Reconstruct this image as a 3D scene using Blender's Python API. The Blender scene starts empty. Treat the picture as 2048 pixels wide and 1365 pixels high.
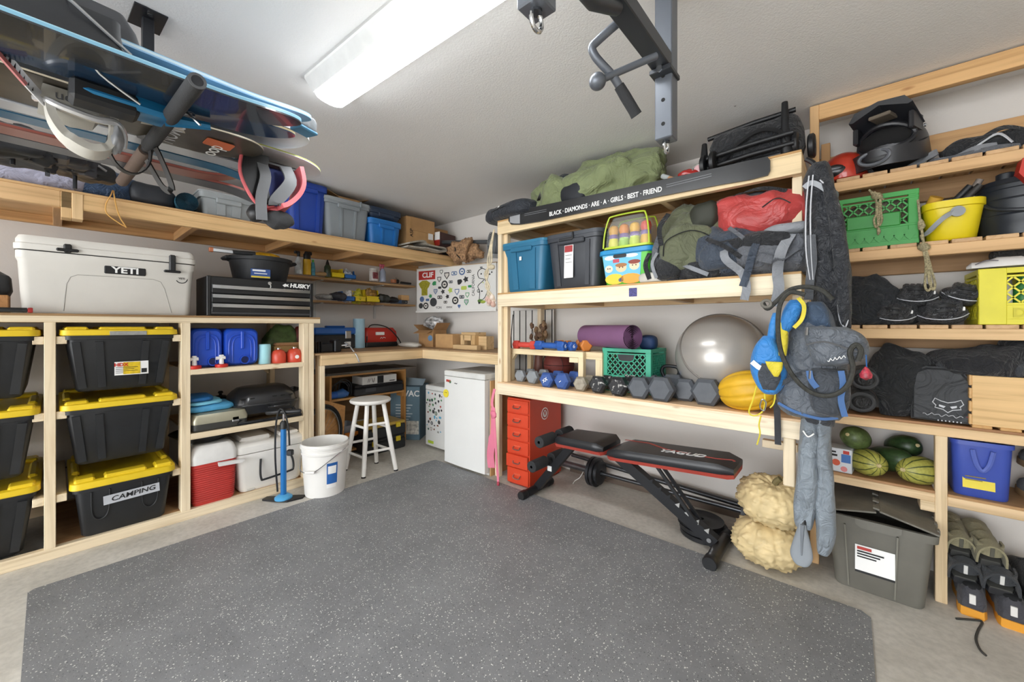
import bpy, math, random
from mathutils import Vector, Matrix, noise
from math import sin, cos, pi, radians as R
random.seed(7)
S = bpy.context.scene
COL = S.collection

# ------------------------------------------------------------------ camera
F, CX, HY, H = 786.0, 1024.0, 652.0, 1.2      # focal length / principal column / horizon row (2048 px frame), eye height
YAW = math.atan(676 / 786)
cd = bpy.data.cameras.new('camera'); cam = bpy.data.objects.new('camera', cd); COL.objects.link(cam)
cd.sensor_width = 36; cd.lens = F / 2048 * 36; cd.shift_y = -(682.5 - HY) / 2048; cd.clip_start = .02
cam.location = (0, 0, H); cam.rotation_euler = (pi / 2, 0, YAW)
S.camera = cam
# ------------------------------------------------------------------ exposure, world
S.view_settings.view_transform = 'Standard'; S.view_settings.look = 'None'
S.view_settings.gamma = 1; S.view_settings.use_curve_mapping = False
S.view_settings.exposure = 0.72
w = bpy.data.worlds.new('world'); S.world = w; w.use_nodes = True
bg = w.node_tree.nodes['Background']; bg.inputs[0].default_value = (.93, .96, 1, 1); bg.inputs[1].default_value = 3.6
LAMP_POWER = 18.0       # emission strength of the two ceiling fixtures' lenses
# added fill light, set in an assumed door opening behind the camera
ld = bpy.data.lights.new('door_fill_light', 'AREA'); ld.shape = 'RECTANGLE'; ld.size = 4.6; ld.size_y = 2.0; ld.energy = 45; ld.color = (.95, .98, 1)
lo = bpy.data.objects.new('door_fill_light', ld); COL.objects.link(lo); lo.location = (-.9, -3.42, 1.1); lo.rotation_euler = (R(90), 0, 0)

# ------------------------------------------------------------------ helpers: image -> place (real planes at real distances)
VX, VY, RX, RY = -sin(YAW), cos(YAW), cos(YAW), sin(YAW)
def ray(px, py=HY): k = (px - CX) / F; return VX + RX * k, VY + RY * k, -(py - HY) / F
def L(px, X): d = ray(px); return d[1] * X / d[0]                 # Y on the plane X
def LZ(px, py, X): d = ray(px, py); return H + d[2] * X / d[0]
def B(px, Y): d = ray(px); return d[0] * Y / d[1]                 # X on the plane Y
def BZ(px, py, Y): d = ray(px, py); return H + d[2] * Y / d[1]
def G(px, py, z=0.0): d = ray(px, py); t = (z - H) / d[2]; return Vector((d[0] * t, d[1] * t, z))
def D(px, py, dep): d = ray(px, py); return Vector((d[0] * dep, d[1] * dep, H + d[2] * dep))

# ------------------------------------------------------------------ materials
def lin(c):
    if isinstance(c, str):
        c = c.lstrip('#'); c = [int(c[i:i + 2], 16) / 255 for i in (0, 2, 4)]
    return tuple(x / 12.92 if x <= .04045 else ((x + .055) / 1.055) ** 2.4 for x in c) + (1,)
MATS = {}
def nodes(name):
    m = bpy.data.materials.new(name); m.use_nodes = True
    nt = m.node_tree; return m, nt, nt.nodes['Principled BSDF'], nt.nodes.new, nt.links.new
def noise_tex(nt, scale, detail=3, rough=.55, vec=None, coord='Object', dist=0):
    n = nt.nodes.new('ShaderNodeTexNoise'); n.inputs['Scale'].default_value = scale; n.inputs['Detail'].default_value = detail
    n.inputs['Roughness'].default_value = rough; n.inputs['Distortion'].default_value = dist
    if vec is None:
        tc = nt.nodes.new('ShaderNodeTexCoord'); vec = tc.outputs[coord]
    nt.links.new(vec, n.inputs['Vector']); return n
def ramp(nt, fac, stops):
    r = nt.nodes.new('ShaderNodeValToRGB'); e = r.color_ramp.elements
    while len(e) < len(stops): e.new(.5)
    for q, (p, c) in zip(e, stops): q.position = p; q.color = c
    nt.links.new(fac, r.inputs[0]); return r
def add_bump(nt, bs, h, strength, dist=.01):
    b = nt.nodes.new('ShaderNodeBump'); b.inputs['Strength'].default_value = strength; b.inputs['Distance'].default_value = dist
    nt.links.new(h, b.inputs['Height']); nt.links.new(b.outputs[0], bs.inputs['Normal'])
def M(color, rough=.5, metal=0, var=.12, vs=6, bump=0, bs=60, coat=0, alpha=1, trans=0, spec=.5):
    key = (color, rough, metal, var, vs, bump, bs, coat, alpha, trans, spec)
    if key in MATS: return MATS[key]
    m, nt, p, N, K = nodes('mat_%s_%d' % (str(color).strip('#'), len(MATS)))
    c = lin(color); p.inputs['Roughness'].default_value = rough; p.inputs['Metallic'].default_value = metal
    p.inputs['Coat Weight'].default_value = coat; p.inputs['Alpha'].default_value = alpha
    p.inputs['Transmission Weight'].default_value = trans; p.inputs['Specular IOR Level'].default_value = spec
    if var:
        n = noise_tex(nt, vs, 4)
        r = ramp(nt, n.outputs[0], [(.3, tuple(x * (1 - var) for x in c[:3]) + (1,)), (.7, tuple(min(1, x * (1 + var * .6)) for x in c[:3]) + (1,))])
        K(r.outputs[0], p.inputs['Base Color'])
    else: p.inputs['Base Color'].default_value = c
    if bump:
        n2 = noise_tex(nt, bs, 3); add_bump(nt, p, n2.outputs[0], bump, .004)
    MATS[key] = m; return m
def WOOD(color, ax, dark=.72, knots=True):
    key = ('wood', color, ax, dark)
    if key in MATS: return MATS[key]
    m, nt, p, N, K = nodes('wood_%s_%s' % (color.strip('#'), ax)); c = lin(color)
    tc = N('ShaderNodeTexCoord'); mp = N('ShaderNodeMapping'); K(tc.outputs['Object'], mp.inputs[0])
    st = {'x': (1.2, 34, 34), 'y': (34, 1.2, 34), 'z': (34, 34, 1.2)}[ax]; mp.inputs['Scale'].default_value = st
    n = noise_tex(nt, 1, 5, .6, mp.outputs[0], dist=.6)
    lo_ = (c[0] * dark, c[1] * dark * .93, c[2] * dark * .82, 1)
    r = ramp(nt, n.outputs[0], [(.28, lo_), (.5, c), (.75, tuple(min(1, x * 1.1) for x in c[:3]) + (1,))])
    big = noise_tex(nt, 2.5, 2); mx = N('ShaderNodeMixRGB'); mx.blend_type = 'MULTIPLY'; mx.inputs[0].default_value = .5
    rb = ramp(nt, big.outputs[0], [(.3, (.78, .72, .64, 1)), (.65, (1, 1, 1, 1))]); K(r.outputs[0], mx.inputs[1]); K(rb.outputs[0], mx.inputs[2])
    out = mx.outputs[0]
    if knots:
        mk = N('ShaderNodeMapping'); K(tc.outputs['Object'], mk.inputs[0]); mk.inputs['Scale'].default_value = {'x': (3.2, 9, 9), 'y': (9, 3.2, 9), 'z': (9, 9, 3.2)}[ax]
        v = N('ShaderNodeTexVoronoi'); v.inputs['Scale'].default_value = 1; K(mk.outputs[0], v.inputs['Vector'])
        rk = ramp(nt, v.outputs['Distance'], [(.03, (.5, .33, .2, 1)), (.10, (1, 1, 1, 1))])
        m2 = N('ShaderNodeMixRGB'); m2.blend_type = 'MULTIPLY'; m2.inputs[0].default_value = .8; K(out, m2.inputs[1]); K(rk.outputs[0], m2.inputs[2]); out = m2.outputs[0]
    K(out, p.inputs['Base Color']); p.inputs['Roughness'].default_value = .62; add_bump(nt, p, n.outputs[0], .25, .003)
    MATS[key] = m; return m

# ------------------------------------------------------------------ mesh builder
class MB:
    def __init__(s): s.v = []; s.f = []; s.mi = []; s.m = 0; s.T = Matrix()
    def add(s, vs, fs):
        o = len(s.v); s.v += [s.T @ Vector(p) for p in vs]
        for f in fs: s.f.append([i + o for i in f]); s.mi.append(s.m)
        return s
    def box(s, x0, x1, y0, y1, z0, z1, b=0):
        if x0 > x1: x0, x1 = x1, x0
        if y0 > y1: y0, y1 = y1, y0
        if z0 > z1: z0, z1 = z1, z0
        b = min(b, (x1 - x0) * .49, (y1 - y0) * .49, (z1 - z0) * .49)
        if b <= 0:
            return s.add([(x, y, z) for z in (z0, z1) for y in (y0, y1) for x in (x0, x1)],
                         [(0, 2, 3, 1), (4, 5, 7, 6), (0, 1, 5, 4), (2, 6, 7, 3), (0, 4, 6, 2), (1, 3, 7, 5)])
        c = [(x0 + x1) / 2, (y0 + y1) / 2, (z0 + z1) / 2]; h = [(x1 - x0) / 2, (y1 - y0) / 2, (z1 - z0) / 2]
        idx = {}; vs = []
        for sx in (-1, 1):
            for sy in (-1, 1):
                for sz in (-1, 1):
                    for a in range(3):
                        q = [sx * (h[0] - b), sy * (h[1] - b), sz * (h[2] - b)]; q[a] = (sx, sy, sz)[a] * h[a]
                        idx[sx, sy, sz, a] = len(vs); vs.append([c[k] + q[k] for k in range(3)])
        fs = []
        for a in range(3):
            o1, o2 = [(1, 2), (2, 0), (0, 1)][a]
            for sg in (-1, 1):
                f = []
                for p_, q_ in ((-1, -1), (1, -1), (1, 1), (-1, 1)):
                    t = [0, 0, 0]; t[a] = sg; t[o1] = p_; t[o2] = q_; f.append(idx[tuple(t) + (a,)])
                fs.append(f if sg > 0 else f[::-1])
        for a in range(3):
            o1, o2 = [(1, 2), (2, 0), (0, 1)][a]
            for p_ in (-1, 1):
                for q_ in (-1, 1):
                    f = []
                    for e, k in ((-1, o1), (1, o1), (1, o2), (-1, o2)):
                        t = [0, 0, 0]; t[a] = e; t[o1] = p_; t[o2] = q_; f.append(idx[tuple(t) + (k,)])
                    fs.append(f if p_ * q_ > 0 else f[::-1])
        for sx in (-1, 1):
            for sy in (-1, 1):
                for sz in (-1, 1):
                    f = [idx[sx, sy, sz, a] for a in range(3)]; fs.append(f if sx * sy * sz > 0 else f[::-1])
        return s.add(vs, fs)
    def loft(s, rings, c0=True, c1=True, closed=False):
        n = len(rings[0]); vs = [p for r in rings for p in r]; fs = []
        m = len(rings)
        for i in range(m if closed else m - 1):
            a, b_ = i * n, ((i + 1) % m) * n
            for j in range(n):
                k = (j + 1) % n; fs.append((a + j, a + k, b_ + k, b_ + j))
        if not closed:
            if c0: fs.append(tuple(range(n))[::-1])
            if c1: fs.append(tuple(range((m - 1) * n, m * n)))
        return s.add(vs, fs)
    def rloft(s, secs, r=.03, n=4, c0=True, c1=True):             # sections (w, d, z[, cx, cy[, r]]) of rounded rectangles
        rings = []
        for q in secs:
            w_, d_, z = q[:3]; cx = q[3] if len(q) > 3 else 0; cy = q[4] if len(q) > 4 else 0; rr = q[5] if len(q) > 5 else r
            rings.append(rrect(w_, d_, rr, z, n, cx, cy))
        return s.loft(rings, c0, c1)
    def tube(s, path, r, n=8, closed=False, cap=True):
        P = [Vector(p) for p in path]; m = len(P); rings = []
        up = None
        for i in range(m):
            if closed: t = P[(i + 1) % m] - P[i - 1]
            else: t = P[min(i + 1, m - 1)] - P[max(i - 1, 0)]
            if t.length < 1e-9: t = Vector((0, 0, 1))
            t.normalize()
            if up is None:
                up = Vector((0, 0, 1)) if abs(t.z) < .9 else Vector((1, 0, 0))
            a = t.cross(up)
            if a.length < 1e-6: a = t.orthogonal()
            a.normalize(); b_ = a.cross(t); up = b_
            rr = r[i] if isinstance(r, (list, tuple)) else r
            rings.append([P[i] + a * (rr * cos(2 * pi * k / n)) + b_ * (rr * sin(2 * pi * k / n)) for k in range(n)])
        return s.loft(rings, cap, cap, closed)
    def sweep(s, path, w_, t_, side, closed=False):               # flat strap: width along 'side' (vector or list), thickness t_
        P = [Vector(p) for p in path]; m = len(P); rings = []
        for i in range(m):
            t = (P[(i + 1) % m] - P[i - 1]) if closed else (P[min(i + 1, m - 1)] - P[max(i - 1, 0)])
            t.normalize(); a = Vector(side[i] if isinstance(side[0], (list, tuple, Vector)) else side)
            a = a - t * a.dot(t)
            if a.length < 1e-6: a = t.orthogonal()
            a.normalize(); b_ = t.cross(a); ww = w_[i] if isinstance(w_, (list, tuple)) else w_
            rings.append([P[i] + a * x + b_ * y for x, y in ((-ww / 2, -t_ / 2), (ww / 2, -t_ / 2), (ww / 2, t_ / 2), (-ww / 2, t_ / 2))])
        return s.loft(rings, closed=closed)
    def lathe(s, prof, n=20, ax='z', c=(0, 0, 0), sx=1, sy=1):
        rings = []
        for r_, z in prof:
            rings.append([(c[0] + r_ * cos(2 * pi * k / n) * sx, c[1] + r_ * sin(2 * pi * k / n) * sy, c[2] + z) for k in range(n)])
        if ax == 'x': rings = [[(c[0] + (p[2] - c[2]), c[1] + (p[0] - c[0]), c[2] + (p[1] - c[1])) for p in r] for r in rings]
        if ax == 'y': rings = [[(c[0] + (p[1] - c[1]), c[1] + (p[2] - c[2]), c[2] + (p[0] - c[0])) for p in r] for r in rings]
        return s.loft(rings, closed=prof[0][0] > .004 and abs(prof[0][0] - prof[-1][0]) < 1e-6)
    def prism(s, poly, a, b_, ax='y'):                            # polygon extruded along an axis; poly (u, v) = the two other axes in x<y<z order
        def pt(u, v, t): return {'x': (t, u, v), 'y': (u, t, v), 'z': (u, v, t)}[ax]
        return s.loft([[pt(u, v, a) for u, v in poly], [pt(u, v, b_) for u, v in poly]])
    def blob(s, c, r, nu=28, nv=16, e=1, ez=1, amp=0, fr=4, seed=0, flat=None, fold=0, ff=3, fdir=(1, 1, .35), fn=None):
        rings = []; off = Vector((seed * 7.13, seed * 3.7, seed * 1.9)); pw = lambda v, k: math.copysign(abs(v) ** k, v)
        for i in range(nv + 1):
            ph = -pi / 2 + pi * (i if 0 < i < nv else (i + (.02 if i == 0 else -.02))) / nv; ring = []
            for j in range(nu):
                th = 2 * pi * j / nu
                q = Vector((pw(cos(ph), ez) * pw(cos(th), e), pw(cos(ph), ez) * pw(sin(th), e), pw(sin(ph), ez)))
                k = 1
                if amp or fold:
                    p0 = Vector((q.x * r[0], q.y * r[1], q.z * r[2]))
                    if amp: k += amp * noise.fractal(p0 * fr + off, 1, 2, 3)
                    if fold:
                        g = Vector((p0.x * fdir[0], p0.y * fdir[1], p0.z * fdir[2])) * ff + off
                        g += .5 * noise.noise_vector(p0 * ff * .5 + off)
                        k += fold * (1 - 2.2 * abs(noise.noise(g))) * .6
                p = Vector((q.x * r[0] * k, q.y * r[1] * k, q.z * r[2] * k))
                if fn: p = fn(p)
                p = p + Vector(c)
                if flat is not None and p.z < flat: p.z = flat + (p.z - flat) * .04
                ring.append(p)
            rings.append(ring)
        return s.loft(rings)
    def obj(s, name, mat, parent=None, smooth=True, ang=38):
        me = bpy.data.meshes.new(name); me.from_pydata([tuple(p) for p in s.v], [], s.f)
        mats = mat if isinstance(mat, (list, tuple)) else [mat]
        for m in mats: me.materials.append(m)
        if len(mats) > 1: me.polygons.foreach_set('material_index', s.mi)
        if smooth:
            me.polygons.foreach_set('use_smooth', [True] * len(me.polygons)); me.set_sharp_from_angle(angle=R(ang))
        me.update()
        o = bpy.data.objects.new(name, me); COL.objects.link(o)
        if parent: o.parent = parent
        return o
def rrect(w_, d_, r, z, n=4, cx=0, cy=0):
    r = min(r, w_ / 2 * .999, d_ / 2 * .999); out = []
    for k, (sx, sy) in enumerate(((1, 1), (-1, 1), (-1, -1), (1, -1))):
        for i in range(n + 1):
            a = pi / 2 * k + pi / 2 * i / n
            out.append((cx + sx * (w_ / 2 - r) + r * cos(a), cy + sy * (d_ / 2 - r) + r * sin(a), z))
    return out
def rpoly(w_, h_, r, n=4, cx=0, cy=0): return [(p[0], p[1]) for p in rrect(w_, h_, r, 0, n, cx, cy)]
def smooth_path(pts, n=6, closed=False):                          # Catmull-Rom
    P = [Vector(p) for p in pts]; m = len(P); out = []
    for i in range(m if closed else m - 1):
        p0, p1, p2, p3 = (P[i - 1], P[i], P[(i + 1) % m], P[(i + 2) % m]) if closed else (P[max(i - 1, 0)], P[i], P[i + 1], P[min(i + 2, m - 1)])
        for k in range(n):
            t = k / n; out.append(.5 * (2 * p1 + (p2 - p0) * t + (2 * p0 - 5 * p1 + 4 * p2 - p3) * t * t + (3 * p1 - p0 - 3 * p2 + p3) * t ** 3))
    if not closed: out.append(P[-1])
    return out
def thing(name, label, cat, loc=(0, 0, 0), rz=0, group=None, rx=0, ry=0):
    o = bpy.data.objects.new(name, None); COL.objects.link(o); o.empty_display_size = .05
    o.location = loc; o.rotation_euler = (rx, ry, rz); o['label'] = label; o['category'] = cat
    if group: o['group'] = group
    return o
def tag(o, label, cat, group=None):
    o['label'] = label; o['category'] = cat
    if group: o['group'] = group
    return o
def put(o, loc, rz=0, rx=0, ry=0): o.location = loc; o.rotation_euler = (rx, ry, rz); return o
def struct(o): o['kind'] = 'structure'; return o
def dup(root, loc=None, rz=None, label=None, mats=None):
    r = root.copy(); COL.objects.link(r)
    if loc is not None: r.location = loc
    if rz is not None: r.rotation_euler[2] = rz
    if label: r['label'] = label
    for ch in [c for c in bpy.data.objects if c.parent == root]:
        c = ch.copy(); COL.objects.link(c); c.parent = r
        for g_ in [x for x in bpy.data.objects if x.parent == ch]:
            d = g_.copy(); COL.objects.link(d); d.parent = c
    return r
def piece(name, mat, parent, fn, **k): mb = MB(); fn(mb); return mb.obj(name, mat, parent, **k)
def bx(name, mat, parent, x0, x1, y0, y1, z0, z1, b=.002): return MB().box(x0, x1, y0, y1, z0, z1, b).obj(name, mat, parent)
_font = {}
def text(body, size, mat, parent, loc, rot=(pi / 2, 0, 0), sx=1, name='lettering', ext=.0006, bold=0, shear=0, align='CENTER', label=None):
    cu = bpy.data.curves.new('t', 'FONT'); cu.body = body; cu.size = size; cu.extrude = ext; cu.offset = bold; cu.shear = shear
    cu.align_x = align; cu.align_y = 'CENTER'; cu.resolution_u = 3
    t = bpy.data.objects.new('t', cu); me = bpy.data.meshes.new_from_object(t); bpy.data.objects.remove(t); bpy.data.curves.remove(cu)
    me.materials.clear(); me.materials.append(mat); me.name = name
    o = bpy.data.objects.new(name, me); COL.objects.link(o); o.parent = parent; o.location = loc; o.rotation_euler = rot; o.scale = (sx, 1, 1)
    return o

# ------------------------------------------------------------------ common materials
WHITE = M('#e8e6e2', .45, var=.04); BLACK = M('#1b1c1e', .45); BLACKM = M('#222326', .35, metal=.3); STEEL = M('#b8babd', .28, metal=1, var=.05)
CHROME = M('#d0d2d4', .15, metal=1, var=0); PRINT_B = M('#17181a', .6, var=0); PRINT_W = M('#f2f2f0', .6, var=0); RED = M('#c8321f', .4)
PINE = '#eddcbd'; PINE2 = '#e4cda8'; PINE3 = '#dab484'; PINE4 = '#dbbc90'

# ================================================================== the setting
XW, YW, ZC = -3.90, 2.80, 2.32                # left wall, back wall, ceiling
XR, YF = 2.6, -3.5
m, nt, p, N, K = nodes('concrete'); n = noise_tex(nt, 2.2, 8, .65); n2 = noise_tex(nt, 40, 4)
r = ramp(nt, n.outputs[0], [(.3, lin('#b2ada3')), (.5, lin('#c8c3b9')), (.7, lin('#d7d2c9'))]); r2 = ramp(nt, n2.outputs[0], [(.35, (.86, .86, .86, 1)), (.6, (1, 1, 1, 1))])
mx = N('ShaderNodeMixRGB'); mx.blend_type = 'MULTIPLY'; mx.inputs[0].default_value = 1; K(r.outputs[0], mx.inputs[1]); K(r2.outputs[0], mx.inputs[2]); K(mx.outputs[0], p.inputs['Base Color'])
p.inputs['Roughness'].default_value = .6; add_bump(nt, p, n2.outputs[0], .15, .003); CONCRETE = m
def PLASTER(name, col, bump, sc):
    m, nt, p, N, K = nodes(name); n = noise_tex(nt, sc, 4, .6); p.inputs['Roughness'].default_value = .85
    v = N('ShaderNodeTexVoronoi'); v.inputs['Scale'].default_value = 2.6; tc = N('ShaderNodeTexCoord'); K(tc.outputs['Object'], v.inputs['Vector'])
    big = noise_tex(nt, 1.2, 3); r = ramp(nt, big.outputs[0], [(.3, tuple(x * .95 for x in lin(col)[:3]) + (1,)), (.7, lin(col))])
    rk = ramp(nt, v.outputs['Distance'], [(.012, (.3, .28, .26, 1)), (.02, (1, 1, 1, 1))])
    mx = N('ShaderNodeMixRGB'); mx.blend_type = 'MULTIPLY'; mx.inputs[0].default_value = 1; K(r.outputs[0], mx.inputs[1]); K(rk.outputs[0], mx.inputs[2])
    K(mx.outputs[0], p.inputs['Base Color']); add_bump(nt, p, n.outputs[0], bump, .006); return m
WALLM = PLASTER('wall_paint', '#dcd7d1', .12, 60); CEILM = PLASTER('ceiling_paint', '#eeedeb', .3, 130)
struct(bx('floor', CONCRETE, None, XW - .15, XR + .1, YF - 2, YW + .1, -.1, 0, 0))
struct(bx('ceiling', CEILM, None, XW - .15, XR + .1, YF - .1, YW + .1, ZC, ZC + .1, 0))
struct(bx('wall_left', WALLM, None, XW - .15, XW, YF - .1, YW + .1, 0, ZC, 0))
struct(bx('wall_back', WALLM, None, XW, XR, YW, YW + .1, 0, ZC, 0))
struct(bx('wall_right', WALLM, None, XR, XR + .1, YF - .1, YW + .1, 0, ZC, 0))
mb = MB(); mb.box(XW, -3.3, YF - .1, YF, 0, ZC); mb.box(1.6, XR, YF - .1, YF, 0, ZC); mb.box(-3.3, 1.6, YF - .1, YF, 2.14, ZC)
struct(mb.obj('wall_front', WALLM, None, smooth=False))
# rubber mat with pale flecks
m, nt, p, N, K = nodes('rubber_mat'); tc = N('ShaderNodeTexCoord')
n = noise_tex(nt, 3, 6, .7); r = ramp(nt, n.outputs[0], [(.3, lin('#727375')), (.7, lin('#858688'))]); out = r.outputs[0]
for sc, th, col in ((125, .90, '#d4d3cf'), (190, .93, '#e2e1dd'), (240, .88, '#a2a2a2'), (170, .88, '#55565a')):
    wv = N('ShaderNodeTexNoise'); wv.inputs['Scale'].default_value = sc * .6; K(tc.outputs['Object'], wv.inputs['Vector'])
    va = N('ShaderNodeVectorMath'); va.operation = 'MULTIPLY_ADD'; va.inputs[1].default_value = (.006, .006, 0); K(wv.outputs['Color'], va.inputs[0]); K(tc.outputs['Object'], va.inputs[2])
    v = N('ShaderNodeTexVoronoi'); v.inputs['Scale'].default_value = sc; K(va.outputs[0], v.inputs['Vector'])
    sp = N('ShaderNodeSeparateColor'); K(v.outputs['Color'], sp.inputs[0])
    a = N('ShaderNodeMath'); a.operation = 'GREATER_THAN'; a.inputs[1].default_value = th; K(sp.outputs[0], a.inputs[0])
    b = N('ShaderNodeMath'); b.operation = 'LESS_THAN'; b.inputs[1].default_value = .34; K(v.outputs['Distance'], b.inputs[0])
    c = N('ShaderNodeMath'); c.operation = 'MULTIPLY'; K(a.outputs[0], c.inputs[0]); K(b.outputs[0], c.inputs[1])
    mx = N('ShaderNodeMixRGB'); K(c.outputs[0], mx.inputs[0]); K(out, mx.inputs[1]); mx.inputs[2].default_value = lin(col); out = mx.outputs[0]
K(out, p.inputs['Base Color']); p.inputs['Roughness'].default_value = .55
n3 = noise_tex(nt, 180, 2); add_bump(nt, p, n3.outputs[0], .3, .002); RUBBER = m
mb = MB(); mb.loft([[(x, y, z) for x, y in ((-2.80, -.06), (-2.80, 2.17), (-2.79, 2.205), (.035, 2.20), (.065, 2.17), (.065, -.08), (-2.10, -.075), (-2.78, -.08))][::-1] for z in (0, .009)])
tag(mb.obj('rubber_floor_mat', RUBBER, None, smooth=False), 'large dark grey rubber gym mat flecked with white covering the floor', 'mat')
# ================================================================== timber shelving
# ---- tote rack along the left wall (front plane X = -3.10)
XF = -3.10
def W(ax, c=PINE2): return WOOD(c, ax)
u = thing('timber_tote_rack', 'long pale timber rack along the left wall holding storage totes', 'shelving unit', (XF, 0, 0), pi / 2)
# local x = world Y, local y = depth towards the wall
Y0, Y1 = -1.15, 1.30
posts = [(-.58, -.54), (-.037, .003), (.503, .548), (1.212, 1.25)]
bx('bottom_rail', W('x', PINE), u, Y0, Y1, 0, .038, 0, .058)
bx('back_rail', W('x'), u, Y0, Y1, .76, .795, 0, .058)
bx('floor_board', WOOD('#b98f63', 'x'), u, -.02, Y1, .038, .76, .045, .058)
bx('front_rail', W('x', PINE), u, Y0, 1.335, 0, .089, 1.218, 1.252)
bx('back_rail', W('x'), u, Y0, 1.30, .70, .79, 1.218, 1.252)
bx('top_board', WOOD('#a5845c', 'x'), u, Y0, 1.335, -.003, .795, 1.252, 1.264)
for a, b_ in posts:
    bx('post', W('z', PINE), u, a, b_, 0, .089, .058, 1.218)
    bx('post', W('z'), u, a, b_, .70, .789, .058, 1.218)
bx('post', W('z', PINE), u, 1.252, 1.288, .0, .089, .058, 1.218)
for k, (a, b_) in enumerate(posts[:3]):
    for z in (1.105, .715, .285):
        if k < 2: bx('runner', W('y', PINE), u, b_, b_ + .038, .006, .78, z, z + .04)
        if k > 0 and (k != 2 or z > .4): bx('runner', W('y', PINE), u, a - .038, a, .006, .78, z, z + .04)
        elif k == 1 or k == 2: bx('runner', W('y', PINE), u, a - .038, a, .02, .78, z, z + .04)
for z0, z1 in ((.894, .928), (.49, .527)):
    bx('shelf_rail', W('x', PINE), u, .548, 1.212, .0, .038, z0, z1)
    bx('shelf_board', WOOD('#d9bd92', 'x'), u, .548, 1.212, .038, .76, z1 - .014, z1)
    bx('shelf_rail', W('x'), u, .548, 1.212, .755, .79, z0, z1)
# diagonal braces behind the open bay
piece('brace', W('x'), u, lambda q: q.prism([(1.20, .86), (1.13, .90), (1.13, .86), (1.20, .79)], .70, .74))

# ---- upper shelf along the left wall
u = thing('upper_wall_shelf', 'long high timber shelf on the left wall carrying totes and cartons', 'shelving unit', (XF, 0, 0), pi / 2)
ZT = 1.912
bx('fascia_board', WOOD(PINE3, 'x'), u, -1.1, .018, 0, .038, 1.815, ZT - .012)
bx('fascia_board', WOOD('#dfba86', 'x'), u, .018, 2.80, 0, .038, 1.815, ZT - .012)
bx('deck_board', WOOD('#d5ae7c', 'x'), u, -1.1, 2.795, -.004, .79, ZT - .012, ZT)
bx('ledger_board', WOOD('#d0a470', 'x'), u, -1.1, 2.795, .76, .798, 1.845, ZT - .012)
for y in (-.6, .01, .60, 1.21, 1.80, 2.35): bx('joist', WOOD('#d0a470', 'y'), u, y - .019, y + .019, .038, .76, 1.84, ZT - .012)
bx('splice_block', WOOD('#d8b482', 'z'), u, .02, .058, .0, .09, 1.765, ZT - .012); bx('splice_block', WOOD('#dfbe90', 'z'), u, .058, .098, -.003, .085, 1.765, ZT - .012)

# ---- two thin shelves on brackets
for k, (z, y0, lab) in enumerate(((1.648, 1.02, 'upper of two thin wooden wall shelves holding bottles and yellow bins'), (1.436, 1.20, 'lower of two thin wooden wall shelves holding yellow and blue bins'))):
    u = thing('thin_wall_shelf', lab, 'shelf', (-3.70, 0, z), pi / 2)
    bx('board', WOOD('#cda677', 'x'), u, y0, 2.64, 0, .195, -.019, 0)
    for y in (1.62, 2.25):
        piece('bracket', M('#c9c9c6', .4), u, lambda q: q.prism([(.02, -.019), (.195, -.019), (.195, -.16), (.185, -.16), (.18, -.03), (.02, -.025)], y - .012, y + .012, 'x'))

# ---- L-shaped workbench
u = thing('corner_workbench', 'L-shaped timber workbench running into the corner', 'workbench', (0, 0, 0))
zt = .984
bx('front_rail', WOOD('#e3c79c', 'y'), u, XF - .038, XF, 1.34, 2.29, zt - .095, zt - .012)
bx('front_rail', WOOD('#e6cca2', 'x'), u, XF, -2.03, 2.29, 2.328, zt - .095, zt - .012)
piece('worktop', WOOD('#a98a66', 'y'), u, lambda q: q.prism([(-3.895, 1.30), (XF + .004, 1.30), (XF + .004, 2.286), (-2.03, 2.286), (-2.03, 2.795), (-3.895, 2.795)], zt - .012, zt, 'z'), smooth=False)
bx('leg', W('z', PINE), u, XF - .05, XF - .003, 1.335, 1.372, 0, zt - .095); bx('leg', W('z'), u, XF - .09, XF - .05, 1.335, 1.372, 0, zt - .012)
bx('leg', W('z', PINE), u, -2.155, -2.108, 2.295, 2.333, 0, zt - .095)
bx('back_rail', W('x'), u, -3.89, -2.03, 2.755, 2.795, zt - .095, zt - .012)
bx('back_rail', W('y'), u, -3.89, -3.855, 1.30, 2.75, zt - .095, zt - .012)

# ---- back-wall storage rack (front plane Y = 2.19)
YB = 2.19
u = thing('timber_gear_rack', 'pale timber rack on the back wall with totes, bags and dumbbells', 'shelving unit', (0, YB, 0))
xa, xb = -2.03, -.165
for i, (z0, z1, c) in enumerate(((1.89, 1.985, '#ead2a8'), (1.345, 1.436, '#f2e4c8'), (.683, .765, '#f1e2c6'))):
    bx('fascia_board', WOOD(c, 'x'), u, xa, xb, 0, .038, z0, z1)
    bx('deck_board', WOOD('#e2c09a' if i == 2 else '#c9a06a', 'x'), u, xa, xb, .0, .595, z1 if i != 2 else z1, z1 + .011)
    bx('back_rail', WOOD(PINE3 if i == 0 else PINE4, 'x'), u, xa, xb, .56, .6, z0, z1)
    for x in (-1.45, -.8): bx('joist', WOOD(PINE4, 'y'), u, x - .019, x + .019, .038, .56, z0 + .005, z1)
    bx('end_rail', WOOD(PINE2, 'y'), u, xb - .038, xb, .038, .56, z0, z1); bx('end_rail', WOOD(PINE2, 'y'), u, xa, xa + .038, .038, .56, z0, z1)
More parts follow.
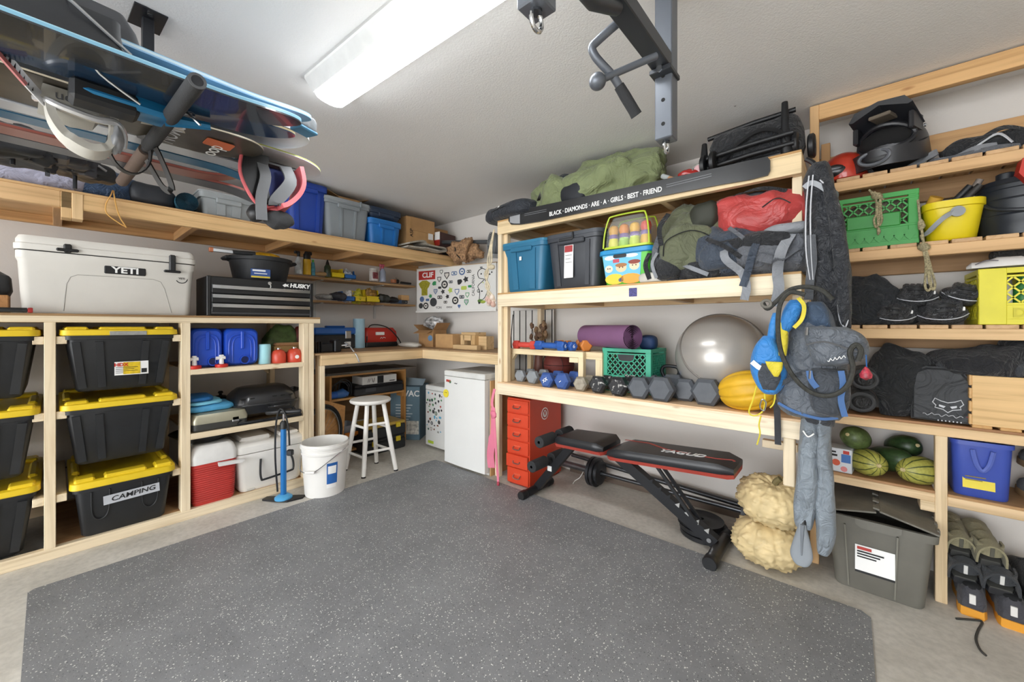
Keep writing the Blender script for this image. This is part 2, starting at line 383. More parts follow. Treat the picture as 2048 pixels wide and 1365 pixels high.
for (z0, z1) in ((.776, 1.345), (1.447, 1.89), (0, .683)):
    if z0: bx('post', W('z', PINE), u, xa + .002, xa + .04, .002, .085, z0, z1); bx('post', W('z', PINE2), u, xa + .04, xa + .075, .03, .068, z0, z1)
    bx('post', W('z', PINE), u, xa + .002, xa + .04, .50, .59, z0, z1)
    if z0: bx('post', W('z', PINE), u, xb - .04, xb - .002, .05, .14, z0, z1)
    bx('post', W('z', PINE), u, xb - .04, xb - .002, .50, .59, z0, z1)
bx('ledger_block', W('x', PINE3), u, -.42, xb - .04, .36, .40, .60, .67); bx('ledger_block', W('x', PINE), u, -.36, xb - .04, .30, .34, .545, .585)
piece('loose_post', W('z', PINE), u, lambda q: q.box(-.235, -.19, .008, .05, .46, .683, .004))
# ---- slatted rack at the right end (front plane Y = 2.50)
YR = 2.50
u = thing('slatted_gear_rack', 'tan timber rack with slatted shelves at the right', 'shelving unit', (0, YR, 0))
xa, xb = -.155, 1.15
bx('post', WOOD('#d8b07e', 'z'), u, -.155, -.118, 0, .04, 0, 2.312); bx('post', WOOD('#cfa472', 'z'), u, -.118, -.08, .20, .24, .0, 2.18)
bx('post', WOOD(PINE2, 'z'), u, .281, .318, 0, .038, 0, .722); bx('post', WOOD('#d8b07e', 'z'), u, 1.11, 1.15, 0, .04, 0, 2.312)
bx('top_rail', WOOD('#d9ae78', 'x'), u, -.118, 1.11, 0, .04, 2.235, 2.312); bx('back_rail', WOOD('#cda270', 'x'), u, -.155, 1.15, .255, .293, 2.03, 2.12)
for z in (1.857, 1.508, 1.141):
    bx('fascia_board', WOOD('#d9b282' if z > 1.5 else '#dcb98a', 'x'), u, xa + .037, 1.11, 0, .038, z, z + .046)
    bx('back_rail', WOOD('#b08a60', 'x'), u, xa, xb, .26, .298, z - .05, z + .046)
    x = xa + .01
    k = 0
    while x < 1.1:
        wd = .086
        bx('slat', WOOD('#c4a078' if k % 2 else '#d0ab80', 'y'), u, x, x + wd, .001, .295, z + .046, z + .063, .002); x += wd + .009; k += 1
bx('fascia_board', WOOD('#dfc094', 'x'), u, -.12, 1.15, 0, .038, .722, .763); bx('shelf_board', WOOD('#a87c55', 'x'), u, -.12, 1.15, -.002, .295, .763, .775)
bx('back_rail', WOOD(PINE4, 'x'), u, -.155, 1.15, .26, .298, .69, .763)
bx('fascia_board', WOOD('#e0c49c', 'x'), u, -.12, .281, 0, .038, .43, .468); bx('shelf_board', WOOD('#b98f66', 'x'), u, -.12, .281, -.002, .295, .468, .48)
bx('cleat', WOOD(PINE2, 'x'), u, .236, .281, .0, .10, .385, .43)
bx('fascia_board', WOOD('#e0c49c', 'x'), u, .318, 1.15, 0, .038, .425, .465); bx('shelf_board', WOOD('#c29a6c', 'x'), u, .318, 1.15, -.002, .295, .465, .477)

# ================================================================== ceiling fixtures
GLOW, nt, p, N, K = nodes('lamp_lens'); p.inputs['Emission Color'].default_value = (.96, .985, 1, 1); p.inputs['Emission Strength'].default_value = LAMP_POWER; p.inputs['Base Color'].default_value = (.9, .9, .9, 1)
def fixture(loc, rz, lab):
    f = thing('fluorescent_fixture', lab, 'ceiling light', loc, rz)
    piece('housing', M('#e9e9e6', .5), f, lambda q: q.prism([(-.11, 0), (-.11, -.012), (-.072, -.056), (-.066, -.056), (.066, -.056), (.072, -.056), (.11, -.012), (.11, 0)], -.62, .62, 'x'), ang=20)
    piece('lens', GLOW, f, lambda q: q.prism([(-.064, -.05)] + [(-.067 * cos(pi * k / 10), -.062 - .024 * sin(pi * k / 10)) for k in range(11)] + [(.064, -.05)], -.61, .61, 'x'))
    for s_ in (-1, 1): bx('end_cap', WHITE, f, s_ * .612, s_ * .622, -.068, .068, -.06, -.0, .004)
    return f
fixture((-1.235, .865, ZC), R(2.6), 'long glowing fluorescent fixture on the ceiling')
fixture((-1.0, -.95, ZC), 0, 'second fluorescent fixture on the ceiling behind the viewer')
# ================================================================== generic builders
def LB(p0, p1, pt, pb, X):                    # picture box on plane X -> (Y centre, width, z bottom, height)
    a, b_ = L(p0, X), L(p1, X); pm = (p0 + p1) / 2; z0, z1 = LZ(pm, pb, X), LZ(pm, pt, X); return (a + b_) / 2, b_ - a, z0, z1 - z0
def BB(p0, p1, pt, pb, Y):
    a, b_ = B(p0, Y), B(p1, Y); pm = (p0 + p1) / 2; z0, z1 = BZ(pm, pb, Y), BZ(pm, pt, Y); return (a + b_) / 2, b_ - a, z0, z1 - z0
LEFT = pi / 2
def FAB(color, rough=.7, sc=14, st=.6, var=.18):                 # woven cloth: creases + fine weave in the relief
    key = ('fab', color, rough, sc, st)
    if key in MATS: return MATS[key]
    m, nt, p, N, K = nodes('cloth_%s' % color.strip('#')); c = lin(color); n = noise_tex(nt, 9, 4); r = ramp(nt, n.outputs[0], [(.3, tuple(x * (1 - var) for x in c[:3]) + (1,)), (.7, tuple(min(1, x * (1 + var)) for x in c[:3]) + (1,))]); K(r.outputs[0], p.inputs['Base Color']); p.inputs['Roughness'].default_value = rough; p.inputs['Sheen Weight'].default_value = .15
    w1 = noise_tex(nt, sc, 3, .5, dist=1.6); a = N('ShaderNodeMath'); a.operation = 'SUBTRACT'; a.inputs[1].default_value = .5; K(w1.outputs[0], a.inputs[0]); b = N('ShaderNodeMath'); b.operation = 'ABSOLUTE'; K(a.outputs[0], b.inputs[0]); w2 = noise_tex(nt, 260, 2); c2 = N('ShaderNodeMath'); c2.operation = 'MULTIPLY_ADD'; c2.inputs[1].default_value = .035; K(w2.outputs[0], c2.inputs[0]); K(b.outputs[0], c2.inputs[2])
    bm = N('ShaderNodeBump'); bm.inputs['Strength'].default_value = st; bm.inputs['Distance'].default_value = .05; K(c2.outputs[0], bm.inputs['Height']); K(bm.outputs[0], p.inputs['Normal']); MATS[key] = m; return m
TB = M('#2c2e31', .42, var=.25, vs=9, bump=.12, bs=30); TY = M('#e9c724', .42, var=.08); GREYT = M('#8b9297', .45, var=.08)
def tote(name, label, loc, rz, w, d, h, body, lid, lidh=.045, taper=.84, r=.035, ribs=(-.3, .3), group=None, cat='storage tote', rim=True, pads=None, handle=True, ribw=.03, smat=None):
    t = thing(name, label, cat, loc, rz, group); hb = h - lidh * (.55 if lid else 0)
    W0, D0 = w * .90, d * .94; W1, D1 = W0 * taper, D0 * (1 - (1 - taper) * .6)
    cy = d / 2
    mb = MB(); mb.rloft([(W1 - .02, D1 - .02, 0, 0, cy), (W1, D1, .012, 0, cy), (W0, D0, hb - .05, 0, cy), (W0, D0, hb - .045, 0, cy), (W0 + .02, D0 + .02, hb - .043, 0, cy), (W0 + .022, D0 + .022, hb, 0, cy), (W0 - .01, D0 - .01, hb, 0, cy), (W1 - .02, D1 - .02, .02, 0, cy)], r, 4)
    b_ = mb.obj('body', body, t)
    for f in ribs:
        q = MB(); yt, yb = cy - D0 / 2 - .0, cy - D1 / 2
        q.sweep([(f * W0, yt - .001, hb - .055), (f * W0 * taper ** .9, yb - .001, .02)], ribw, .014, (1, 0, 0)); q.obj('rib', smat or body, b_)
    if handle:
        q = MB(); q.box(-w * .22, w * .22, cy - D0 / 2 - .022, cy - D0 / 2, hb - .07, hb - .035, .006); q.obj('grip', body, b_)
    if lid:
        mb = MB(); z0 = h - lidh
        mb.rloft([(w - .006, d - .006, z0, 0, cy), (w, d, z0 + .004, 0, cy), (w - .004, d - .004, z0 + lidh * .62, 0, cy), (w - .03, d - .03, z0 + lidh * .72, 0, cy), (w - .07, d - .07, z0 + lidh * .72, 0, cy), (w - .085, d - .085, z0 + lidh * .5, 0, cy)], r * 1.3, 5)
        l_ = mb.obj('lid', lid, t)
        if pads == 'y':
            for x0, x1, y0, y1 in ((-.2, .2, .015, .09), (-.46, -.28, .015, .11), (.28, .46, .015, .11), (-.46, -.28, d - .11, d - .015), (.28, .46, d - .11, d - .015), (-.2, .2, d - .09, d - .015), (-.47, -.4, .2, d - .2), (.4, .47, .2, d - .2)):
                q = MB(); q.box(x0 * w, x1 * w, y0, y1, z0 + lidh * .5, h, .008); q.obj('lid_pad', lid, l_)
    return t
def sticker(parent, x0, x1, z0, z1, y, mat=None, name='paper_label', tilt=0):
    q = MB(); q.box(-(x1 - x0) / 2, (x1 - x0) / 2, -.0012, 0, -(z1 - z0) / 2, (z1 - z0) / 2); o = q.obj(name, mat or PRINT_W, parent, smooth=False)
    o.location = ((x0 + x1) / 2, y, (z0 + z1) / 2); o.rotation_euler = (tilt, 0, 0); return o
# ================================================================== tote rack contents
FX = -3.085
BK = M('#222427', .45, var=.3, vs=7, bump=.15, bs=24)
YG = 'black totes with yellow lids'
Yc, wd = .251, .476
spec = [(Yc, .842, .352, wd, 'top black tote with yellow lid and printed label, above two others'), (Yc, .447, .352, wd, 'middle black tote with yellow lid, between the labelled one and the camping one'),
        (-.285, .842, .352, wd, 'topmost yellow-lidded black tote at the left picture edge'), (-.285, .447, .352, wd, 'middle yellow-lidded black tote at the left picture edge'), (-.285, .058, .352, wd, 'lowest yellow-lidded black tote at the left picture edge')]
for i, (y, z, h, w_, lab) in enumerate(spec):
    t = tote('storage_tote', lab, (FX - (.0 if i != 4 else .01), y, z), LEFT, w_, .70, h, BK, TY, .046, .84, .03, (-.42, -.22, .22, .42), YG, pads='y', handle=False)
    if i == 0:
        sticker(t, -.035, .105, .08, .155, .026, tilt=-.04); q = sticker(t, .0, .07, .084, .152, .0245, M('#e3c21c', .6, var=.3, vs=40), tilt=-.04)
        text('HDX', .026, M('#c62a1c', .6, var=0), t, (-.008, .0235, .138), bold=.0008); sticker(t, .075, .098, .088, .112, .0242, PRINT_B, 'printed_code', -.04)
        for k in range(4): sticker(t, -.03, .06 - .015 * (k % 2), .122 - k * .01, .1245 - k * .01, .0236, PRINT_B, 'print_line', -.04)
        bx('lid_tape', M('#9a9a96', .6, var=.2, vs=60), t, -.055, .095, -.003, .0, .306, .328, .001)
t = tote('storage_tote', 'black tote with yellow lid and handwritten CAMPING tape on the floor board', (FX + .01, .262, .058), LEFT, .43, .66, .325, BK, TY, .055, .88, .03, (), YG, pads='y', handle=False)
for s_ in (-1, 1):
    q = MB(); q.tube(smooth_path([(s_ * .10 - .035, .016, .245), (s_ * .10 - .03, .028, .12), (s_ * .10, .031, .085), (s_ * .10 + .03, .028, .12), (s_ * .10 + .035, .016, .245)], 5), .003, 6); q.obj('moulded_loop', BK, t)
tp = sticker(t, -.09, .14, .165, .213, .015, M('#b9bcc2', .55, var=.1), 'tape_label', -.075); tp.rotation_euler = (-.075, -.04, 0)
text('CAMPING', .036, PRINT_B, t, (.03, .0125, .19), (pi / 2 - .075, -.06, 0), 1.15, bold=.0004, shear=.15)

# ---- white hard cooler on the counter
ZCT = 1.264
COOL = M('#d9d6cf', .5, var=.06, vs=5, bump=.06, bs=80); X0 = -3.13
yc, wd, z0, hh = LB(24, 394, 470, 630, X0); wd = L(394, X0) - L(26, X0)
t = thing('white_hard_cooler', 'long white hard-sided cooler standing on the tote rack', 'cooler', (X0, yc, ZCT), LEFT)
ht = LZ(26, 466, X0) - ZCT; d = .46; cy = d / 2; hl = ht * .80
q = MB(); q.rloft([(wd - .065, d - .06, 0, 0, cy), (wd - .05, d - .05, .012, 0, cy), (wd - .025, d - .012, hl - .045, 0, cy), (wd - .012, d, hl - .035, 0, cy), (wd - .012, d, hl, 0, cy)], .035, 5); body = q.obj('body', COOL, t)
q = MB(); q.rloft([(wd - .004, d + .006, hl + .006, 0, cy), (wd, d + .01, hl + .012, 0, cy), (wd, d + .01, hl + .035, 0, cy), (wd - .012, d, hl + .04, 0, cy), (wd - .012, d, ht - .02, 0, cy), (wd - .03, d - .02, ht, 0, cy)], .035, 5); q.obj('lid', COOL, t)
q = MB(); q.rloft([(wd - .03, d - .02, hl, 0, cy), (wd - .03, d - .02, hl + .008, 0, cy)], .03, 5); q.obj('gasket', BLACK, t)
bt = lambda z: .028 - .022 * z / hl                                 # front face y at height z
pth = [(-.40 * wd, .02), (-.345 * wd, hl * .60), (-.31 * wd, hl * .68), (.26 * wd, hl * .68), (.31 * wd, hl * .60), (.37 * wd, .02)]
pts = [(-.27 * wd, .015), (-.255 * wd, hl * .5), (-.235 * wd, hl * .62), (-.20 * wd, hl * .665), (0, hl * .67), (.22 * wd, hl * .67), (.265 * wd, hl * .63), (.29 * wd, hl * .5), (.335 * wd, .015)]
q = MB(); q.tube([(x, bt(z) - .0005, z) for x, z in pts], .0035, 6); q.obj('panel_groove', M('#a9a69f', .6), body)
for x in (-.25, .335):
    l_ = piece('latch', BLACK, t, lambda k: (k.box(x * wd - .015, x * wd + .015, -.02, .004, hl - .05 if x > 0 else hl + .005, hl + .05, .006), k.box(x * wd - .04, x * wd + .04, -.022, -.004, hl - .058 if x > 0 else hl + .01, hl - .043 if x > 0 else hl + .026, .005)))
bx('badge', PRINT_B, t, -.085 + .055 * wd, .085 + .055 * wd, bt(hl * .74) - .009, bt(hl * .74) + .004, hl * .72, hl * .86, .004)
text('YETI', .047, PRINT_W, t, (.055 * wd, bt(hl * .74) - .0095, hl * .79), sx=1.2, bold=.0015)
q = MB(); q.lathe([(.001, 0), (.03, 0), (.03, .002), (.001, .002)], 20, 'y', (.40 * wd, bt(hl * .68) - .003, hl * .72)); rs = q.obj('round_sticker', PRINT_B, t)
q = MB(); q.lathe([(.001, 0), (.025, 0), (.025, .002), (.001, .002)], 20, 'y', (.40 * wd, bt(hl * .68) - .0045, hl * .72)); q.obj('sticker_face', M('#c9c6bf', .5, var=0), rs)
text('YETI', .016, PRINT_B, rs, (.40 * wd, bt(hl * .68) - .0048, hl * .72), bold=.0004)
# ---- black three-drawer tool chest
X0 = -3.115; y0, y1 = L(414, X0), L(625, X0); yc, wd = (y0 + y1) / 2, y1 - y0; ht = LZ(414, 551, X0) - ZCT
t = thing('tool_chest', 'black metal tool chest with three chrome-edged drawers', 'tool chest', (X0, yc, ZCT), LEFT)
TBK = M('#141517', .42, var=.05)
bx('body', TBK, t, -wd / 2, wd / 2, .004, .30, 0, ht, .006)
bx('side_flange', TBK, t, -wd / 2 - .002, -wd / 2 + .02, -.006, .01, 0, ht, .003); bx('side_flange', TBK, t, wd / 2 - .02, wd / 2 + .002, -.006, .01, 0, ht, .003)
bx('base_strip', M('#3a3b3d', .4), t, -wd / 2 + .02, wd / 2 - .02, -.004, .006, .012, .05, .002)
for k in range(3):
    zt = ht * (.80 - .235 * k)
    dr = bx('drawer', TBK, t, -wd / 2 + .024, wd / 2 - .024, -.008, .006, zt - .058, zt, .002)
    piece('drawer_pull', CHROME, dr, lambda q: q.prism([(-.022, zt - .028), (-.02, zt - .006), (-.008, zt - .001), (-.008, zt - .01), (-.012, zt - .028)], -wd / 2 + .026, wd / 2 - .026, 'x'))
text('HUSKY', .04, PRINT_W, t, (wd * .36, -.0005, ht * .89), sx=1.1, bold=.0018, shear=.15)
piece('logo_mark', PRINT_W, t, lambda q: q.prism([(wd * .18, ht * .89), (wd * .21, ht * .94), (wd * .22, ht * .915), (wd * .245, ht * .93), (wd * .235, ht * .89), (wd * .245, ht * .85), (wd * .22, ht * .865), (wd * .20, ht * .84)], .001, .004))
piece('lock_and_key', CHROME, t, lambda q: (q.lathe([(.001, 0), (.012, 0), (.012, .012), (.001, .012)], 12, 'y', (.03, -.01, ht * .91)), q.tube([(.03, -.012, ht * .90), (.035, -.014, ht * .84), (.032, -.012, ht * .76)], .004, 6)))
# ---- black round tub on the chest, yellow pack in it
X0 = -3.22; zb = ZCT + ht
y0, y1 = L(476, X0), L(592, X0); yc, wd = (y0 + y1) / 2, y1 - y0; hh = LZ(530, 513, X0) - zb
t = thing('black_rubber_tub', 'black round rubber tub with a blue label on top of the tool chest', 'tub', (X0 - wd * .45, yc, zb))
RB = M('#242629', .6, var=.2, bump=.2, bs=40)
q = MB(); q.lathe([(.01, 0), (wd * .40, 0), (wd * .43, .01), (wd * .50, hh - .03), (wd * .53, hh - .028), (wd * .54, hh), (wd * .51, hh), (wd * .485, hh - .03), (wd * .41, .015), (.01, .012)], 28, sy=1.05); q.obj('body', RB, t)
for s_ in (-1, 1): piece('rope_handle', RB, t, lambda q: q.box(-.06, .06, s_ * wd * .54 - .035, s_ * wd * .54 + .035, hh - .03, hh - .004, .01))
sl = MB(); sl.box(wd * .455, wd * .478, -.09, .03, .02, .085); o = sl.obj('blue_label', M('#2b4f93', .5), t); o.rotation_euler = (0, .0, -.12)
sl = MB(); sl.box(wd * .47, wd * .4805, -.088, .028, .022, .034); sl.obj('yellow_strip', M('#e8cf3a', .5), t).rotation_euler = (0, 0, -.12)
sl = MB(); sl.box(wd * .47, wd * .4805, -.08, -.0, .068, .08); sl.obj('print_line', PRINT_W, t).rotation_euler = (0, 0, -.12)
sl = MB(); sl.box(wd * .47, wd * .4805, -.07, .01, .05, .056); sl.obj('print_line', PRINT_W, t).rotation_euler = (0, 0, -.12)
q = MB(); q.blob((X0 - wd * .45, yc + .0, zb + hh + .015), (.09, .12, .035), e=.7, amp=.2, fr=14, fold=.2, ff=12); tag(q.obj('yellow_bag', M('#d9a61e', .45, var=.35, vs=30)), 'crumpled yellow packet lying in the black tub', 'bag')
t = thing('paint_scraper', 'scraper with a copper-coloured tip leaning over the tub rim', 'scraper', (X0 + .02, L(480, X0), zb + hh - .02), LEFT, ry=0)
piece('blade', STEEL, t, lambda q: q.box(-.16, -.04, -.008, .008, .008, .03, .002)); piece('tip', M('#b0633a', .4), t, lambda q: q.box(-.18, -.155, -.01, .01, .004, .034, .004)); piece('handle', RB, t, lambda q: q.tube([(-.05, 0, .02), (.09, .02, .03)], .014, 10))
# ---- far left: black case and hammer handle
t = thing('black_hard_case', 'black moulded case at the left picture edge beside the white cooler', 'case', (-3.22, L(0, -3.2) - .16, ZCT + .09), LEFT)
piece('shell', M('#232427', .5, bump=.3, bs=40), t, lambda q: (q.rloft([(.36, .26, 0, 0, .13), (.38, .28, .03, 0, .13), (.37, .27, .10, 0, .13), (.30, .22, .15, -.03, .13)], .05)))
piece('handle', BLACK, t, lambda q: q.tube(smooth_path([(-.08, -.005, .09), (-.07, -.03, .12), (.07, -.03, .12), (.08, -.005, .09)], 4), .012, 8))
tag(bx('timber_offcut', WOOD('#b98552', 'x'), None, -3.30, -3.16, -.36, L(17, -3.16), ZCT, ZCT + .088, .003), 'short timber block under the black case', 'wood block')
t = thing('hammer', 'hammer handle with black grip and red end on the rack edge', 'hammer', (-3.08, L(40, -3.08), ZCT + .012), LEFT, rz if False else None) if False else thing('hammer', 'hammer handle with black grip and red end on the rack edge', 'hammer', (-3.085, L(62, -3.085), ZCT + .013), LEFT)
piece('grip', BLACK, t, lambda q: q.tube([(-.012, 0, 0), (-.03, 0, 0), (-.12, 0, 0), (-.14, 0, 0)], [.0125, .0125, .012, .009], 10)); piece('butt', M('#a32c2a', .4), t, lambda q: q.lathe([(.004, -.012), (.012, -.01), (.0135, 0), (.012, .006)], 12, 'x', (0, 0, 0)))
piece('shaft', M('#8d2f22', .5), t, lambda q: q.tube([(-.14, 0, 0), (-.30, .0, 0)], .009, 8)); piece('head', STEEL, t, lambda q: q.box(-.33, -.30, -.06, .05, -.012, .014, .004))
# ---- two blue water jugs with spouts
ZA = .928; X0 = -3.16
JB = M('#1f4fc4', .35, var=.1)
for k, (p0, p1, lab) in enumerate(((381, 446, 'blue plastic water jug nearer the black totes'), (448, 518, 'blue plastic water jug beside the pale blue canister'))):
    y0, y1 = L(p0, X0), L(p1, X0); w_ = y1 - y0; h = LZ(p1, 657, X0) - ZA
    t = thing('water_jug', lab, 'water jug', (X0, (y0 + y1) / 2, ZA), LEFT, 'blue water jugs')
    q = MB(); secs = []
    for y, s_ in ((0, .86), (.008, .93), (.025, 1), (.25, 1), (.27, .94)): secs.append([(x * s_, y, h / 2 + (z - h / 2) * s_) for x, z in rpoly(w_, h, w_ * .22, 5, 0, h / 2)])
    q.loft(secs); jb = q.obj('body', JB, t)
    q = MB(); pp = [(-.36 * w_, .03), (-.36 * w_, h * .62), (-.24 * w_, h * .80), (0, h * .84), (.24 * w_, h * .80), (.36 * w_, h * .62), (.36 * w_, .03)]
    q.tube(smooth_path([(x, -.001, z) for x, z in pp], 4), .006, 6); q.tube(smooth_path([(x * .72, -.001, z * .93) for x, z in pp], 4), .004, 6); q.obj('moulded_arch', JB, jb)
    piece('grip_bar', JB, jb, lambda q: q.box(-.008, .012, -.012, .004, h * .45, h * .92, .004))
    cx = .08 * w_ if k else .18 * w_
    q = MB(); q.lathe([(.022, 0), (.024, -.012), (.03, -.012), (.032, .002), (.022, .004)], 18, 'y', (cx, 0, .04)); q.obj('spout_collar', JB, jb)
    q = MB(); q.lathe([(.0005, 0), (.022, 0), (.022, .002), (.0005, .002)], 18, 'y', (cx, -.0035, .04)); q.obj('spout_hole', M('#0c1d55', .5), jb)
    sx = -.42 * w_ if k == 0 else -.60 * w_
    s = thing('jug_spigot', ['white spigot with a red cap lying before the left water jug', 'white spigot with a red cap lying between the water jugs'][k], 'spigot', (X0 + .03, (y0 + y1) / 2 + sx, ZA), LEFT, 'water jug spigots')
    piece('cap', M('#c92e22', .4), s, lambda q: q.lathe([(.002, 0), (.034, 0), (.036, .004), (.036, .018), (.03, .022), (.002, .022)], 20))
    piece('valve', M('#eceae6', .4), s, lambda q: (q.tube([(0, 0, .02), (0, 0, .062)], [.014, .012], 12), q.tube([(-.03, 0, .06), (.02, 0, .062)], .011, 10), q.box(-.012, .012, -.012, .012, .068, .082, .004)))
# ---- canister, two red cans, packets at the back
yc, w_, z0, h = LB(519, 543, 683, 722, -3.17)
q = MB(); q.lathe([(.003, 0), (w_ * .5, 0), (w_ * .5, h * .93), (w_ * .46, h), (w_ * .40, h), (.003, h)], 20); tag(put(q.obj('pale_blue_canister', M('#a5dce4', .5)), (-3.19, yc, ZA)), 'pale aqua canister beside the blue water jugs', 'canister')
for k, (p0, p1) in enumerate(((545, 573), (576, 605))):
    yc, w_, z0, h = LB(p0, p1, 695, 722, -3.16); t = thing('fuel_can', ['small red fuel can next to the aqua canister', 'small red fuel can with a round white mark'][k], 'fuel can', (-3.18, yc, ZA), LEFT, 'small red fuel cans')
    piece('body', M('#cf4b35', .35), t, lambda q: q.lathe([(.003, 0), (w_ * .5, 0), (w_ * .52, .006), (w_ * .52, h * .62), (w_ * .40, h * .88), (w_ * .18, h), (.003, h)], 20))
    piece('valve', STEEL, t, lambda q: q.lathe([(.002, h - .002), (w_ * .14, h - .002), (w_ * .14, h + .01), (.002, h + .01)], 10))
    if k: piece('round_mark', PRINT_W, t, lambda q: q.lathe([(.001, 0), (.014, 0), (.014, .002), (.001, .002)], 16, 'y', (0, -w_ * .525, h * .4)))
t = thing('snack_carton', 'shallow tan carton behind the red fuel cans', 'carton', (-3.32, L(585, -3.32), ZA), LEFT)
bx('tray', M('#c39d63', .7), t, -.13, .13, 0, .10, 0, .115, .003); bx('printed_band', M('#8c3c2a', .6, var=.5, vs=40), t, -.128, .128, -.002, .001, .02, .07, .0); bx('rolled_cloth', M('#d9a779', .8), t, -.12, .1, .01, .09, .112, .14, .012)
for k, (px, c, lab) in enumerate(((560, '#57713f', 'white and green packaged bag hanging under the rack top'), (608, '#8f2b22', 'red wire bundle hanging under the rack top'))):
    q = MB(); q.blob((-3.42, L(px, -3.42), 1.10), (.04, .11 if k == 0 else .07, .10), e=.6, ez=.6, amp=.25, fr=9, fold=.2, ff=10, seed=k); tag(q.obj(['hanging_packet', 'wire_bundle'][k], M(c, .5, var=.7, vs=16)), lab, ['packet', 'bundle'][k])
# ---- lower shelf: silver stove, blue packs, kettles, barbecue
ZB = .527; X0 = -3.10
y0, y1 = L(384, X0), L(497, X0); yc, w_ = (y0 + y1) / 2, y1 - y0
t = thing('camp_stove', 'flat silver camp stove case on the middle shelf', 'camp stove', (X0 - .015, yc, ZB), LEFT); h = .115
piece('base', M('#3b3b38', .4), t, lambda q: q.rloft([(w_ - .02, .40, 0, 0, .2), (w_, .42, .012, 0, .2), (w_, .42, h * .42, 0, .2)], .03))
piece('lid', M('#b5b29d', .32, metal=.55), t, lambda q: q.rloft([(w_ + .004, .424, h * .42, 0, .2), (w_ + .004, .424, h * .62, 0, .2), (w_ - .02, .40, h * .92, 0, .2), (w_ - .07, .36, h, 0, .2)], .03))
bx('latch', CHROME, t, .06, .10, -.012, .0, h * .3, h * .6, .003)
LBm = M('#55a7d6', .55, var=.2, vs=12); DBm = M('#2168a5', .5, var=.3, vs=14)
for k, (x, dx, z, hh, mt, lab) in enumerate(((-.07, .20, h, .045, LBm, 'light blue folded sleeping mat on the camp stove'), (-.10, .15, h + .045, .026, M('#7fcbe6', .5), 'pale blue pouch on the folded mat'), (-.13, .12, h + .071, .03, DBm, 'dark blue mesh pouch on top of the blue stack'))):
    q = MB(); q.blob((0, 0, hh / 2), (dx * .62, .13, hh * .55), e=.5, ez=.5, amp=.12, fr=12, fold=.1, ff=9, seed=k + 3); tag(put(q.obj('blue_pouch' if k else 'folded_mat', mt), (X0 - .17, yc + x + .03, ZB + z), LEFT), lab, 'pouch' if k else 'mat')
for k, (px, lab) in enumerate(((403, 'black kettle with a knob lid behind the blue mat'), (441, 'black kettle with a knob lid next to the barbecue'))):
    t = thing('camp_kettle', lab, 'kettle', (-3.62, L(px, -3.62), ZB), LEFT, 'black camp kettles')
    piece('body', BLACKM, t, lambda q: q.lathe([(.003, 0), (.085, 0), (.09, .01), (.085, .09), (.07, .12), (.05, .125), (.003, .125)], 22)); piece('lid', BLACKM, t, lambda q: q.lathe([(.05, .125), (.052, .13), (.03, .145), (.01, .148), (.01, .158), (.018, .165), (.012, .178), (.002, .18)], 16)); piece('bail', STEEL, t, lambda q: q.tube(smooth_path([(-.085, 0, .10), (-.09, -.03, .06), (0, -.10, .05), (.09, -.03, .06), (.085, 0, .10)], 4), .003, 6))
X0 = -3.13; y0, y1 = L(462, X0 - .05), L(603, X0); yc, w_ = (y0 + y1) / 2, y1 - y0
t = thing('portable_barbecue', 'black portable barbecue with a vented domed lid', 'barbecue', (X0, yc, ZB), LEFT)
BQ = M('#202124', .28, var=.05, coat=.4); hb = .115; hl = .235
piece('firebox', BQ, t, lambda q: q.rloft([(w_ * .72, .22, .035, 0, .17), (w_ * .86, .29, .06, 0, .16), (w_ * .92, .31, hb, 0, .16)], .05))
piece('rim', BQ, t, lambda q: q.rloft([(w_ * .94, .33, hb, 0, .16), (w_ * .96, .335, hb + .006, 0, .16), (w_ * .94, .33, hb + .014, 0, .16)], .05))
lid = piece('lid', BQ, t, lambda q: q.rloft([(w_ * .92, .315, hb + .014, 0, .16, .07), (w_ * .90, .30, hb + .06, 0, .16, .08), (w_ * .82, .25, hl - .03, 0, .165, .09), (w_ * .70, .18, hl - .006, 0, .17, .08), (w_ * .60, .12, hl, 0, .17, .05)], .07, 6))
for x in (-.13, -.085, .03, .075, .12): piece('vent_slot', M('#060606', .8, var=0), lid, lambda q: q.box(x * w_ / .36 - .014, x * w_ / .36 + .014, .006, .02, hb + .05, hb + .057))
piece('lid_handle', BQ, t, lambda q: (q.tube(smooth_path([(.0, .01, hb - .02), (.01, -.03, hb - .015), (.11, -.03, hb - .015), (.12, .01, hb - .02)], 4), .008, 8)))
for yy in (-.02, .3): piece('leg_frame', BLACKM, t, lambda q: q.tube([(-w_ * .36, .16 + (yy - .16) * .55, .08), (-w_ * .42, yy, .03), (-w_ * .46, yy, .012), (w_ * .48, yy, .012), (w_ * .42, yy, .03), (w_ * .36, .16 + (yy - .16) * .55, .08)], .011, 8))
piece('side_handle', BLACK, t, lambda q: q.tube([(w_ * .46, .1, hb + .06), (w_ * .56, .12, hb + .07), (w_ * .56, .2, hb + .07), (w_ * .46, .22, hb + .06)], .011, 8))
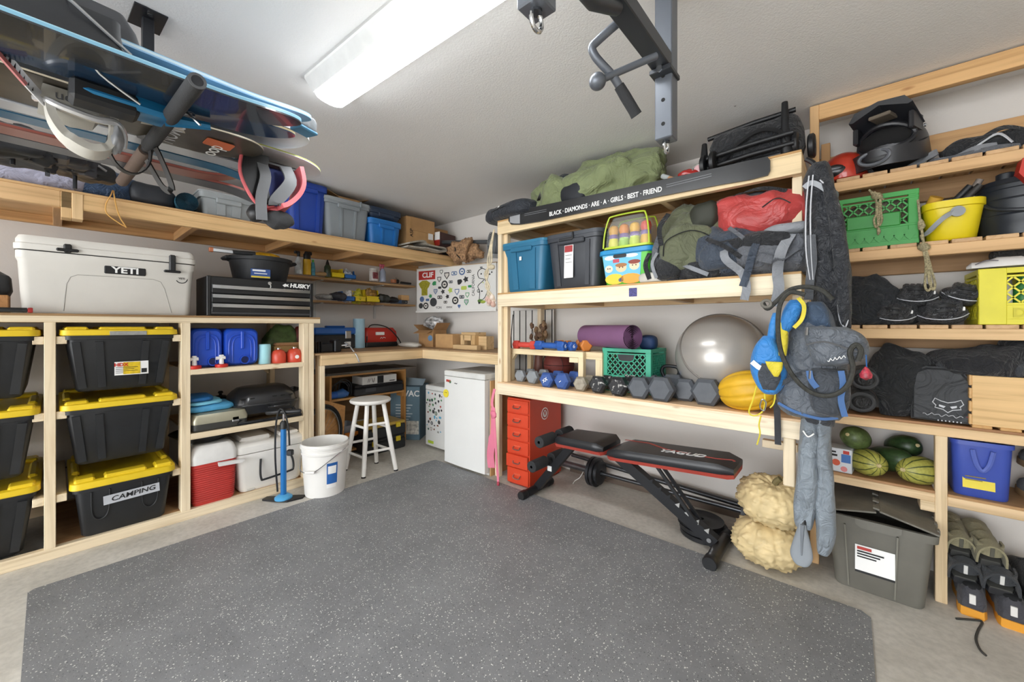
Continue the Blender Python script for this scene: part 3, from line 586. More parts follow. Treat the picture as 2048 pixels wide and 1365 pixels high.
# ---- bottom: red cooler, black bowl on it, white wheeled cooler
Z0 = .058; X0 = -3.11; y0, y1 = L(383, X0), L(474, X0); yc, w_ = (y0 + y1) / 2, y1 - y0; h = LZ(384, 895, X0) - Z0 - .01
t = thing('red_picnic_cooler', 'small red picnic cooler with a white lid and side handle', 'cooler', (X0, yc, Z0), LEFT); hb = h * .70; d = .28; cy = d / 2
rb_ = piece('body', M('#c43a33', .45), t, lambda q: q.rloft([(w_ - .03, d - .03, 0, 0, cy), (w_ - .02, d - .02, .01, 0, cy), (w_, d, hb, 0, cy)], .03))
for k in range(17):
    z = .02 + k * (hb - .03) / 17; f = z / hb; piece('rib', M('#b9342e', .45), rb_, lambda q: q.rloft([(w_ - .017 + .02 * f, d - .017 + .02 * f, z, 0, cy), (w_ - .013 + .02 * f, d - .013 + .02 * f, z + .004, 0, cy), (w_ - .017 + .02 * f, d - .017 + .02 * f, z + .008, 0, cy)], .03))
piece('lid', M('#e4e3e0', .4), t, lambda q: q.rloft([(w_ + .008, d + .008, hb, 0, cy), (w_ + .01, d + .01, hb + .05, 0, cy), (w_ - .02, d - .02, h - .015, 0, cy), (w_ - .05, d - .05, h, 0, cy)], .03))
piece('carry_handle', M('#e4e3e0', .4), t, lambda q: q.prism([(w_ * .05, hb - .005), (w_ * .06, hb - .028), (w_ * .60, hb - .035), (w_ * .66, hb - .018), (w_ * .55, hb - .012)], -.03, -.008))
q = MB(); q.lathe([(.003, 0), (.10, 0), (.12, .01), (.175, .055), (.182, .06), (.175, .063), (.11, .02), (.003, .012)], 28); tag(put(q.obj('black_pan', M('#222325', .35)), (X0 - .20, yc - .02, Z0 + h)), 'black round pan sitting on the red cooler', 'pan')
X0 = -3.12; y0, y1 = L(466, X0 - .03), L(612, X0); yc, w_ = (y0 + y1) / 2 + .005, y1 - y0 - .01; h = LZ(612, 858, X0) - Z0
WC = M('#e9e6e0', .45, var=.04)
t = thing('white_wheeled_cooler', 'square white hard cooler with a black handle on the bottom deck', 'cooler', (X0, yc, Z0), LEFT); hb = h * .72; d = .44; cy = d / 2
piece('body', WC, t, lambda q: q.rloft([(w_ - .07, d - .05, 0, 0, cy), (w_ - .05, d - .03, .02, 0, cy), (w_ - .01, d, hb - .04, 0, cy), (w_, d + .006, hb - .03, 0, cy), (w_, d + .006, hb, 0, cy)], .04, 5))
ld_ = piece('lid', WC, t, lambda q: q.rloft([(w_ - .004, d + .004, hb + .005, 0, cy), (w_, d + .008, hb + .012, 0, cy), (w_, d + .008, hb + .05, 0, cy), (w_ - .03, d - .02, h - .035, 0, cy), (w_ - .06, d - .05, h - .03, 0, cy)], .04, 5))
bx('lid_pad', WC, ld_, -w_ * .42, w_ * .02, .05, d - .06, h - .035, h, .02); bx('lid_pad', WC, ld_, w_ * .12, w_ * .44, .05, d - .06, h - .035, h - .005, .02)
piece('tow_handle', BLACK, t, lambda q: q.tube(smooth_path([(-.08, -.008, hb * .82), (-.085, -.016, hb * .5), (-.08, -.022, hb * .30), (-.06, -.024, hb * .27), (.10, -.024, hb * .33), (.125, -.022, hb * .38), (.125, -.016, hb * .6), (.11, -.008, hb * .80)], 5), .007, 8))
for x in (-.3, .3): piece('foot_notch', M('#cfccc5', .5), t, lambda q: q.box(x * w_ - .03, x * w_ + .03, .015, .03, .0, .05, .01))
# ================================================================== on the floor by the left rack
AV = YAW                                                           # rotation that turns local x along the picture plane
g = G(567, 1000); t = thing('bicycle_floor_pump', 'blue bicycle floor pump standing before the white cooler', 'bike pump', (g.x, g.y, 0), AV)
PB = M('#2273b8', .3, metal=.2)
piece('foot_plate', BLACK, t, lambda q: (q.prism([(-.135, -.02), (-.13, .025), (-.05, .035), (.05, .05), (.12, .055), (.125, .015), (.05, -.045), (-.04, -.04)], 0, .012, 'z')))
piece('foot_cap', M('#4f9fd0', .35), t, lambda q: q.lathe([(.003, .01), (.055, .01), (.055, .022), (.03, .04), (.003, .04)], 20))
piece('barrel', PB, t, lambda q: q.tube([(0, 0, .03), (0, 0, .50)], .0185, 16)); piece('collar', BLACK, t, lambda q: q.lathe([(.003, .49), (.023, .49), (.023, .53), (.012, .545), (.003, .545)], 16)); piece('piston_rod', STEEL, t, lambda q: q.tube([(0, 0, .54), (0, 0, .60)], .007, 8))
h_ = piece('handle', BLACK, t, lambda q: q.tube([(-.12, 0, .595), (-.11, 0, .6), (-.03, 0, .607), (.03, 0, .607), (.11, 0, .612), (.12, 0, .61)], [.010, .0165, .016, .016, .0165, .010], 12))
piece('hose', BLACK, t, lambda q: q.tube(smooth_path([(-.035, -.01, .06), (-.045, -.02, .3), (-.04, -.02, .52), (-.015, -.02, .625), (.02, -.02, .60), (.045, -.02, .50), (.05, -.015, .38)], 6), .006, 8)); piece('hose_head', BLACK, t, lambda q: q.box(.035, .075, -.03, 0, .31, .35, .006))
g = G(650, 984); t = thing('white_bucket', 'white plastic bucket with a wire bail and blue label', 'bucket', (g.x, g.y, 0), AV)
WB = M('#e6e4df', .35, var=.04); BKh = .372
piece('body', WB, t, lambda q: q.lathe([(.003, .0), (.125, 0), (.131, .006), (.150, BKh - .075), (.155, BKh - .072), (.157, BKh - .06), (.152, BKh - .055), (.153, BKh - .035), (.160, BKh - .032), (.161, BKh - .018), (.156, BKh - .015), (.157, BKh), (.151, BKh), (.126, .01), (.003, .008)], 36))
piece('bail', STEEL, t, lambda q: q.tube(smooth_path([(-.157, 0, BKh - .05), (-.158, -.04, BKh - .13), (-.10, -.135, BKh - .175), (0, -.165, BKh - .17), (.10, -.145, BKh - .10), (.157, -.02, BKh - .05)], 6), .003, 6))
piece('bail_grip', WB, t, lambda q: q.tube([(-.06, -.155, BKh - .178), (.01, -.168, BKh - .172)], .009, 10))
def arc_label(q, r0, r1, a0, a1, z0, z1, dr=.0015, n=8):
    rings = []
    for k in range(n + 1):
        a = a0 + (a1 - a0) * k / n; c, s_ = cos(a), sin(a)
        rings.append([((r0) * c, (r0) * s_, z0), ((r0 + dr) * c, (r0 + dr) * s_, z0), ((r1 + dr) * c, (r1 + dr) * s_, z1), ((r1) * c, (r1) * s_, z1)])
    q.loft(rings)
piece('blue_label', M('#2a66b0', .5), t, lambda q: arc_label(q, .137, .146, -1.05, -.55, .10, .245)); piece('label_print', PRINT_W, t, lambda q: arc_label(q, .1425, .1475, -1.0, -.62, .17, .225)); piece('label_foot', PRINT_W, t, lambda q: arc_label(q, .1355, .1375, -1.05, -.6, .072, .098))
# ---- stool
ft = [G(727, 957), G(691, 941), G(753, 927), G(792, 942)]; c0 = sum(ft, Vector()) / 4
t = thing('white_stool', 'white round wooden stool beside the bucket', 'stool', (c0.x, c0.y, 0)); zs = .60; SW = M('#ebe8e2', .4, var=.04)
piece('seat', SW, t, lambda q: q.lathe([(.003, zs - .036), (.14, zs - .036), (.158, zs - .026), (.163, zs - .014), (.155, zs - .003), (.13, zs), (.003, zs - .004)], 32))
tops = []
for f in ft:
    l_ = f - c0; top = Vector((l_.x * .50, l_.y * .50, zs - .03)); tops.append((l_, top)); piece('leg', SW, t, lambda q: q.tube([(l_.x, l_.y, 0), l_.lerp(top, .5), top], [.0165, .019, .0165], 12)); 
    piece('rubber_foot', BLACK, t, lambda q: q.tube([(l_.x, l_.y, .0), (l_.x * .995, l_.y * .995, .012)], .0175, 12))
for (i, j, fr) in ((0, 1, .26), (0, 3, .33), (1, 2, .40), (2, 3, .30), (0, 1, .66), (0, 3, .70), (2, 3, .64)):
    piece('rung', SW, t, lambda q: q.tube([tops[i][0].lerp(tops[i][1], fr), tops[j][0].lerp(tops[j][1], fr)], .0105, 10))
# ================================================================== below the workbench
CARD = M('#b58a5c', .8, var=.12, vs=14); CARD2 = M('#c49a68', .8, var=.12, vs=14)
def carton(label, loc, rz, w, d, h, mat=None, flaps=(), group=None, cat='carton', name='cardboard_carton', tape=True, parent=None):
    t = thing(name, label, cat, loc, rz, group); mat = mat or CARD; th = .004
    bd = MB()
    if flaps: bd.rloft([(w, d, 0, 0, d / 2), (w, d, h, 0, d / 2), (w - 2 * th, d - 2 * th, h, 0, d / 2), (w - 2 * th, d - 2 * th, .006, 0, d / 2)], .002, 1)
    else: bd.box(-w / 2, w / 2, 0, d, 0, h, .003)
    bd.obj('box_body', mat, t)
    for s_, a in flaps:
        L_ = min(w, d) * .48; q = MB()
        if s_ in 'fb': q.box(-w / 2 + .003, w / 2 - .003, -.002, .002, 0, L_); o = q.obj('flap', mat, t); o.location = (0, .002 if s_ == 'f' else d - .002, h); o.rotation_euler = (a if s_ == 'f' else -a, 0, 0)
        else: q.box(-.002, .002, .003, d - .003, 0, L_); o = q.obj('flap', mat, t); o.location = (-w / 2 + .002 if s_ == 'l' else w / 2 - .002, 0, h); o.rotation_euler = (0, -a if s_ == 'l' else a, 0)
    if tape and not flaps: bx('tape', M('#cdb083', .3), t, -w / 2 - .001, w / 2 + .001, d * .45, d * .55, h - .03, h + .001, 0)
    return t
XCb = -3.52; ya, yb = L(659, XCb), L(812, XCb); zt = LZ(812, 738, XCb); 
t = thing('timber_cubby', 'open wooden cubby of three compartments under the workbench', 'shelf unit', (XCb, 0, 0), LEFT); wc = WOOD('#c68f50', 'z'); wx = WOOD('#cc9a5e', 'x')
bx('side_panel', wc, t, ya, ya + .02, 0, .34, 0, zt); bx('side_panel', wc, t, yb - .02, yb, 0, .34, 0, zt)
zsh = [LZ(700, 800, XCb), LZ(760, 862, XCb) - .0]
for z in (.03, zsh[1], zsh[0], zt - .02): bx('shelf_board', wx, t, ya + .02, yb - .02, .003, .34, z, z + .02)
bx('back_panel', WOOD('#8f7350', 'x'), t, ya, yb, .34, .35, 0, zt); bx('cleat', wc, t, yb - .045, yb - .02, 0, .33, zsh[0] - .045, zsh[0]); bx('cleat', wc, t, yb - .06, yb - .02, 0, .33, zsh[1] - .03, zsh[1])
yc, w_, z0, h = LB(706, 811, 760, 788, XCb + .005)
zA = zsh[0] + .02
t = thing('black_tool_case', 'long black moulded tool case on the cubby top shelf', 'tool case', (XCb + .02, (L(706, XCb) + yb) / 2 - .015, zA), LEFT); w_ = yb - L(706, XCb) - .05
bx('shell', M('#2b2b2d', .5, bump=.2), t, -w_ / 2, w_ / 2, 0, .30, 0, .075, .012); bx('shell_lid', M('#2b2b2d', .5, bump=.2), t, -w_ / 2 + .003, w_ / 2 - .003, .0, .30, .077, .105, .012); piece('moulded_mark', M('#45464a', .4), t, lambda q: q.box(-w_ * .3, -w_ * .1, -.003, .002, .03, .07, .002))
t = thing('printed_box', 'flat white box with black pattern on the tool case', 'box', (XCb + .03, L(757, XCb), zA + .105), LEFT); w_ = L(790, XCb) - L(722, XCb)
bx('box_body', M('#dcdad6', .6), t, -w_ / 2, w_ / 2, 0, .2, 0, .075, .002); bx('black_panel', PRINT_B, t, -w_ * .08, w_ * .1, -.0015, 0, .002, .073, 0); text('//', .05, PRINT_B, t, (-w_ * .32, -.001, .035)); text('\\/', .06, PRINT_B, t, (-w_ * .2, -.001, .035)); bx('print_line', PRINT_B, t, w_ * .28, w_ * .44, -.0015, 0, .012, .02, 0)
t = thing('blue_power_tool', 'blue power tool with tangled black cord in the cubby', 'power tool', (XCb + .01, L(682, XCb), zA), LEFT)
piece('motor_body', M('#2b62b8', .4), t, lambda q: (q.tube([(-.085, .05, .035), (-.02, .05, .035)], .034, 14))); piece('front_housing', M('#3f6fb3', .4), t, lambda q: q.tube([(-.02, .05, .035), (.03, .04, .045), (.08, .03, .03)], [.034, .045, .02], 14)); 
for k in range(3): piece('cord', BLACK, t, lambda q: q.tube(smooth_path([(-.06 + .03 * k, .06, .06), (-.05 + .03 * k, .03, .13 + .02 * k), (.02 + .03 * k, .02, .15), (.08 + .015 * k, .03, .09), (.05 + .02 * k, .01, .02)], 6), .006, 6))
for k, (px, c, lab, hh) in enumerate(((702, '#8d9298', 'grey plastic bin in the cubby behind the stool', .09), (738, '#a8a8a4', 'pale plastic bin behind the stool legs', .07), (780, '#a13d2a', 'small red box on the cubby middle shelf', .06))):
    q = MB(); q.rloft([(.13, .2, 0, 0, .1), (.15, .22, hh, 0, .1), (.14, .21, hh, 0, .1), (.12, .19, .01, 0, .1)], .02); tag(put(q.obj('small_bin', M(c, .5)), (XCb - .01, L(px, XCb), zsh[1] + .02), LEFT), lab, 'bin')
tag(bx('orange_level', M('#d9822b', .5), None, XCb + .005, XCb + .03, L(688, XCb), L(730, XCb), zsh[1] + .02, zsh[1] + .05), 'orange strip lying on the cubby shelf edge', 'strip')
for k, (p0, p1, dz, c) in enumerate(((652, 815, .0, '#6b655d'), (700, 833, .012, '#8b8379'), (655, 800, .024, '#55504a'))):
    X0 = -3.5 + .05 * k; tag(bx('sheet_offcut', WOOD(c, 'x'), None, -3.86, X0 + .0, L(p0, X0), min(L(p1, X0), 2.6), zt + .0015 + dz, zt + .011 + dz, .001), ['lowest of the dark sheet offcuts lying on the cubby', 'middle of the dark sheet offcuts, jutting out furthest right', 'topmost of the dark sheet offcuts on the cubby'][k], 'sheet', 'sheet offcuts')
# leaning plywood + wheel
X0 = -3.49; q = MB(); ypl = [L(646, X0), L(690, X0), L(683, X0), L(646, X0)]; q.prism([(L(640, X0), 0), (L(640, X0), LZ(645, 798, X0)), (L(690, X0), LZ(690, 812, X0)), (L(684, X0), .02)], X0 - .008, X0 + .008, 'x')
tag(q.obj('plywood_offcut', WOOD('#d19a5e', 'x')), 'plywood offcut standing under the bench behind the bucket', 'plywood')
X0 = -3.34; wr = .27
t = thing('spare_bicycle_wheel', 'spoked bicycle wheel with black tyre behind the bench leg', 'bicycle wheel', (X0, L(644, X0), wr), R(120))
def ring(q, R_, r_, n=36, k=8): q.tube([(R_ * cos(2 * pi * i / n), 0, R_ * sin(2 * pi * i / n)) for i in range(n)], r_, k, True)
piece('tyre', BLACK, t, lambda q: ring(q, wr - .018, .018)); piece('rim', STEEL, t, lambda q: ring(q, wr - .038, .006)); piece('hub', STEEL, t, lambda q: q.tube([(0, -.03, 0), (0, .03, 0)], .014, 12))
for k in range(20): a = 2 * pi * k / 20; piece('spoke', CHROME, t, lambda q: q.tube([(.012 * cos(a + .4), 0, .012 * sin(a + .4)), ((wr - .04) * cos(a), 0, (wr - .04) * sin(a))], .0012, 5))
# organiser cases
g = G(822, 903)
for k in range(2):
    t = thing('organiser_case', ['lower black and yellow tool organiser on the floor', 'upper black and yellow tool organiser with clear lid'][k], 'tool case', (-3.34, 2.06, .0 + .135 * k), LEFT, 'tool organisers'); w_ = .42; hh = .135
    bx('shell', M('#26282a', .5), t, -w_ / 2, w_ / 2, 0, .30, 0, hh - .03, .012); bx('lid', M('#c9a54c' if k else '#2d2e30', .3), t, -w_ / 2 + .003, w_ / 2 - .003, .0, .3, hh - .03, hh, .01)
    for x in (-.13, .12): bx('latch', M('#e2c52a', .4), t, x - .025, x + .025, -.012, .004, hh - .055, hh - .008, .004)
# blue-grey carton
t = thing('vacuum_carton', 'tall blue-grey printed carton in the corner under the bench', 'carton', (-3.55, 2.40, 0), R(35)); 
VC = M('#66808f', .7, var=.1); hv = .56
bx('box_body', VC, t, -.16, .16, 0, .3, 0, hv, .003); piece('open_flap', M('#8b9aa2', .7), t, lambda q: q.prism([(-.16, hv), (.16, hv), (.19, hv + .07), (-.12, hv + .09)], .1, .105)); text('-VAC', .085, PRINT_W, t, (.06, -.002, hv - .075), bold=.002)
for k in range(6): bx('print_line', M('#c3cdd2', .6), t, -.10, .08 - .02 * (k % 3), -.0015, 0, hv - .2 - k * .03, hv - .19 - k * .03, 0)
bx('printed_picture', M('#d6d3c9', .6, var=.6, vs=30), t, -.02, .15, -.0015, 0, .06, .2, 0)
# ---- two small fridges
def fridge(label, x0, x1, y, h, d, hinge=False):
    t = thing('mini_fridge', label, 'fridge', ((x0 + x1) / 2, y, 0), 0); w_ = x1 - x0
    bx('cabinet', WHITE, t, -w_ / 2 + .004, w_ / 2 - .004, .055, d, .0, h - .004, .006); bx('gasket', M('#4a4a4a', .7), t, -w_ / 2 + .01, w_ / 2 - .01, .045, .056, .03, h - .035, .002)
    dr = piece('door', M('#e4e4e1', .35, var=.02), t, lambda q: q.prism([(-w_ / 2, .046)] + [(-w_ / 2 + w_ * k / 10, .006 - .008 * sin(pi * k / 10)) for k in range(11)] + [(w_ / 2, .046)], .025, h - .05, 'z'))
    bx('top_cap', M('#dededa', .4), t, -w_ / 2 - .002, w_ / 2 + .002, .0, d, h - .048, h, .008)
    return t, dr, w_
t, dr, w_ = fridge('white mini fridge with plain door beside the bench leg', -2.675, -2.185, 2.205, .815, .46)
text('PRO', .03, M('#c4372c', .6, var=0), dr, (-w_ * .38, .0, .725), ext=.003)
for x, z, r_, c in ((-.165, .72, .012, '#3b7a52'), (-.22, .615, .035, '#e5d23c')): piece('round_sticker', M(c, .6, var=0), dr, lambda q: q.lathe([(.001, 0), (r_, 0), (r_, .003), (.001, .003)], 18, 'y', (x, -.002, z)))
text('~', .06, PRINT_B, dr, (-.09, -.003, .715), ext=.002)
for s_ in (-.008, .008): piece('smile_dot', PRINT_B, dr, lambda q: q.lathe([(.001, 0), (.004, 0), (.004, .001), (.001, .001)], 10, 'y', (-.22 + s_, -.003, .622)))
tag(bx('cardboard_sheet', CARD2, None, -2.178, -2.166, 2.26, 2.66, 0, .76, .001), 'cardboard sheet standing between the plain fridge and bench leg', 'cardboard')
t, dr, w_ = fridge('small white fridge door covered in stickers behind the plain fridge', -3.20, -2.70, 2.40, .615, .38)
rs = random.Random(3)
cols = ['#2d2f31', '#3c7d4a', '#b23a2a', '#31363a', '#7a4a34', '#2f5f49', '#444', '#5fa8c8', '#999']
cols = [c if len(c) == 7 else '#444444' for c in cols]
def decals(par, x0, x1, z0, z1, y, n, rs, smin, smax, pal, avoid=()):
    placed = list(avoid); n0 = n + len(placed)
    for _ in range(n * 30):
        if n <= 0: break
        s_ = (smax - (smax - smin) * min(1, len(placed) / (n0 * .8))) * rs.uniform(.8, 1); x = rs.uniform(x0 + s_, x1 - s_); z = rs.uniform(z0 + s_, z1 - s_)
        if any((x - a) ** 2 + (z - b_) ** 2 < (s_ + c) ** 2 for a, b_, c in placed): continue
        placed.append((x, z, s_)); n -= 1; m_ = M(rs.choice(pal), .6, var=0); k = rs.randint(0, 4); q = MB()
        if k == 0: q.lathe([(.0005, 0), (s_, 0), (s_, .001), (.0005, .001)], 16, 'y', (x, y - .001, z))
        elif k == 1: q.prism(rpoly(s_ * 1.7, s_ * .95, s_ * .3, 3, x, z), y - .001, y)
        elif k == 2: q.prism([(x + s_ * (1 if i % 2 else .55) * cos(2 * pi * i / 10), z + s_ * (1 if i % 2 else .55) * sin(2 * pi * i / 10)) for i in range(10)], y - .001, y)
        elif k == 3: q.prism([(x - s_ * .7, z + s_ * .6), (x - s_ * .7, z - s_ * .1), (x, z - s_), (x + s_ * .7, z - s_ * .1), (x + s_ * .7, z + s_ * .6)], y - .001, y)
        else: q.prism([(x + s_ * rs.uniform(.5, 1) * cos(2 * pi * i / 9), z + s_ * rs.uniform(.5, 1) * sin(2 * pi * i / 9)) for i in range(9)], y - .001, y)
        o = q.obj('sticker', m_, par, smooth=False)
        if k in (0, 1, 3) and s_ > .016 and rs.random() < .6:
            q = MB()
            if k == 0: q.lathe([(.0005, 0), (s_ * .6, 0), (s_ * .6, .001), (.0005, .001)], 16, 'y', (x, y - .0016, z)); 
            elif k == 1: q.prism(rpoly(s_ * 1.4, s_ * .5, s_ * .2, 3, x, z), y - .0016, y)
            else: q.prism([(x - s_ * .5, z + s_ * .4), (x - s_ * .5, z), (x, z - s_ * .7), (x + s_ * .5, z), (x + s_ * .5, z + s_ * .4)], y - .0016, y)
            q.obj('sticker_face', M(rs.choice(['#e8e6e0', '#d8d4cc', '#b9bcbf', '#e6e9e2']), .6, var=0), o, smooth=False)
            if k != 3: piece('sticker_mark', m_, o, lambda q: q.prism([(x - s_ * .35, z - s_ * .12), (x + s_ * .3, z - s_ * .2), (x + s_ * .38, z + s_ * .1), (x, z + s_ * .22), (x - s_ * .3, z + s_ * .12)], y - .0021, y - .0015), smooth=False)
decals(dr, -w_ / 2 + .005, 0.02, .16, .555, -.001, 40, rs, .012, .024, cols)
bx('sticker', M('#b7cc3a', .6), dr, -.2, -.12, -.006, 0, .05, .075, 0)
# ================================================================== on the workbench
ZB = .984; X0 = -3.62
y0, y1 = L(629, X0), L(727, X0); w_ = y1 - y0; hh = LZ(700, 652, X0) - ZB
t = thing('black_blue_toolbox', 'black toolbox with a blue lid on the workbench', 'toolbox', (X0, (y0 + y1) / 2, ZB), LEFT)
bx('box_body', M('#25272a', .45), t, -w_ / 2, w_ / 2, 0, .24, 0, hh * .62, .01); bx('lid', M('#2f66b4', .4), t, -w_ / 2 - .003, w_ / 2 + .003, -.004, .245, hh * .62, hh * .92, .012); bx('lid_handle', M('#2f66b4', .4), t, -w_ * .2, w_ * .2, .08, .13, hh * .92, hh, .01)
bx('latch', STEEL, t, w_ * .10, w_ * .22, -.014, .0, hh * .44, hh * .78, .004)
for x in (.1, .36): bx('paper_label', PRINT_W, t, x * w_, (x + .12) * w_, -.002, 0, hh * .06, hh * .30, 0)
for x in (.36, .36): bx('paper_label', PRINT_W, t, x * w_, (x + .12) * w_, -.002, 0, hh * .36, hh * .52, 0)
[bx('print_line', PRINT_B, t, (.375 + .03 * (k % 3)) * w_, (.395 + .03 * (k % 3)) * w_, -.003, 0, hh * (.39 + .06 * (k // 3)), hh * (.43 + .06 * (k // 3)), 0) for k in range(6)]
q = MB(); w2 = (L(731, X0) - L(710, X0)) / 2; h2 = LZ(720, 638, X0) - ZB; q.lathe([(w2 * .8, 0), (w2, 0), (w2, h2), (w2 * .8, h2), (w2 * .8, .004)], 18); tag(put(q.obj('pale_blue_tube', M('#a9cfe2', .4)), (X0 - .02, L(720, X0), ZB)), 'pale blue upright roll between toolbox and red charger', 'roll')
y0, y1 = L(732, X0), L(798, X0); w_ = y1 - y0; hh = LZ(765, 656, X0) - ZB
t = thing('red_job_radio', 'red and black jobsite charger with a carrying cable on the workbench', 'charger', (X0 - .01, (y0 + y1) / 2, ZB), LEFT)
piece('base', BLACK, t, lambda q: q.rloft([(w_ * .98, .22, 0, 0, .11), (w_, .23, .02, 0, .11), (w_ * .96, .21, .05, 0, .11)], .02)); piece('shell', M('#bd3226', .4), t, lambda q: q.rloft([(w_ * .96, .21, .05, 0, .11), (w_, .22, .07, 0, .11), (w_ * .96, .2, hh * .8, 0, .11), (w_ * .84, .15, hh, 0, .11)], .03))
bx('display', PRINT_W, t, -w_ * .2, .02, -.006, .01, hh * .62, hh * .78, .003); piece('script_mark', PRINT_W, t, lambda q: q.tube([(-.03, -.006, .085), (-.015, -.006, .10), (-.005, -.006, .086), (.01, -.006, .10), (.03, -.006, .09)], .0025, 5)); piece('cable', BLACK, t, lambda q: q.tube(smooth_path([(-w_ * .48, -.01, .06), (-w_ * .3, .05, hh + .02), (w_ * .1, .0, hh + .01), (w_ * .4, -.02, hh * .55), (w_ * .56, -.01, .03), (w_ * .62, .02, .01)], 6), .006, 6))
t = thing('bench_clamp', 'black clamp with a steel lever at the workbench edge', 'clamp', (-3.16, L(668, -3.16), ZB), LEFT)
bx('jaw', BLACKM, t, -.11, .02, .05, .12, 0, .075, .008); bx('jaw', BLACKM, t, .02, .075, .03, .13, 0, .10, .008); piece('frame_bar', BLACKM, t, lambda q: q.box(-.16, .10, .08, .11, .0, .03, .004)); piece('screw', STEEL, t, lambda q: q.tube([(.075, .07, .05), (.13, .03, .055)], .009, 10))
piece('lever', STEEL, t, lambda q: q.tube([(.105, .035, .075), (.13, .0, .05), (.155, -.07, -.03), (.175, -.075, -.085)], [.008, .007, .006, .007], 8))
for k in range(5): piece('jaw_tooth', BLACKM, t, lambda q: q.box(-.17 + .02 * k, -.16 + .02 * k, .03, .06, 0, .09, .003))
q = MB(); q.blob((-3.75, L(640, -3.75), ZB + .10), (.06, .09, .03), amp=.3, fr=14, seed=4); tag(q.obj('blue_rag', M('#31588f', .8, var=.3)), 'crumpled blue rag at the toolbox end', 'rag')
tag(bx('small_green_box', M('#3c7a66', .5), None, -3.72, -3.68, 2.28, 2.36, ZB, ZB + .025), 'small green box on the workbench right of the charger', 'box')
t = carton('brown carton with torn open flaps in the bench corner', (-3.30, 2.48, ZB), R(12), .19, .22, .17, CARD, (('f', 1.9), ('l', .9), ('r', .6)))
piece('tape_patch', M('#6a8fb5', .6), t, lambda q: q.lathe([(.001, 0), (.03, 0), (.03, .002), (.001, .002)], 14, 'y', (.06, -.003, .09)))
q = MB(); q.blob((-3.32, 2.60, ZB + .25), (.10, .08, .06), amp=.5, fr=16, fold=.2, ff=14, seed=9); tag(q.obj('crumpled_foil_bag', M('#c9c9c9', .4, var=.9, vs=26)), 'crumpled black and white bag stuffed in the torn carton', 'bag')
carton('closed brown carton on the bench below the sticker board', (-2.99, 2.46, ZB), R(-2), .27, .2, .135, CARD2)
t = thing('timber_jig', 'small block frame of pale timber offcuts on the bench', 'wood blocks', (-2.62, 2.42, ZB)); wj = WOOD('#d9b98a', 'x')
bx('block', wj, t, -.19, .13, 0, .05, 0, .04); bx('block', WOOD('#d9b98a', 'z'), t, -.14, -.09, .05, .2, .0, .13); bx('block', WOOD('#d0ad7a', 'z'), t, .0, .05, .05, .2, .0, .13); bx('block', wj, t, -.14, .05, .06, .2, .13, .155); bx('block', wj, t, .05, .15, .1, .2, 0, .12); bx('block', wj, t, -.10, .01, .05, .055, .08, .13)
q = MB(); q.blob((0, 0, .02), (.13, .06, .03), amp=.3, fr=12, flat=0.001, seed=5, fold=.2, ff=10); tag(put(q.obj('white_sack', M('#d5d1c8', .6)), (-3.40, 2.36, ZB), R(10)), 'limp white plastic sack on the bench before the torn carton', 'bag')
# ================================================================== small shelves
ZS = 1.648; XS = -3.62
def bottle(label, px, prof, mats, X=XS, z=ZS, name='bottle', cat='bottle', group='bottles on the thin shelf'):
    t = thing(name, label, cat, (X, L(px, X), z), LEFT, group)
    for nm, m_, pr in zip(('body', 'cap', 'top_nozzle'), mats, prof): piece(nm, m_, t, lambda q: q.lathe(pr, 16))
    return t
t = bottle('white and blue spray bottle at the left of the thin shelf', 597, [[(.002, 0), (.028, 0), (.03, .006), (.03, .10), (.012, .15), (.002, .15)], [(.002, .15), (.013, .15), (.012, .185), (.002, .185)]], [M('#cfd8dd', .4, var=.4, vs=30), BLACK], name='spray_bottle')
piece('trigger', BLACK, t, lambda q: q.box(-.035, .012, -.01, .01, .175, .2, .005))
t = bottle('yellow canister with black top on the thin shelf', 614, [[(.002, 0), (.031, 0), (.032, .004), (.032, .135), (.002, .135)], [(.002, .135), (.028, .135), (.03, .175), (.018, .195), (.002, .195)]], [M('#dfb21f', .4), BLACK], name='canister')
piece('trigger', BLACK, t, lambda q: q.box(-.02, .04, -.012, .012, .175, .205, .006))
bottle('small green and blue bottle beside the yellow canister', 626, [[(.002, 0), (.018, 0), (.019, .06), (.012, .115), (.002, .115)], [(.002, .115), (.009, .115), (.008, .14), (.002, .14)]], [M('#4d9fb8', .4, var=.6, vs=40), M('#58b040', .4)])
bottle('dark green squeeze bottle with pointed nozzle', 655, [[(.002, 0), (.027, 0), (.029, .01), (.028, .09), (.018, .108), (.002, .108)], [(.002, .108), (.017, .108), (.014, .125), (.004, .155), (.002, .155)]], [M('#33402c', .4, var=.8, vs=35), BLACK])
q = MB(); q.blob((XS, L(641, XS), ZS + .02), (.03, .06, .02), amp=.3, fr=20); tag(q.obj('sanding_sponge', M('#a98a5f', .9)), 'brown sponge lying on the thin shelf', 'sponge')
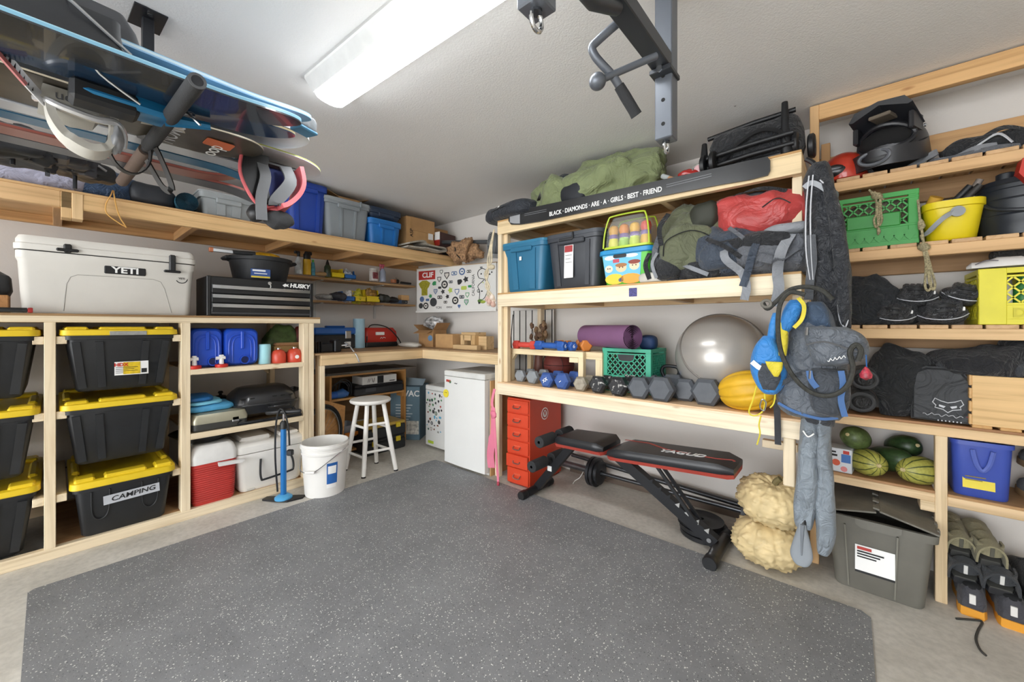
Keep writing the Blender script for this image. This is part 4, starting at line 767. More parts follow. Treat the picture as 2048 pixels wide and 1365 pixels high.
def partbin(label, p0, p1, pt, c, X, z, fill=None, group='small parts bins'):
    y0, y1 = L(p0, X), L(p1, X); w_ = y1 - y0; h = LZ((p0 + p1) / 2, pt, X) - z
    t = thing('parts_bin', label, 'bin', (X, (y0 + y1) / 2, z), LEFT, group); mt = M(c, .4)
    piece('tray', mt, t, lambda q: (q.prism([(0, 0), (0, h * .45), (.03, h * .62), (.035, h), (.13, h), (.13, 0)], -w_ / 2, -w_ / 2 + .004, 'x'), q.prism([(0, 0), (0, h * .45), (.03, h * .62), (.035, h), (.13, h), (.13, 0)], w_ / 2 - .004, w_ / 2, 'x'), q.box(-w_ / 2, w_ / 2, 0, .004, 0, h * .45), q.box(-w_ / 2, w_ / 2, .126, .13, 0, h), q.box(-w_ / 2, w_ / 2, 0, .13, 0, .004)))
    bx('front_lip', mt, t, -w_ / 2, w_ / 2, -.006, .004, h * .36, h * .47, .002)
    if fill: piece('contents', M(fill, .5, var=.6, vs=40), t, lambda q: q.blob((0, .065, h * .5), (w_ * .42, .055, h * .55), amp=.5, fr=30, fold=.3, ff=20, seed=p0))
    return t
partbin('yellow parts bin on the upper thin shelf', 663, 689, 536, '#e3c81f', XS + .02, ZS); partbin('blue parts bin on the upper thin shelf', 689, 712, 541, '#2e6db4', XS + .02, ZS, '#b8c2cc')
t = bottle('clear jar with red and white label on the thin shelf', 747, [[(.002, 0), (.04, 0), (.042, .004), (.042, .10), (.036, .108), (.002, .108)], [(.002, .108), (.038, .108), (.038, .125), (.002, .125)]], [M('#cfc9c4', .25, var=.3, vs=20), M('#d9d5cf', .3)], name='jar', cat='jar')
bx('paper_label', M('#7e3b40', .5, var=.6, vs=50), t, -.028, .026, -.045, -.03, .02, .085, .004)
t = bottle('clear spray bottle with pink trigger on the thin shelf', 765, [[(.002, 0), (.033, 0), (.034, .10), (.015, .135), (.002, .135)], [(.002, .135), (.014, .135), (.012, .155), (.002, .155)]], [M('#a9b4c9', .2, alpha=.75), M('#b8566a', .4)], name='spray_bottle')
piece('trigger', M('#b8566a', .4), t, lambda q: (q.box(-.035, .02, -.012, .012, .155, .18, .006), q.box(-.03, -.022, -.006, .006, .115, .16, .003)))
q = MB(); q.lathe([(.002, 0), (.03, 0), (.03, .035), (.002, .035)], 16); tag(put(q.obj('tape_roll', M('#9a5d3a', .6)), (XS, L(787, XS), ZS)), 'small brown tape roll on the thin shelf', 'tape roll')
t = thing('heat_gun_tip', 'black-handled tool at the right end of the thin shelf', 'hand tool', (XS, L(808, XS), ZS), LEFT); piece('handle', BLACK, t, lambda q: q.tube([(-.03, .02, .014), (.10, .02, .012)], [.013, .011], 10)); piece('knob', BLACK, t, lambda q: q.lathe([(.003, 0), (.022, 0), (.022, .04), (.003, .04)], 12, 'x', (-.10, .02, .022))); piece('shaft', STEEL, t, lambda q: q.tube([(-.09, .02, .06), (-.03, .02, .02)], .005, 6))
ZS2 = 1.436
for p0, p1, pt, c, f, lab in ((688, 711, 583, '#2c66b0', '#e6e6e6', 'blue parts bin full of packets on the lower shelf'), (709, 732, 582, '#dfc428', '#c8c23a', 'yellow parts bin with yellow contents next to the blue one'), (733, 760, 580, '#dcc11c', '#a07a3a', 'yellow parts bin with brown and black contents')): partbin(lab, p0, p1, pt, c, XS + .02, ZS2, f)
for k, (p0, p1, hh, c, lab) in enumerate(((634, 664, .05, '#9a9a98', 'grey crumpled bag at the left of the lower shelf'), (660, 690, .075, '#34363f', 'dark packet on the lower shelf'), (757, 775, .085, '#22251f', 'black and green glove upright on the lower shelf'), (774, 795, .06, '#1f2124', 'black glove at the lower shelf right'))):
    y0, y1 = L(p0, XS), L(p1, XS); q = MB(); q.blob((XS, (y0 + y1) / 2, ZS2 + hh * .48), (.05, (y1 - y0) * .5, hh * .5), e=.7, amp=.4, fr=18, fold=.3, ff=16, seed=k + 20, flat=ZS2 + .002); tag(q.obj(['grey_bag', 'dark_packet', 'work_glove', 'work_glove'][k], M(c, .55, var=.5, vs=30)), lab, ['bag', 'packet', 'glove', 'glove'][k])
t = thing('small_boxes', 'flat black box at the right end of the lower shelf', 'box', (XS + .03, L(805, XS + .03), ZS2), LEFT); bx('box_body', M('#2f4768', .5), t, -.09, .06, 0, .09, 0, .035); bx('box_front', M('#1d1e22', .5), t, -.01, .062, -.004, .03, .0, .034); text('o', .02, PRINT_W, t, (.04, -.006, .017))
carton('small tan carton on the flat black box', (XS + .02, L(811, XS + .02), ZS2 + .036), LEFT, .095, .07, .055, CARD2, tape=False)
# ================================================================== upper shelf contents
ZU = 1.912; XU = -3.14
def lump(name, label, cat, c, r, mat, rz=0, group=None, seed=1, amp=.18, fr=5, fold=.22, ff=7, e=.75, ez=.7, flat=None, nu=40, nv=22, rx=0, ry=0, fdir=(1, 1, .35)):
    q = MB(); q.blob((0, 0, 0), r, nu, nv, e, ez, amp, fr, seed, None if flat is None else -flat, fold, ff, fdir)
    return tag(put(q.obj(name, mat, ang=180), c, rz, rx, ry), label, cat, group)
def LBX(p0, p1, pt, X=XU, z=ZU): a, b_ = L(p0, X), L(p1, X); return (a + b_) / 2, b_ - a, LZ((p0 + p1) / 2, pt, X) - z
CLOTH_G = FAB('#a9a9bd', .85, 10, .5); NAVY = FAB('#27405f', .5, 16, .6); BKF = FAB('#1b1d21', .7, 18, .8)
lump('lavender_blanket', 'pale lavender-grey blanket at the left end of the upper shelf', 'blanket', (-3.30, -.08, ZU + .09), (.17, .26, .11), CLOTH_G, seed=2, fold=.18, ff=6, flat=.088)
t = thing('blue_sleeping_bag', 'rolled blue sleeping bag with a white band on the upper shelf', 'sleeping bag', (-3.27, (L(155, -3.2) + L(245, -3.2)) / 2, ZU + .085))
piece('roll', NAVY, t, lambda q: q.blob((0, 0, 0), (.11, .16, .085), 44, 20, .8, .55, .06, 9, 3, -.083, .16, 14, (.1, 2.4, .1)), ang=180)
piece('white_band', M('#d9d9dc', .7), t, lambda q: q.lathe([(.088, -.012), (.093, 0), (.088, .012)], 24, 'y', (0, -.02, .0), 1.0, 1.2)); 
t = thing('cord_hank', 'orange cord loop hanging over the shelf edge', 'cord', (-3.09, L(222, -3.09), ZU + .01), LEFT)
piece('cord_loop', M('#d3a055', .7), t, lambda q: q.tube(smooth_path([(.01, .06, .04), (.0, -.004, .0), (-.02, -.008, -.06), (-.015, -.008, -.11), (.03, -.008, -.15), (.055, -.008, -.165)], 6), .003, 6)); piece('cord_loop', M('#d3a055', .7), t, lambda q: q.tube(smooth_path([(.015, .06, .04), (.012, -.004, .0), (.02, -.008, -.06), (.035, -.008, -.12), (.05, -.008, -.15), (.06, -.008, -.17)], 6), .003, 6))
yc, w_, h = LBX(250, 362, 362); lump('black_stuff_sack', 'black nylon stuff sack left of the blue rolled mat', 'bag', (XU - .14, yc, ZU + .07), (.12, w_ * .48, .08), M('#23272e', .5, var=.2), seed=5, flat=.068, fold=.14)
t = thing('blue_rolled_mat', 'rolled blue mat with spiral end facing out on the upper shelf', 'rolled mat', (XU, L(375, XU), ZU + .062), LEFT)
TEAL = M('#3a6e86', .6, var=.12)
piece('spiral', TEAL, t, lambda q: q.loft([[((.008 + .0085 * a / (2 * pi)) * cos(a) * 1.0, y, (.008 + .0085 * a / (2 * pi)) * sin(a)) for a in [i * .35 for i in range(int(6 * 2 * pi / .35))]] + [((.0125 + .0085 * a / (2 * pi)) * cos(a), y, (.0125 + .0085 * a / (2 * pi)) * sin(a)) for a in [i * .35 for i in range(int(6 * 2 * pi / .35))]][::-1] for y in (0, .42)], False, False))
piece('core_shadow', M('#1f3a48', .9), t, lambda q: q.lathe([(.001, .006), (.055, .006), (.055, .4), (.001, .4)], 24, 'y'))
yc, w_, h = LBX(400, 512, 386); tote('low_grey_tote', 'low translucent grey tote behind the hanging pink binding', (XU, yc, ZU), LEFT, w_ * 1.05, .42, h, M('#9ba1a4', .4), M('#a9adaf', .4), .02, .93, .03, (-.15, .15), ribw=.05)
BLUE = M('#2346a4', .4, var=.06)
yc, w_, h = LBX(577, 656, 345); h = min(h, ZC - ZU - .008); tote('tall_blue_tote', 'tall royal blue tote on the upper shelf', (XU, yc, ZU), LEFT, w_ * 1.08, .46, h, BLUE, M('#213f92', .4), .035, .88, .035, (-.3, .28), ribw=.025)
yc, w_, h = LBX(648, 744, 384); h = min(h, .345); t = tote('grey_lidded_tote', 'grey lidded tote on the upper shelf with an open carton on it', (XU, yc, ZU), LEFT, w_ * 1.04, .46, h, GREYT, M('#9aa0a4', .4), .045, .88, .04, (-.16, .16), ribw=.018)
bx('latch_clip', M('#7c8387', .4), t, w_ * .22, w_ * .26, -.016, .0, h - .06, h - .01, .004)
carton('open carton with raised flaps on top of the grey tote', (XU - .10, yc + .05, ZU + h), LEFT, .19, .22, .03, CARD2, (('l', 1.25), ('r', 1.25), ('f', 2.6)))
yc, w_, h = LBX(739, 805, 438); h0 = h; tote('light_blue_tote', 'bright blue tote under the navy one on the upper shelf', (XU, yc, ZU), LEFT, w_ * 1.05, .40, h, M('#2673bd', .4), M('#2e7cc4', .4), .03, .9, .035, (-.12, .3), ribw=.02)
tote('navy_tote', 'dark navy tote stacked on the bright blue one', (XU - .01, yc + .005, ZU + h0 + .001), LEFT, w_ * 1.05, .40, ZC - ZU - h0 - .06, M('#2c3b52', .45), M('#2b3a50', .45), .04, .93, .035, (-.2, .2), ribw=.02)
X0 = -3.20; yc, w_, h = LBX(813, 868, 438, X0); t = carton('tan carton printed ASP with a tear-flap on the rug', (X0, yc, ZU + .055), LEFT, w_, .26, h - .055, CARD2, tape=False)
bx('front_flap', M('#bd9363', .8), t, -w_ * .36, w_ * .51, -.006, .0, (h - .055) * .55, h - .054, .001); text('ASP', .05, PRINT_B, t, (-w_ * .34, -.008, (h - .055) * .45), (pi / 2, -pi / 2, 0)); bx('paper_label', PRINT_W, t, w_ * .28, w_ * .44, -.008, 0, (h - .055) * .34, (h - .055) * .55, 0)
X0 = -3.28; yc, w_, h = LBX(864, 893, 458, X0); carton('plain brown carton right of the ASP carton', (X0, yc + .02, ZU), LEFT, w_, .22, h, CARD, tape=False)
t = thing('folded_rug', 'folded grey woven rug edge hanging at the shelf front', 'rug', (-3.12, L(842, -3.12), ZU), LEFT); RUG = M('#a69f92', .95, var=.3, vs=60, bump=.5, bs=200)
ya, yb = L(806, -3.12) - L(842, -3.12), L(878, -3.12) - L(842, -3.12)
piece('rug_fold', RUG, t, lambda q: q.sweep(smooth_path([(ya, .02, .012), (ya * .4, .012, .015), (0, .0, .02), (yb * .7, .0, .012), (yb, .0, .022), (yb * .95, .0, .048), (yb * .6, .0, .05), (0, .0, .055), (ya * .2, .0, .08), (ya * .6, .0, .065), (ya, .0, .04)], 6), .22, .014, (0, 1, 0)))
X0 = -3.16; t = thing('black_rolled_sheet', 'black rolled sheet on the upper shelf by the back wall', 'roll', (X0, 0, ZU), LEFT); piece('roll', M('#26282b', .5), t, lambda q: (q.tube([(L(872, X0), .02, .03), (2.78, -.0, .03)], .03, 16))); piece('roll_end', M('#3a3b3e', .6), t, lambda q: q.lathe([(.012, 0), (.022, 0), (.022, .004), (.012, .004)], 16, 'x', (2.78, .0, .03)))
tag(piece('long_dark_pipe', M('#4a4d50', .4), None, lambda q: q.tube([(-3.42, 2.55, ZU + .17), (-2.45, 2.66, ZU + .06)], .02, 12)), 'long dark pipe lying from the upper shelf towards the fan', 'pipe')
t = thing('red_printed_carton', 'printed red and black carton against the back wall', 'carton', (-3.24, 2.52, ZU), R(8)); bx('box_body', M('#4b2f2c', .6), t, -.12, .1, 0, .24, 0, .24, .003); bx('red_panel', M('#b02d22', .5), t, .0, .1, -.002, 0, .09, .16, 0); bx('white_panel', PRINT_W, t, .03, .1, -.003, 0, .16, .24, 0); bx('black_panel', PRINT_B, t, .03, .101, -.0025, 0, .0, .10, 0); piece('yellow_disc', M('#d9b42e', .5), t, lambda q: q.lathe([(.02, 0), (.05, 0), (.05, .004), (.02, .004)], 18, 'y', (-.02, -.006, .11)))
lump('brown_feather_wreath', 'tan dried-grass wreath above the sticker board', 'wreath', (-2.86, 2.62, 1.93), (.17, .08, .085), M('#a88360', .9, var=.6, vs=50, bump=1, bs=60), seed=8, amp=.5, fr=16, fold=.35, ff=22)
tag(piece('wire_hoop', BLACK, None, lambda q: q.tube(smooth_path([(-2.98, 2.6, 2.02), (-2.93, 2.55, 1.98), (-2.90, 2.54, 1.90), (-2.84, 2.54, 1.85)], 6), .006, 6)), 'thin black wire hooked over the dried wreath', 'wire')
t = thing('desk_fan', 'grey round fan head on top of the board by the rack', 'fan', (-2.45, 2.60, 1.825), R(-30)); FG = M('#8f9294', .4)
for k in range(7): r_ = .105 - .014 * k; piece('guard_ring', FG, t, lambda q: q.tube([(r_ * cos(2 * pi * i / 28), -.035 + .002 * k * -2, .115 + r_ * sin(2 * pi * i / 28)) for i in range(28)], .0035, 6, True))
piece('shell', M('#6f7376', .5), t, lambda q: q.lathe([(.002, .06), (.06, .05), (.10, .02), (.108, -.02), (.10, -.03), (.002, -.02)], 28, 'y', (0, 0, .115))); piece('stand', FG, t, lambda q: (q.tube([(0, .02, .01), (0, .02, .1)], .012, 8))); piece('base', FG, t, lambda q: q.box(-.07, .07, -.03, .07, 0, .02, .006))
# ---- sticker board hung under the shelf end
P0, P1 = Vector((-3.566, 2.559, 1.355)), Vector((-2.595, 2.78, 1.355)); bl = (P1 - P0).length; ba = math.atan2(P1.y - P0.y, P1.x - P0.x)
t = thing('sticker_board', 'white board covered in stickers hung below the upper shelf corner', 'board', tuple(P0), ba)
bh = .462; bx('panel', M('#e4e3df', .4, var=.03), t, 0, bl, 0, .018, 0, bh, .002); bx('bottom_trim', WHITE, t, -.005, bl + .005, -.012, .02, -.014, .006, .002); bx('top_trim', M('#b9a283', .6), t, -.005, bl + .005, -.004, .02, bh - .006, bh + .004, .002)
st = bx('sticker', M('#b5322c', .5, var=0), t, .03, .255, -.0015, 0, bh - .125, bh - .03, 0); text('CLIF', .075, PRINT_W, st, (.155, -.002, bh - .078), sx=1.05, bold=.002); text('evoc', .04, PRINT_B, t, (.44, -.001, .04)); text('YON', .035, PRINT_B, t, (.30, -.001, .035)); 
piece('sticker', M('#a09a2c', .5, var=.4, vs=60), t, lambda q: q.prism([(.07, .17), (.15, .17), (.15, .24), (.17, .26), (.19, .30), (.14, .33), (.08, .33), (.03, .30), (.05, .26), (.07, .24)], -.0015, 0))
text('CALIFORNIA', .045, PRINT_B, t, (.735, -.001, .25), (pi / 2, -pi / 2, 0), sx=.85)
piece('sticker', PRINT_B, t, lambda q: q.tube(smooth_path([(.80, -.001, .06), (.81, -.001, .18), (.79, -.001, .24), (.86, -.001, .30), (.80, -.001, .32), (.79, -.001, .38), (.84, -.001, .41), (.90, -.001, .37), (.87, -.001, .30), (.91, -.001, .24), (.88, -.001, .14), (.84, -.001, .10)], 5), .0035, 5))
decals(t, .02, .72, .02, bh - .02, 0, 58, random.Random(11), .018, .055, ['#232527', '#2f3133', '#2b2d2f', '#37915a', '#566f9a', '#3b3d3f', '#222222', '#2a2a2c', '#b7c95a'], [(.09, bh - .08, .06), (.2, bh - .08, .06), (.11, .25, .09), (.44, .04, .045), (.30, .035, .04)])
decals(t, .76, .97, .02, bh - .02, 0, 9, random.Random(4), .01, .02, ['#232527', '#b7c95a'])
# garlic braid on the rack post
t = thing('garlic_braid', 'pale garlic braid hanging at the left end of the gear rack', 'garlic braid', (-2.10, 2.165, 0)); GS = M('#cfc2a6', .8, var=.3, vs=30)
for k, dx in enumerate((-.02, .0, .02)): piece('stem', GS, t, lambda q: q.tube(smooth_path([(.06, 0, 1.93), (.03 + dx * .5, -.005, 1.80), (.02 + dx, -.01, 1.68), (-.01 - dx, -.012, 1.60), (dx, -.01, 1.50), (.02 - dx, -.012, 1.44), (.03 + dx, -.01, 1.37)], 5), .006, 6))
piece('knot', GS, t, lambda q: q.blob((.04, -.01, 1.645), (.035, .02, .02), amp=.2, fr=30))
for k in range(7): a = k * 2.4; piece('bulb', M('#e3d3c4' if k % 2 else '#c9a79a', .6), t, lambda q: q.lathe([(.001, -.02), (.014, -.018), (.021, -.004), (.016, .012), (.005, .022), (.002, .03)], 12, 'z', (.03 + .03 * cos(a), -.01 + .014 * sin(a), 1.36 + .011 * k)))
for k, c in enumerate(('#8a9a3a', '#4d6b2f')): piece('leaf', M(c, .6), t, lambda q: q.blob((-.05 - .03 * k, -.01, 1.385 + .01 * k), (.03, .006, .012), 12, 8))
# ================================================================== ski rack
ST = M('#2b2c30', .4, metal=.4, var=.1); FOAM = M('#2f3032', .85, var=.15, bump=.3, bs=200)
ad = Vector((.999, .042, 0))
for k, yy in enumerate((.22, -.85)):
    t = thing('ski_rack_arm', ['ceiling post with foam-covered double arm holding skis and boards', 'rear ceiling post of the ski rack out of view'][k], 'ski rack', (-1.94, yy, 0), R(2.4))
    bx('ceiling_plate', ST, t, -.07, .07, -.045, .045, ZC - .006, ZC, .001); bx('post', ST, t, -.016, .016, -.016, .016, 1.86, ZC - .006, .002)
    piece('arm_tube', ST, t, lambda q: q.tube([(-.56, 0, 1.85), (.628, 0, 1.85)], .014, 12)); piece('foam_sleeve', FOAM, t, lambda q: q.tube([(.02, 0, 1.85), (.625, 0, 1.85)], .021, 18)); piece('foam_sleeve', M('#5c4c42', .85, bump=.3, bs=200), t, lambda q: q.tube([(-.55, 0, 1.85), (-.03, 0, 1.85)], .021, 18))  # inner sleeve's brown paints warm light onto the same dark foam
    piece('end_cap', M('#4a4b4e', .6), t, lambda q: q.lathe([(.008, 0), (.0205, 0), (.0205, .006), (.014, .006), (.012, .001), (.008, .001)], 18, 'x', (.623, 0, 1.85)))
    piece('bolt_head', CHROME, t, lambda q: q.lathe([(.001, 0), (.008, 0), (.008, .005), (.001, .005)], 8, 'z', (.045, .0, ZC - .012)))
t = thing('velcro_strap', 'black hook-and-loop strap looped on the ski rack arm', 'strap', (-1.90, .17, 1.85), R(10))
piece('loop', BLACK, t, lambda q: q.sweep([(.0, .0 + .055 * cos(2 * pi * k / 24), -.035 + .085 * sin(2 * pi * k / 24)) for k in range(24)], .026, .004, (1, 0, 0), True)); piece('loop_tail', BLACK, t, lambda q: q.sweep(smooth_path([(-.01, .02, .03), (.03, .05, .0), (.07, .07, -.08), (.05, .10, -.15), (.0, .09, -.14), (-.02, .05, -.05)], 5), .026, .004, (1, 0, .3)))
def board(name, label, cat, tip, yaw, length, wid, waist, mbase, mtop, medge, tiplen=.14, rise=.05, th=.010, group=None, blunt=.55, flip=False, droop=0):
    t = thing(name, label, cat, tip, yaw, group)                  # local y = 0 at the tip, -length at the tail
    n = 44; prof = []
    for i in range(n + 1):
        u = i / n; s_ = (1 - cos(pi * u)) / 2; y = -length * s_; d0 = min(-y, length + y)
        wdt = waist + (wid - waist) * (abs(2 * s_ - 1) ** 2)
        if d0 < tiplen: wdt *= max(.02, (1 - (1 - d0 / tiplen) ** 2.2) ** blunt)
        z = rise * max(0, 1 - d0 / (tiplen * 1.6)) ** 2
        prof.append((y, wdt, z + droop * (y / length) ** 2))
    def lay(z0, z1, k): return lambda q: q.loft([[(-w2 * k / 2, y, z + z0), (w2 * k / 2, y, z + z0), (w2 * k / 2, y, z + z1), (-w2 * k / 2, y, z + z1)] for y, w2, z in prof])
    piece('base_sheet', mbase, t, lay(0, th * .3, 1)); piece('core_edge', medge, t, lay(th * .3, th * .8, 1.003)); piece('top_sheet', mtop, t, lay(th * .8, th, .985))
    return t
SK = M('#2c3138', .22, var=.35, vs=5, coat=.5); SKB = M('#24384f', .22, var=.3, vs=5, coat=.5); EDGE_B = M('#7fb2cc', .3); SILV = M('#c3c6ca', .22, metal=.35, var=.12, vs=4); WBASE = M('#e6e8ec', .3, var=.12, vs=7)
ZK = 1.873
b1 = board('wide_powder_ski', 'outermost dark ski with pale blue sidewall on the rack', 'ski', (-1.455, .56, ZK), R(1.5), 1.75, .135, .115, SK, M('#9fc8da', .3), EDGE_B, .18, .03, .016, 'boards on the ceiling ski rack')
b2 = board('wide_powder_ski', 'dark navy ski beside the outermost one on the rack', 'ski', (-1.575, .585, ZK + .004), R(1.5), 1.75, .13, .112, SKB, M('#3a3f47', .3), M('#c9b98f', .4), .18, .03, .014, 'boards on the ceiling ski rack')
b3 = board('snowboard', 'snowboard with an orange square mark and a white binding', 'snowboard', (-1.80, .545, ZK), R(2.5), 1.52, .27, .24, M('#4c463d', .3, var=.7, vs=5), BLACK, M('#d8cdb5', .4), .17, .02, .010, 'boards on the ceiling ski rack')
piece('orange_mark', M('#c2643a', .4), b3, lambda q: q.prism(rpoly(.07, .085, .008, 2, .02, -.15), -.0015, 0, 'z')); text('doo', .07, PRINT_W, b3, (-.055, -.14, -.001), (pi, 0, pi), sx=1.1); text('SALOMON', .085, M('#c9ccd2', .4, var=0), b3, (.055, -.29, -.001), (pi, 0, pi / 2 * 2), sx=.75, shear=.3)
piece('grey_flash', M('#b9b4a8', .4, var=.2), b3, lambda q: q.prism([(.03, -.25), (.085, -.27), (.06, -.31), (.09, -.36), (.0, -.36), (.02, -.31)], -.0012, 0, 'z'))
b4 = board('silver_ski', 'silver ski with turned-up tip in the rack middle', 'ski', (-1.965, .73, ZK + .002), R(.6), 1.7, .10, .07, SILV, M('#3d6f8a', .3), M('#8d9094', .3, metal=.6), .12, -.05, .014, 'boards on the ceiling ski rack', .7)
b4b = board('silver_ski', 'second silver and blue ski next to the silver one', 'ski', (-2.05, .60, ZK), R(.6), 1.7, .09, .068, M('#2f5f7c', .25, var=.2), SILV, M('#c9ccd0', .3, metal=.5), .12, -.03, .014, 'boards on the ceiling ski rack', .7)
b5 = board('red_grey_ski', 'grey ski with a dull red stripe, lowest in the rack', 'ski', (-2.33, .72, ZK), R(2), 1.65, .12, .085, M('#55565a', .3, var=.2), M('#a3564a', .35), M('#b0645a', .4), .12, -.05, .014, 'boards on the ceiling ski rack', .7)
b5b = board('red_grey_ski', 'dull red and brown ski partly under the grey one', 'ski', (-2.23, .58, ZK), R(2), 1.65, .11, .085, M('#8a5a50', .3, var=.2), M('#77787c', .35), M('#a85c50', .4), .12, .04, .014, 'boards on the ceiling ski rack', .7)
b6 = board('white_snowboard', 'pale snowboard with white speckled tip and a pink binding', 'snowboard', (-1.99, .85, ZK + .075), R(1), 1.5, .28, .25, WBASE, M('#b9bcc0', .4), M('#c6cf6a', .4), .18, -.01, .010, 'boards on the ceiling ski rack')
b7 = board('pale_snowboard', 'second pale snowboard above the white speckled one', 'snowboard', (-1.80, .72, ZK + .10), R(0), 1.5, .27, .24, M('#d3d6db', .3, var=.2), M('#9fa5ad', .4), M('#dcdcda', .4), .17, .02, .010, 'boards on the ceiling ski rack')
b8 = board('light_blue_ski', 'light blue ski resting above the outermost dark ski', 'ski', (-1.52, .62, ZK + .06), R(4), 1.7, .12, .10, M('#8fb9dd', .3, var=.2), M('#7fb0cf', .3), M('#c9dce6', .3), .16, .03, .014, 'boards on the ceiling ski rack')
# spacer ski straps keep the stack together
piece('ski_binding', M('#3b3c40', .4), b8, lambda q: q.rloft([(.09, .30, .014, 0, -.62), (.085, .28, .05, 0, -.62), (.06, .10, .09, 0, -.55)], .02)); piece('brake_arm', STEEL, b8, lambda q: q.tube([(.05, -.62, .06), (.09, -.60, .03), (.09, -.50, -.04)], .004, 6))
piece('ski_binding', M('#24262a', .45), b1, lambda q: q.rloft([(.10, .32, .016, 0, -.60), (.09, .30, .06, 0, -.60), (.07, .14, .10, 0, -.52)], .02)); piece('brake_arm', STEEL, b1, lambda q: q.tube(smooth_path([(-.05, -.5, .03), (-.075, -.48, .0), (-.08, -.40, -.045)], 4), .004, 6))
# blue toe piece under the second ski, white binding under the snowboard
BB2 = M('#2277a8', .3, metal=.3)
piece('blue_toe_piece', BB2, b2, lambda q: (q.rloft([(.075, .18, -.045, -.06, -.44), (.085, .22, -.03, -.06, -.44), (.06, .22, 0, -.06, -.44)], .025), q.tube([(-.06, -.36, -.03), (-.03, -.25, -.02)], [.022, .012], 8)))
piece('toe_mount', BLACK, b2, lambda q: q.box(-.10, -.02, -.56, -.42, -.06, 0, .01)); piece('brake_arm', STEEL, b2, lambda q: q.tube([(.0, -.33, 0), (.03, -.29, -.05)], .004, 6))
WBD = M('#c6c3ba', .5, var=.12, vs=12); 
def bsc(o): o.matrix_local = Matrix.Translation((0, -.206, -.0)) @ Matrix.Diagonal((1, .59, .80, 1)); return o
bd = piece('binding_highback', WBD, b3, lambda q: q.sweep(smooth_path([(.06, -.60, -.05), (.075, -.59, -.11), (.085, -.555, -.165), (.09, -.50, -.195), (.09, -.45, -.20), (.085, -.405, -.175), (.075, -.385, -.115), (.06, -.38, -.05)], 5), [.05] * 12 + [.06] * 12 + [.05] * 12, .03, (1, 0, .25)))
piece('binding_base', M('#a8a69e', .5), b3, lambda q: q.prism([(-.62, -.004), (-.63, -.05), (-.52, -.07), (-.44, -.06), (-.40, -.004)], -.06, .09, 'x')); piece('heel_hoop', M('#d5d6d8', .25, metal=.6), b3, lambda q: q.tube(smooth_path([(.02, -.64, -.03), (.08, -.61, -.055), (.10, -.55, -.075), (.105, -.45, -.085), (.10, -.38, -.075), (.08, -.345, -.10), (.05, -.34, -.14)], 5), .013, 8))
sl_ = piece('ladder_strap', M('#c9cacd', .35, metal=.3), b3, lambda q: q.sweep(smooth_path([(.07, -.61, -.06), (.12, -.67, -.03), (.16, -.72, .0), (.20, -.78, .03)], 5), .032, .008, (0, .4, 1)))
for k in range(9): piece('ladder_tooth', BLACK, sl_, lambda q: q.box(.10 + .011 * k, .108 + .011 * k, -.655 - .0125 * k, -.648 - .0125 * k, -.05 + .0085 * k, -.025 + .0085 * k))
piece('pink_strip', M('#b06a6a', .5), b3, lambda q: q.sweep([(.125, -.67, -.045), (.20, -.77, .015)], .012, .012, (0, .4, 1)))
piece('ratchet', M('#8d8f92', .4), b3, lambda q: q.blob((.09, -.375, -.13), (.025, .022, .05), 24, 16, amp=.4, fr=30, fold=.3, ff=30)); text('union', .036, M('#55565a', .5, var=0), b3, (.0915, -.51, -.03), (-pi / 2, 0, -pi / 2))
for c_ in [o for o in bpy.data.objects if o.parent == b3 and o.name.split('.')[0] in ('binding_highback', 'binding_base', 'heel_hoop', 'ratchet', 'ladder_strap', 'pink_strip')]: bsc(c_)
# pink binding under the pale snowboard
PK = M('#d4646a', .5); 
piece('binding_base', BLACK, b6, lambda q: q.box(-.10, .10, -.30, -.02, -.03, -.002, .01))
piece('binding_cup', BLACK, b6, lambda q: q.prism([(-.30, -.0), (-.31, -.10), (-.27, -.19), (-.22, -.24), (-.17, -.22), (-.19, -.10), (-.18, -.0)], .10, .13, 'x')); piece('pink_edge', PK, b6, lambda q: q.tube(smooth_path([(.13, -.30, -.0), (.132, -.312, -.10), (.132, -.272, -.19), (.132, -.22, -.235), (.132, -.16, -.22)], 5), .008, 8))
piece('binding_highback', PK, b6, lambda q: q.sweep(smooth_path([(.09, -.20, -.235), (.10, -.12, -.23), (.10, -.05, -.17), (.10, -.02, -.10), (.09, -.03, -.02)], 5), [.06] * 5 + [.13] * 16, .022, (1, 0, .2))); piece('blue_liner', M('#2b3a78', .7), b6, lambda q: q.prism([(-.18, -.02), (-.17, -.2), (-.10, -.19), (-.05, -.12), (-.05, -.02)], .05, .08, 'x'))
for k, (y, w2) in enumerate(((-.205, .05), (-.085, .06))): piece('binding_strap', M('#6d6f72', .6), b6, lambda q: q.sweep(smooth_path([(.115, y - .01, -.02), (.15, y, -.10), (.15, y - .02 - .05 * k, -.20), (.145, y - .015 - .06 * k, -.30 + .08 * k)], 5), w2, .008, (0, 1, 0)))
piece('toe_mesh', M('#3a3b3d', .8, bump=.8, bs=400), b6, lambda q: q.blob((.11, -.13, -.275), (.04, .07, .045), amp=.2, fr=20)); piece('toe_cap', BLACK, b6, lambda q: q.blob((.11, -.235, -.265), (.035, .04, .04), amp=.1, fr=20))
for c_ in [o for o in bpy.data.objects if o.parent == b6 and o.name.split('.')[0] not in ('base_sheet', 'core_edge', 'top_sheet')]: c_.matrix_local = Matrix.Translation((.0, -.12, -.035)) @ Matrix.Diagonal((1, .80, .92, 1))
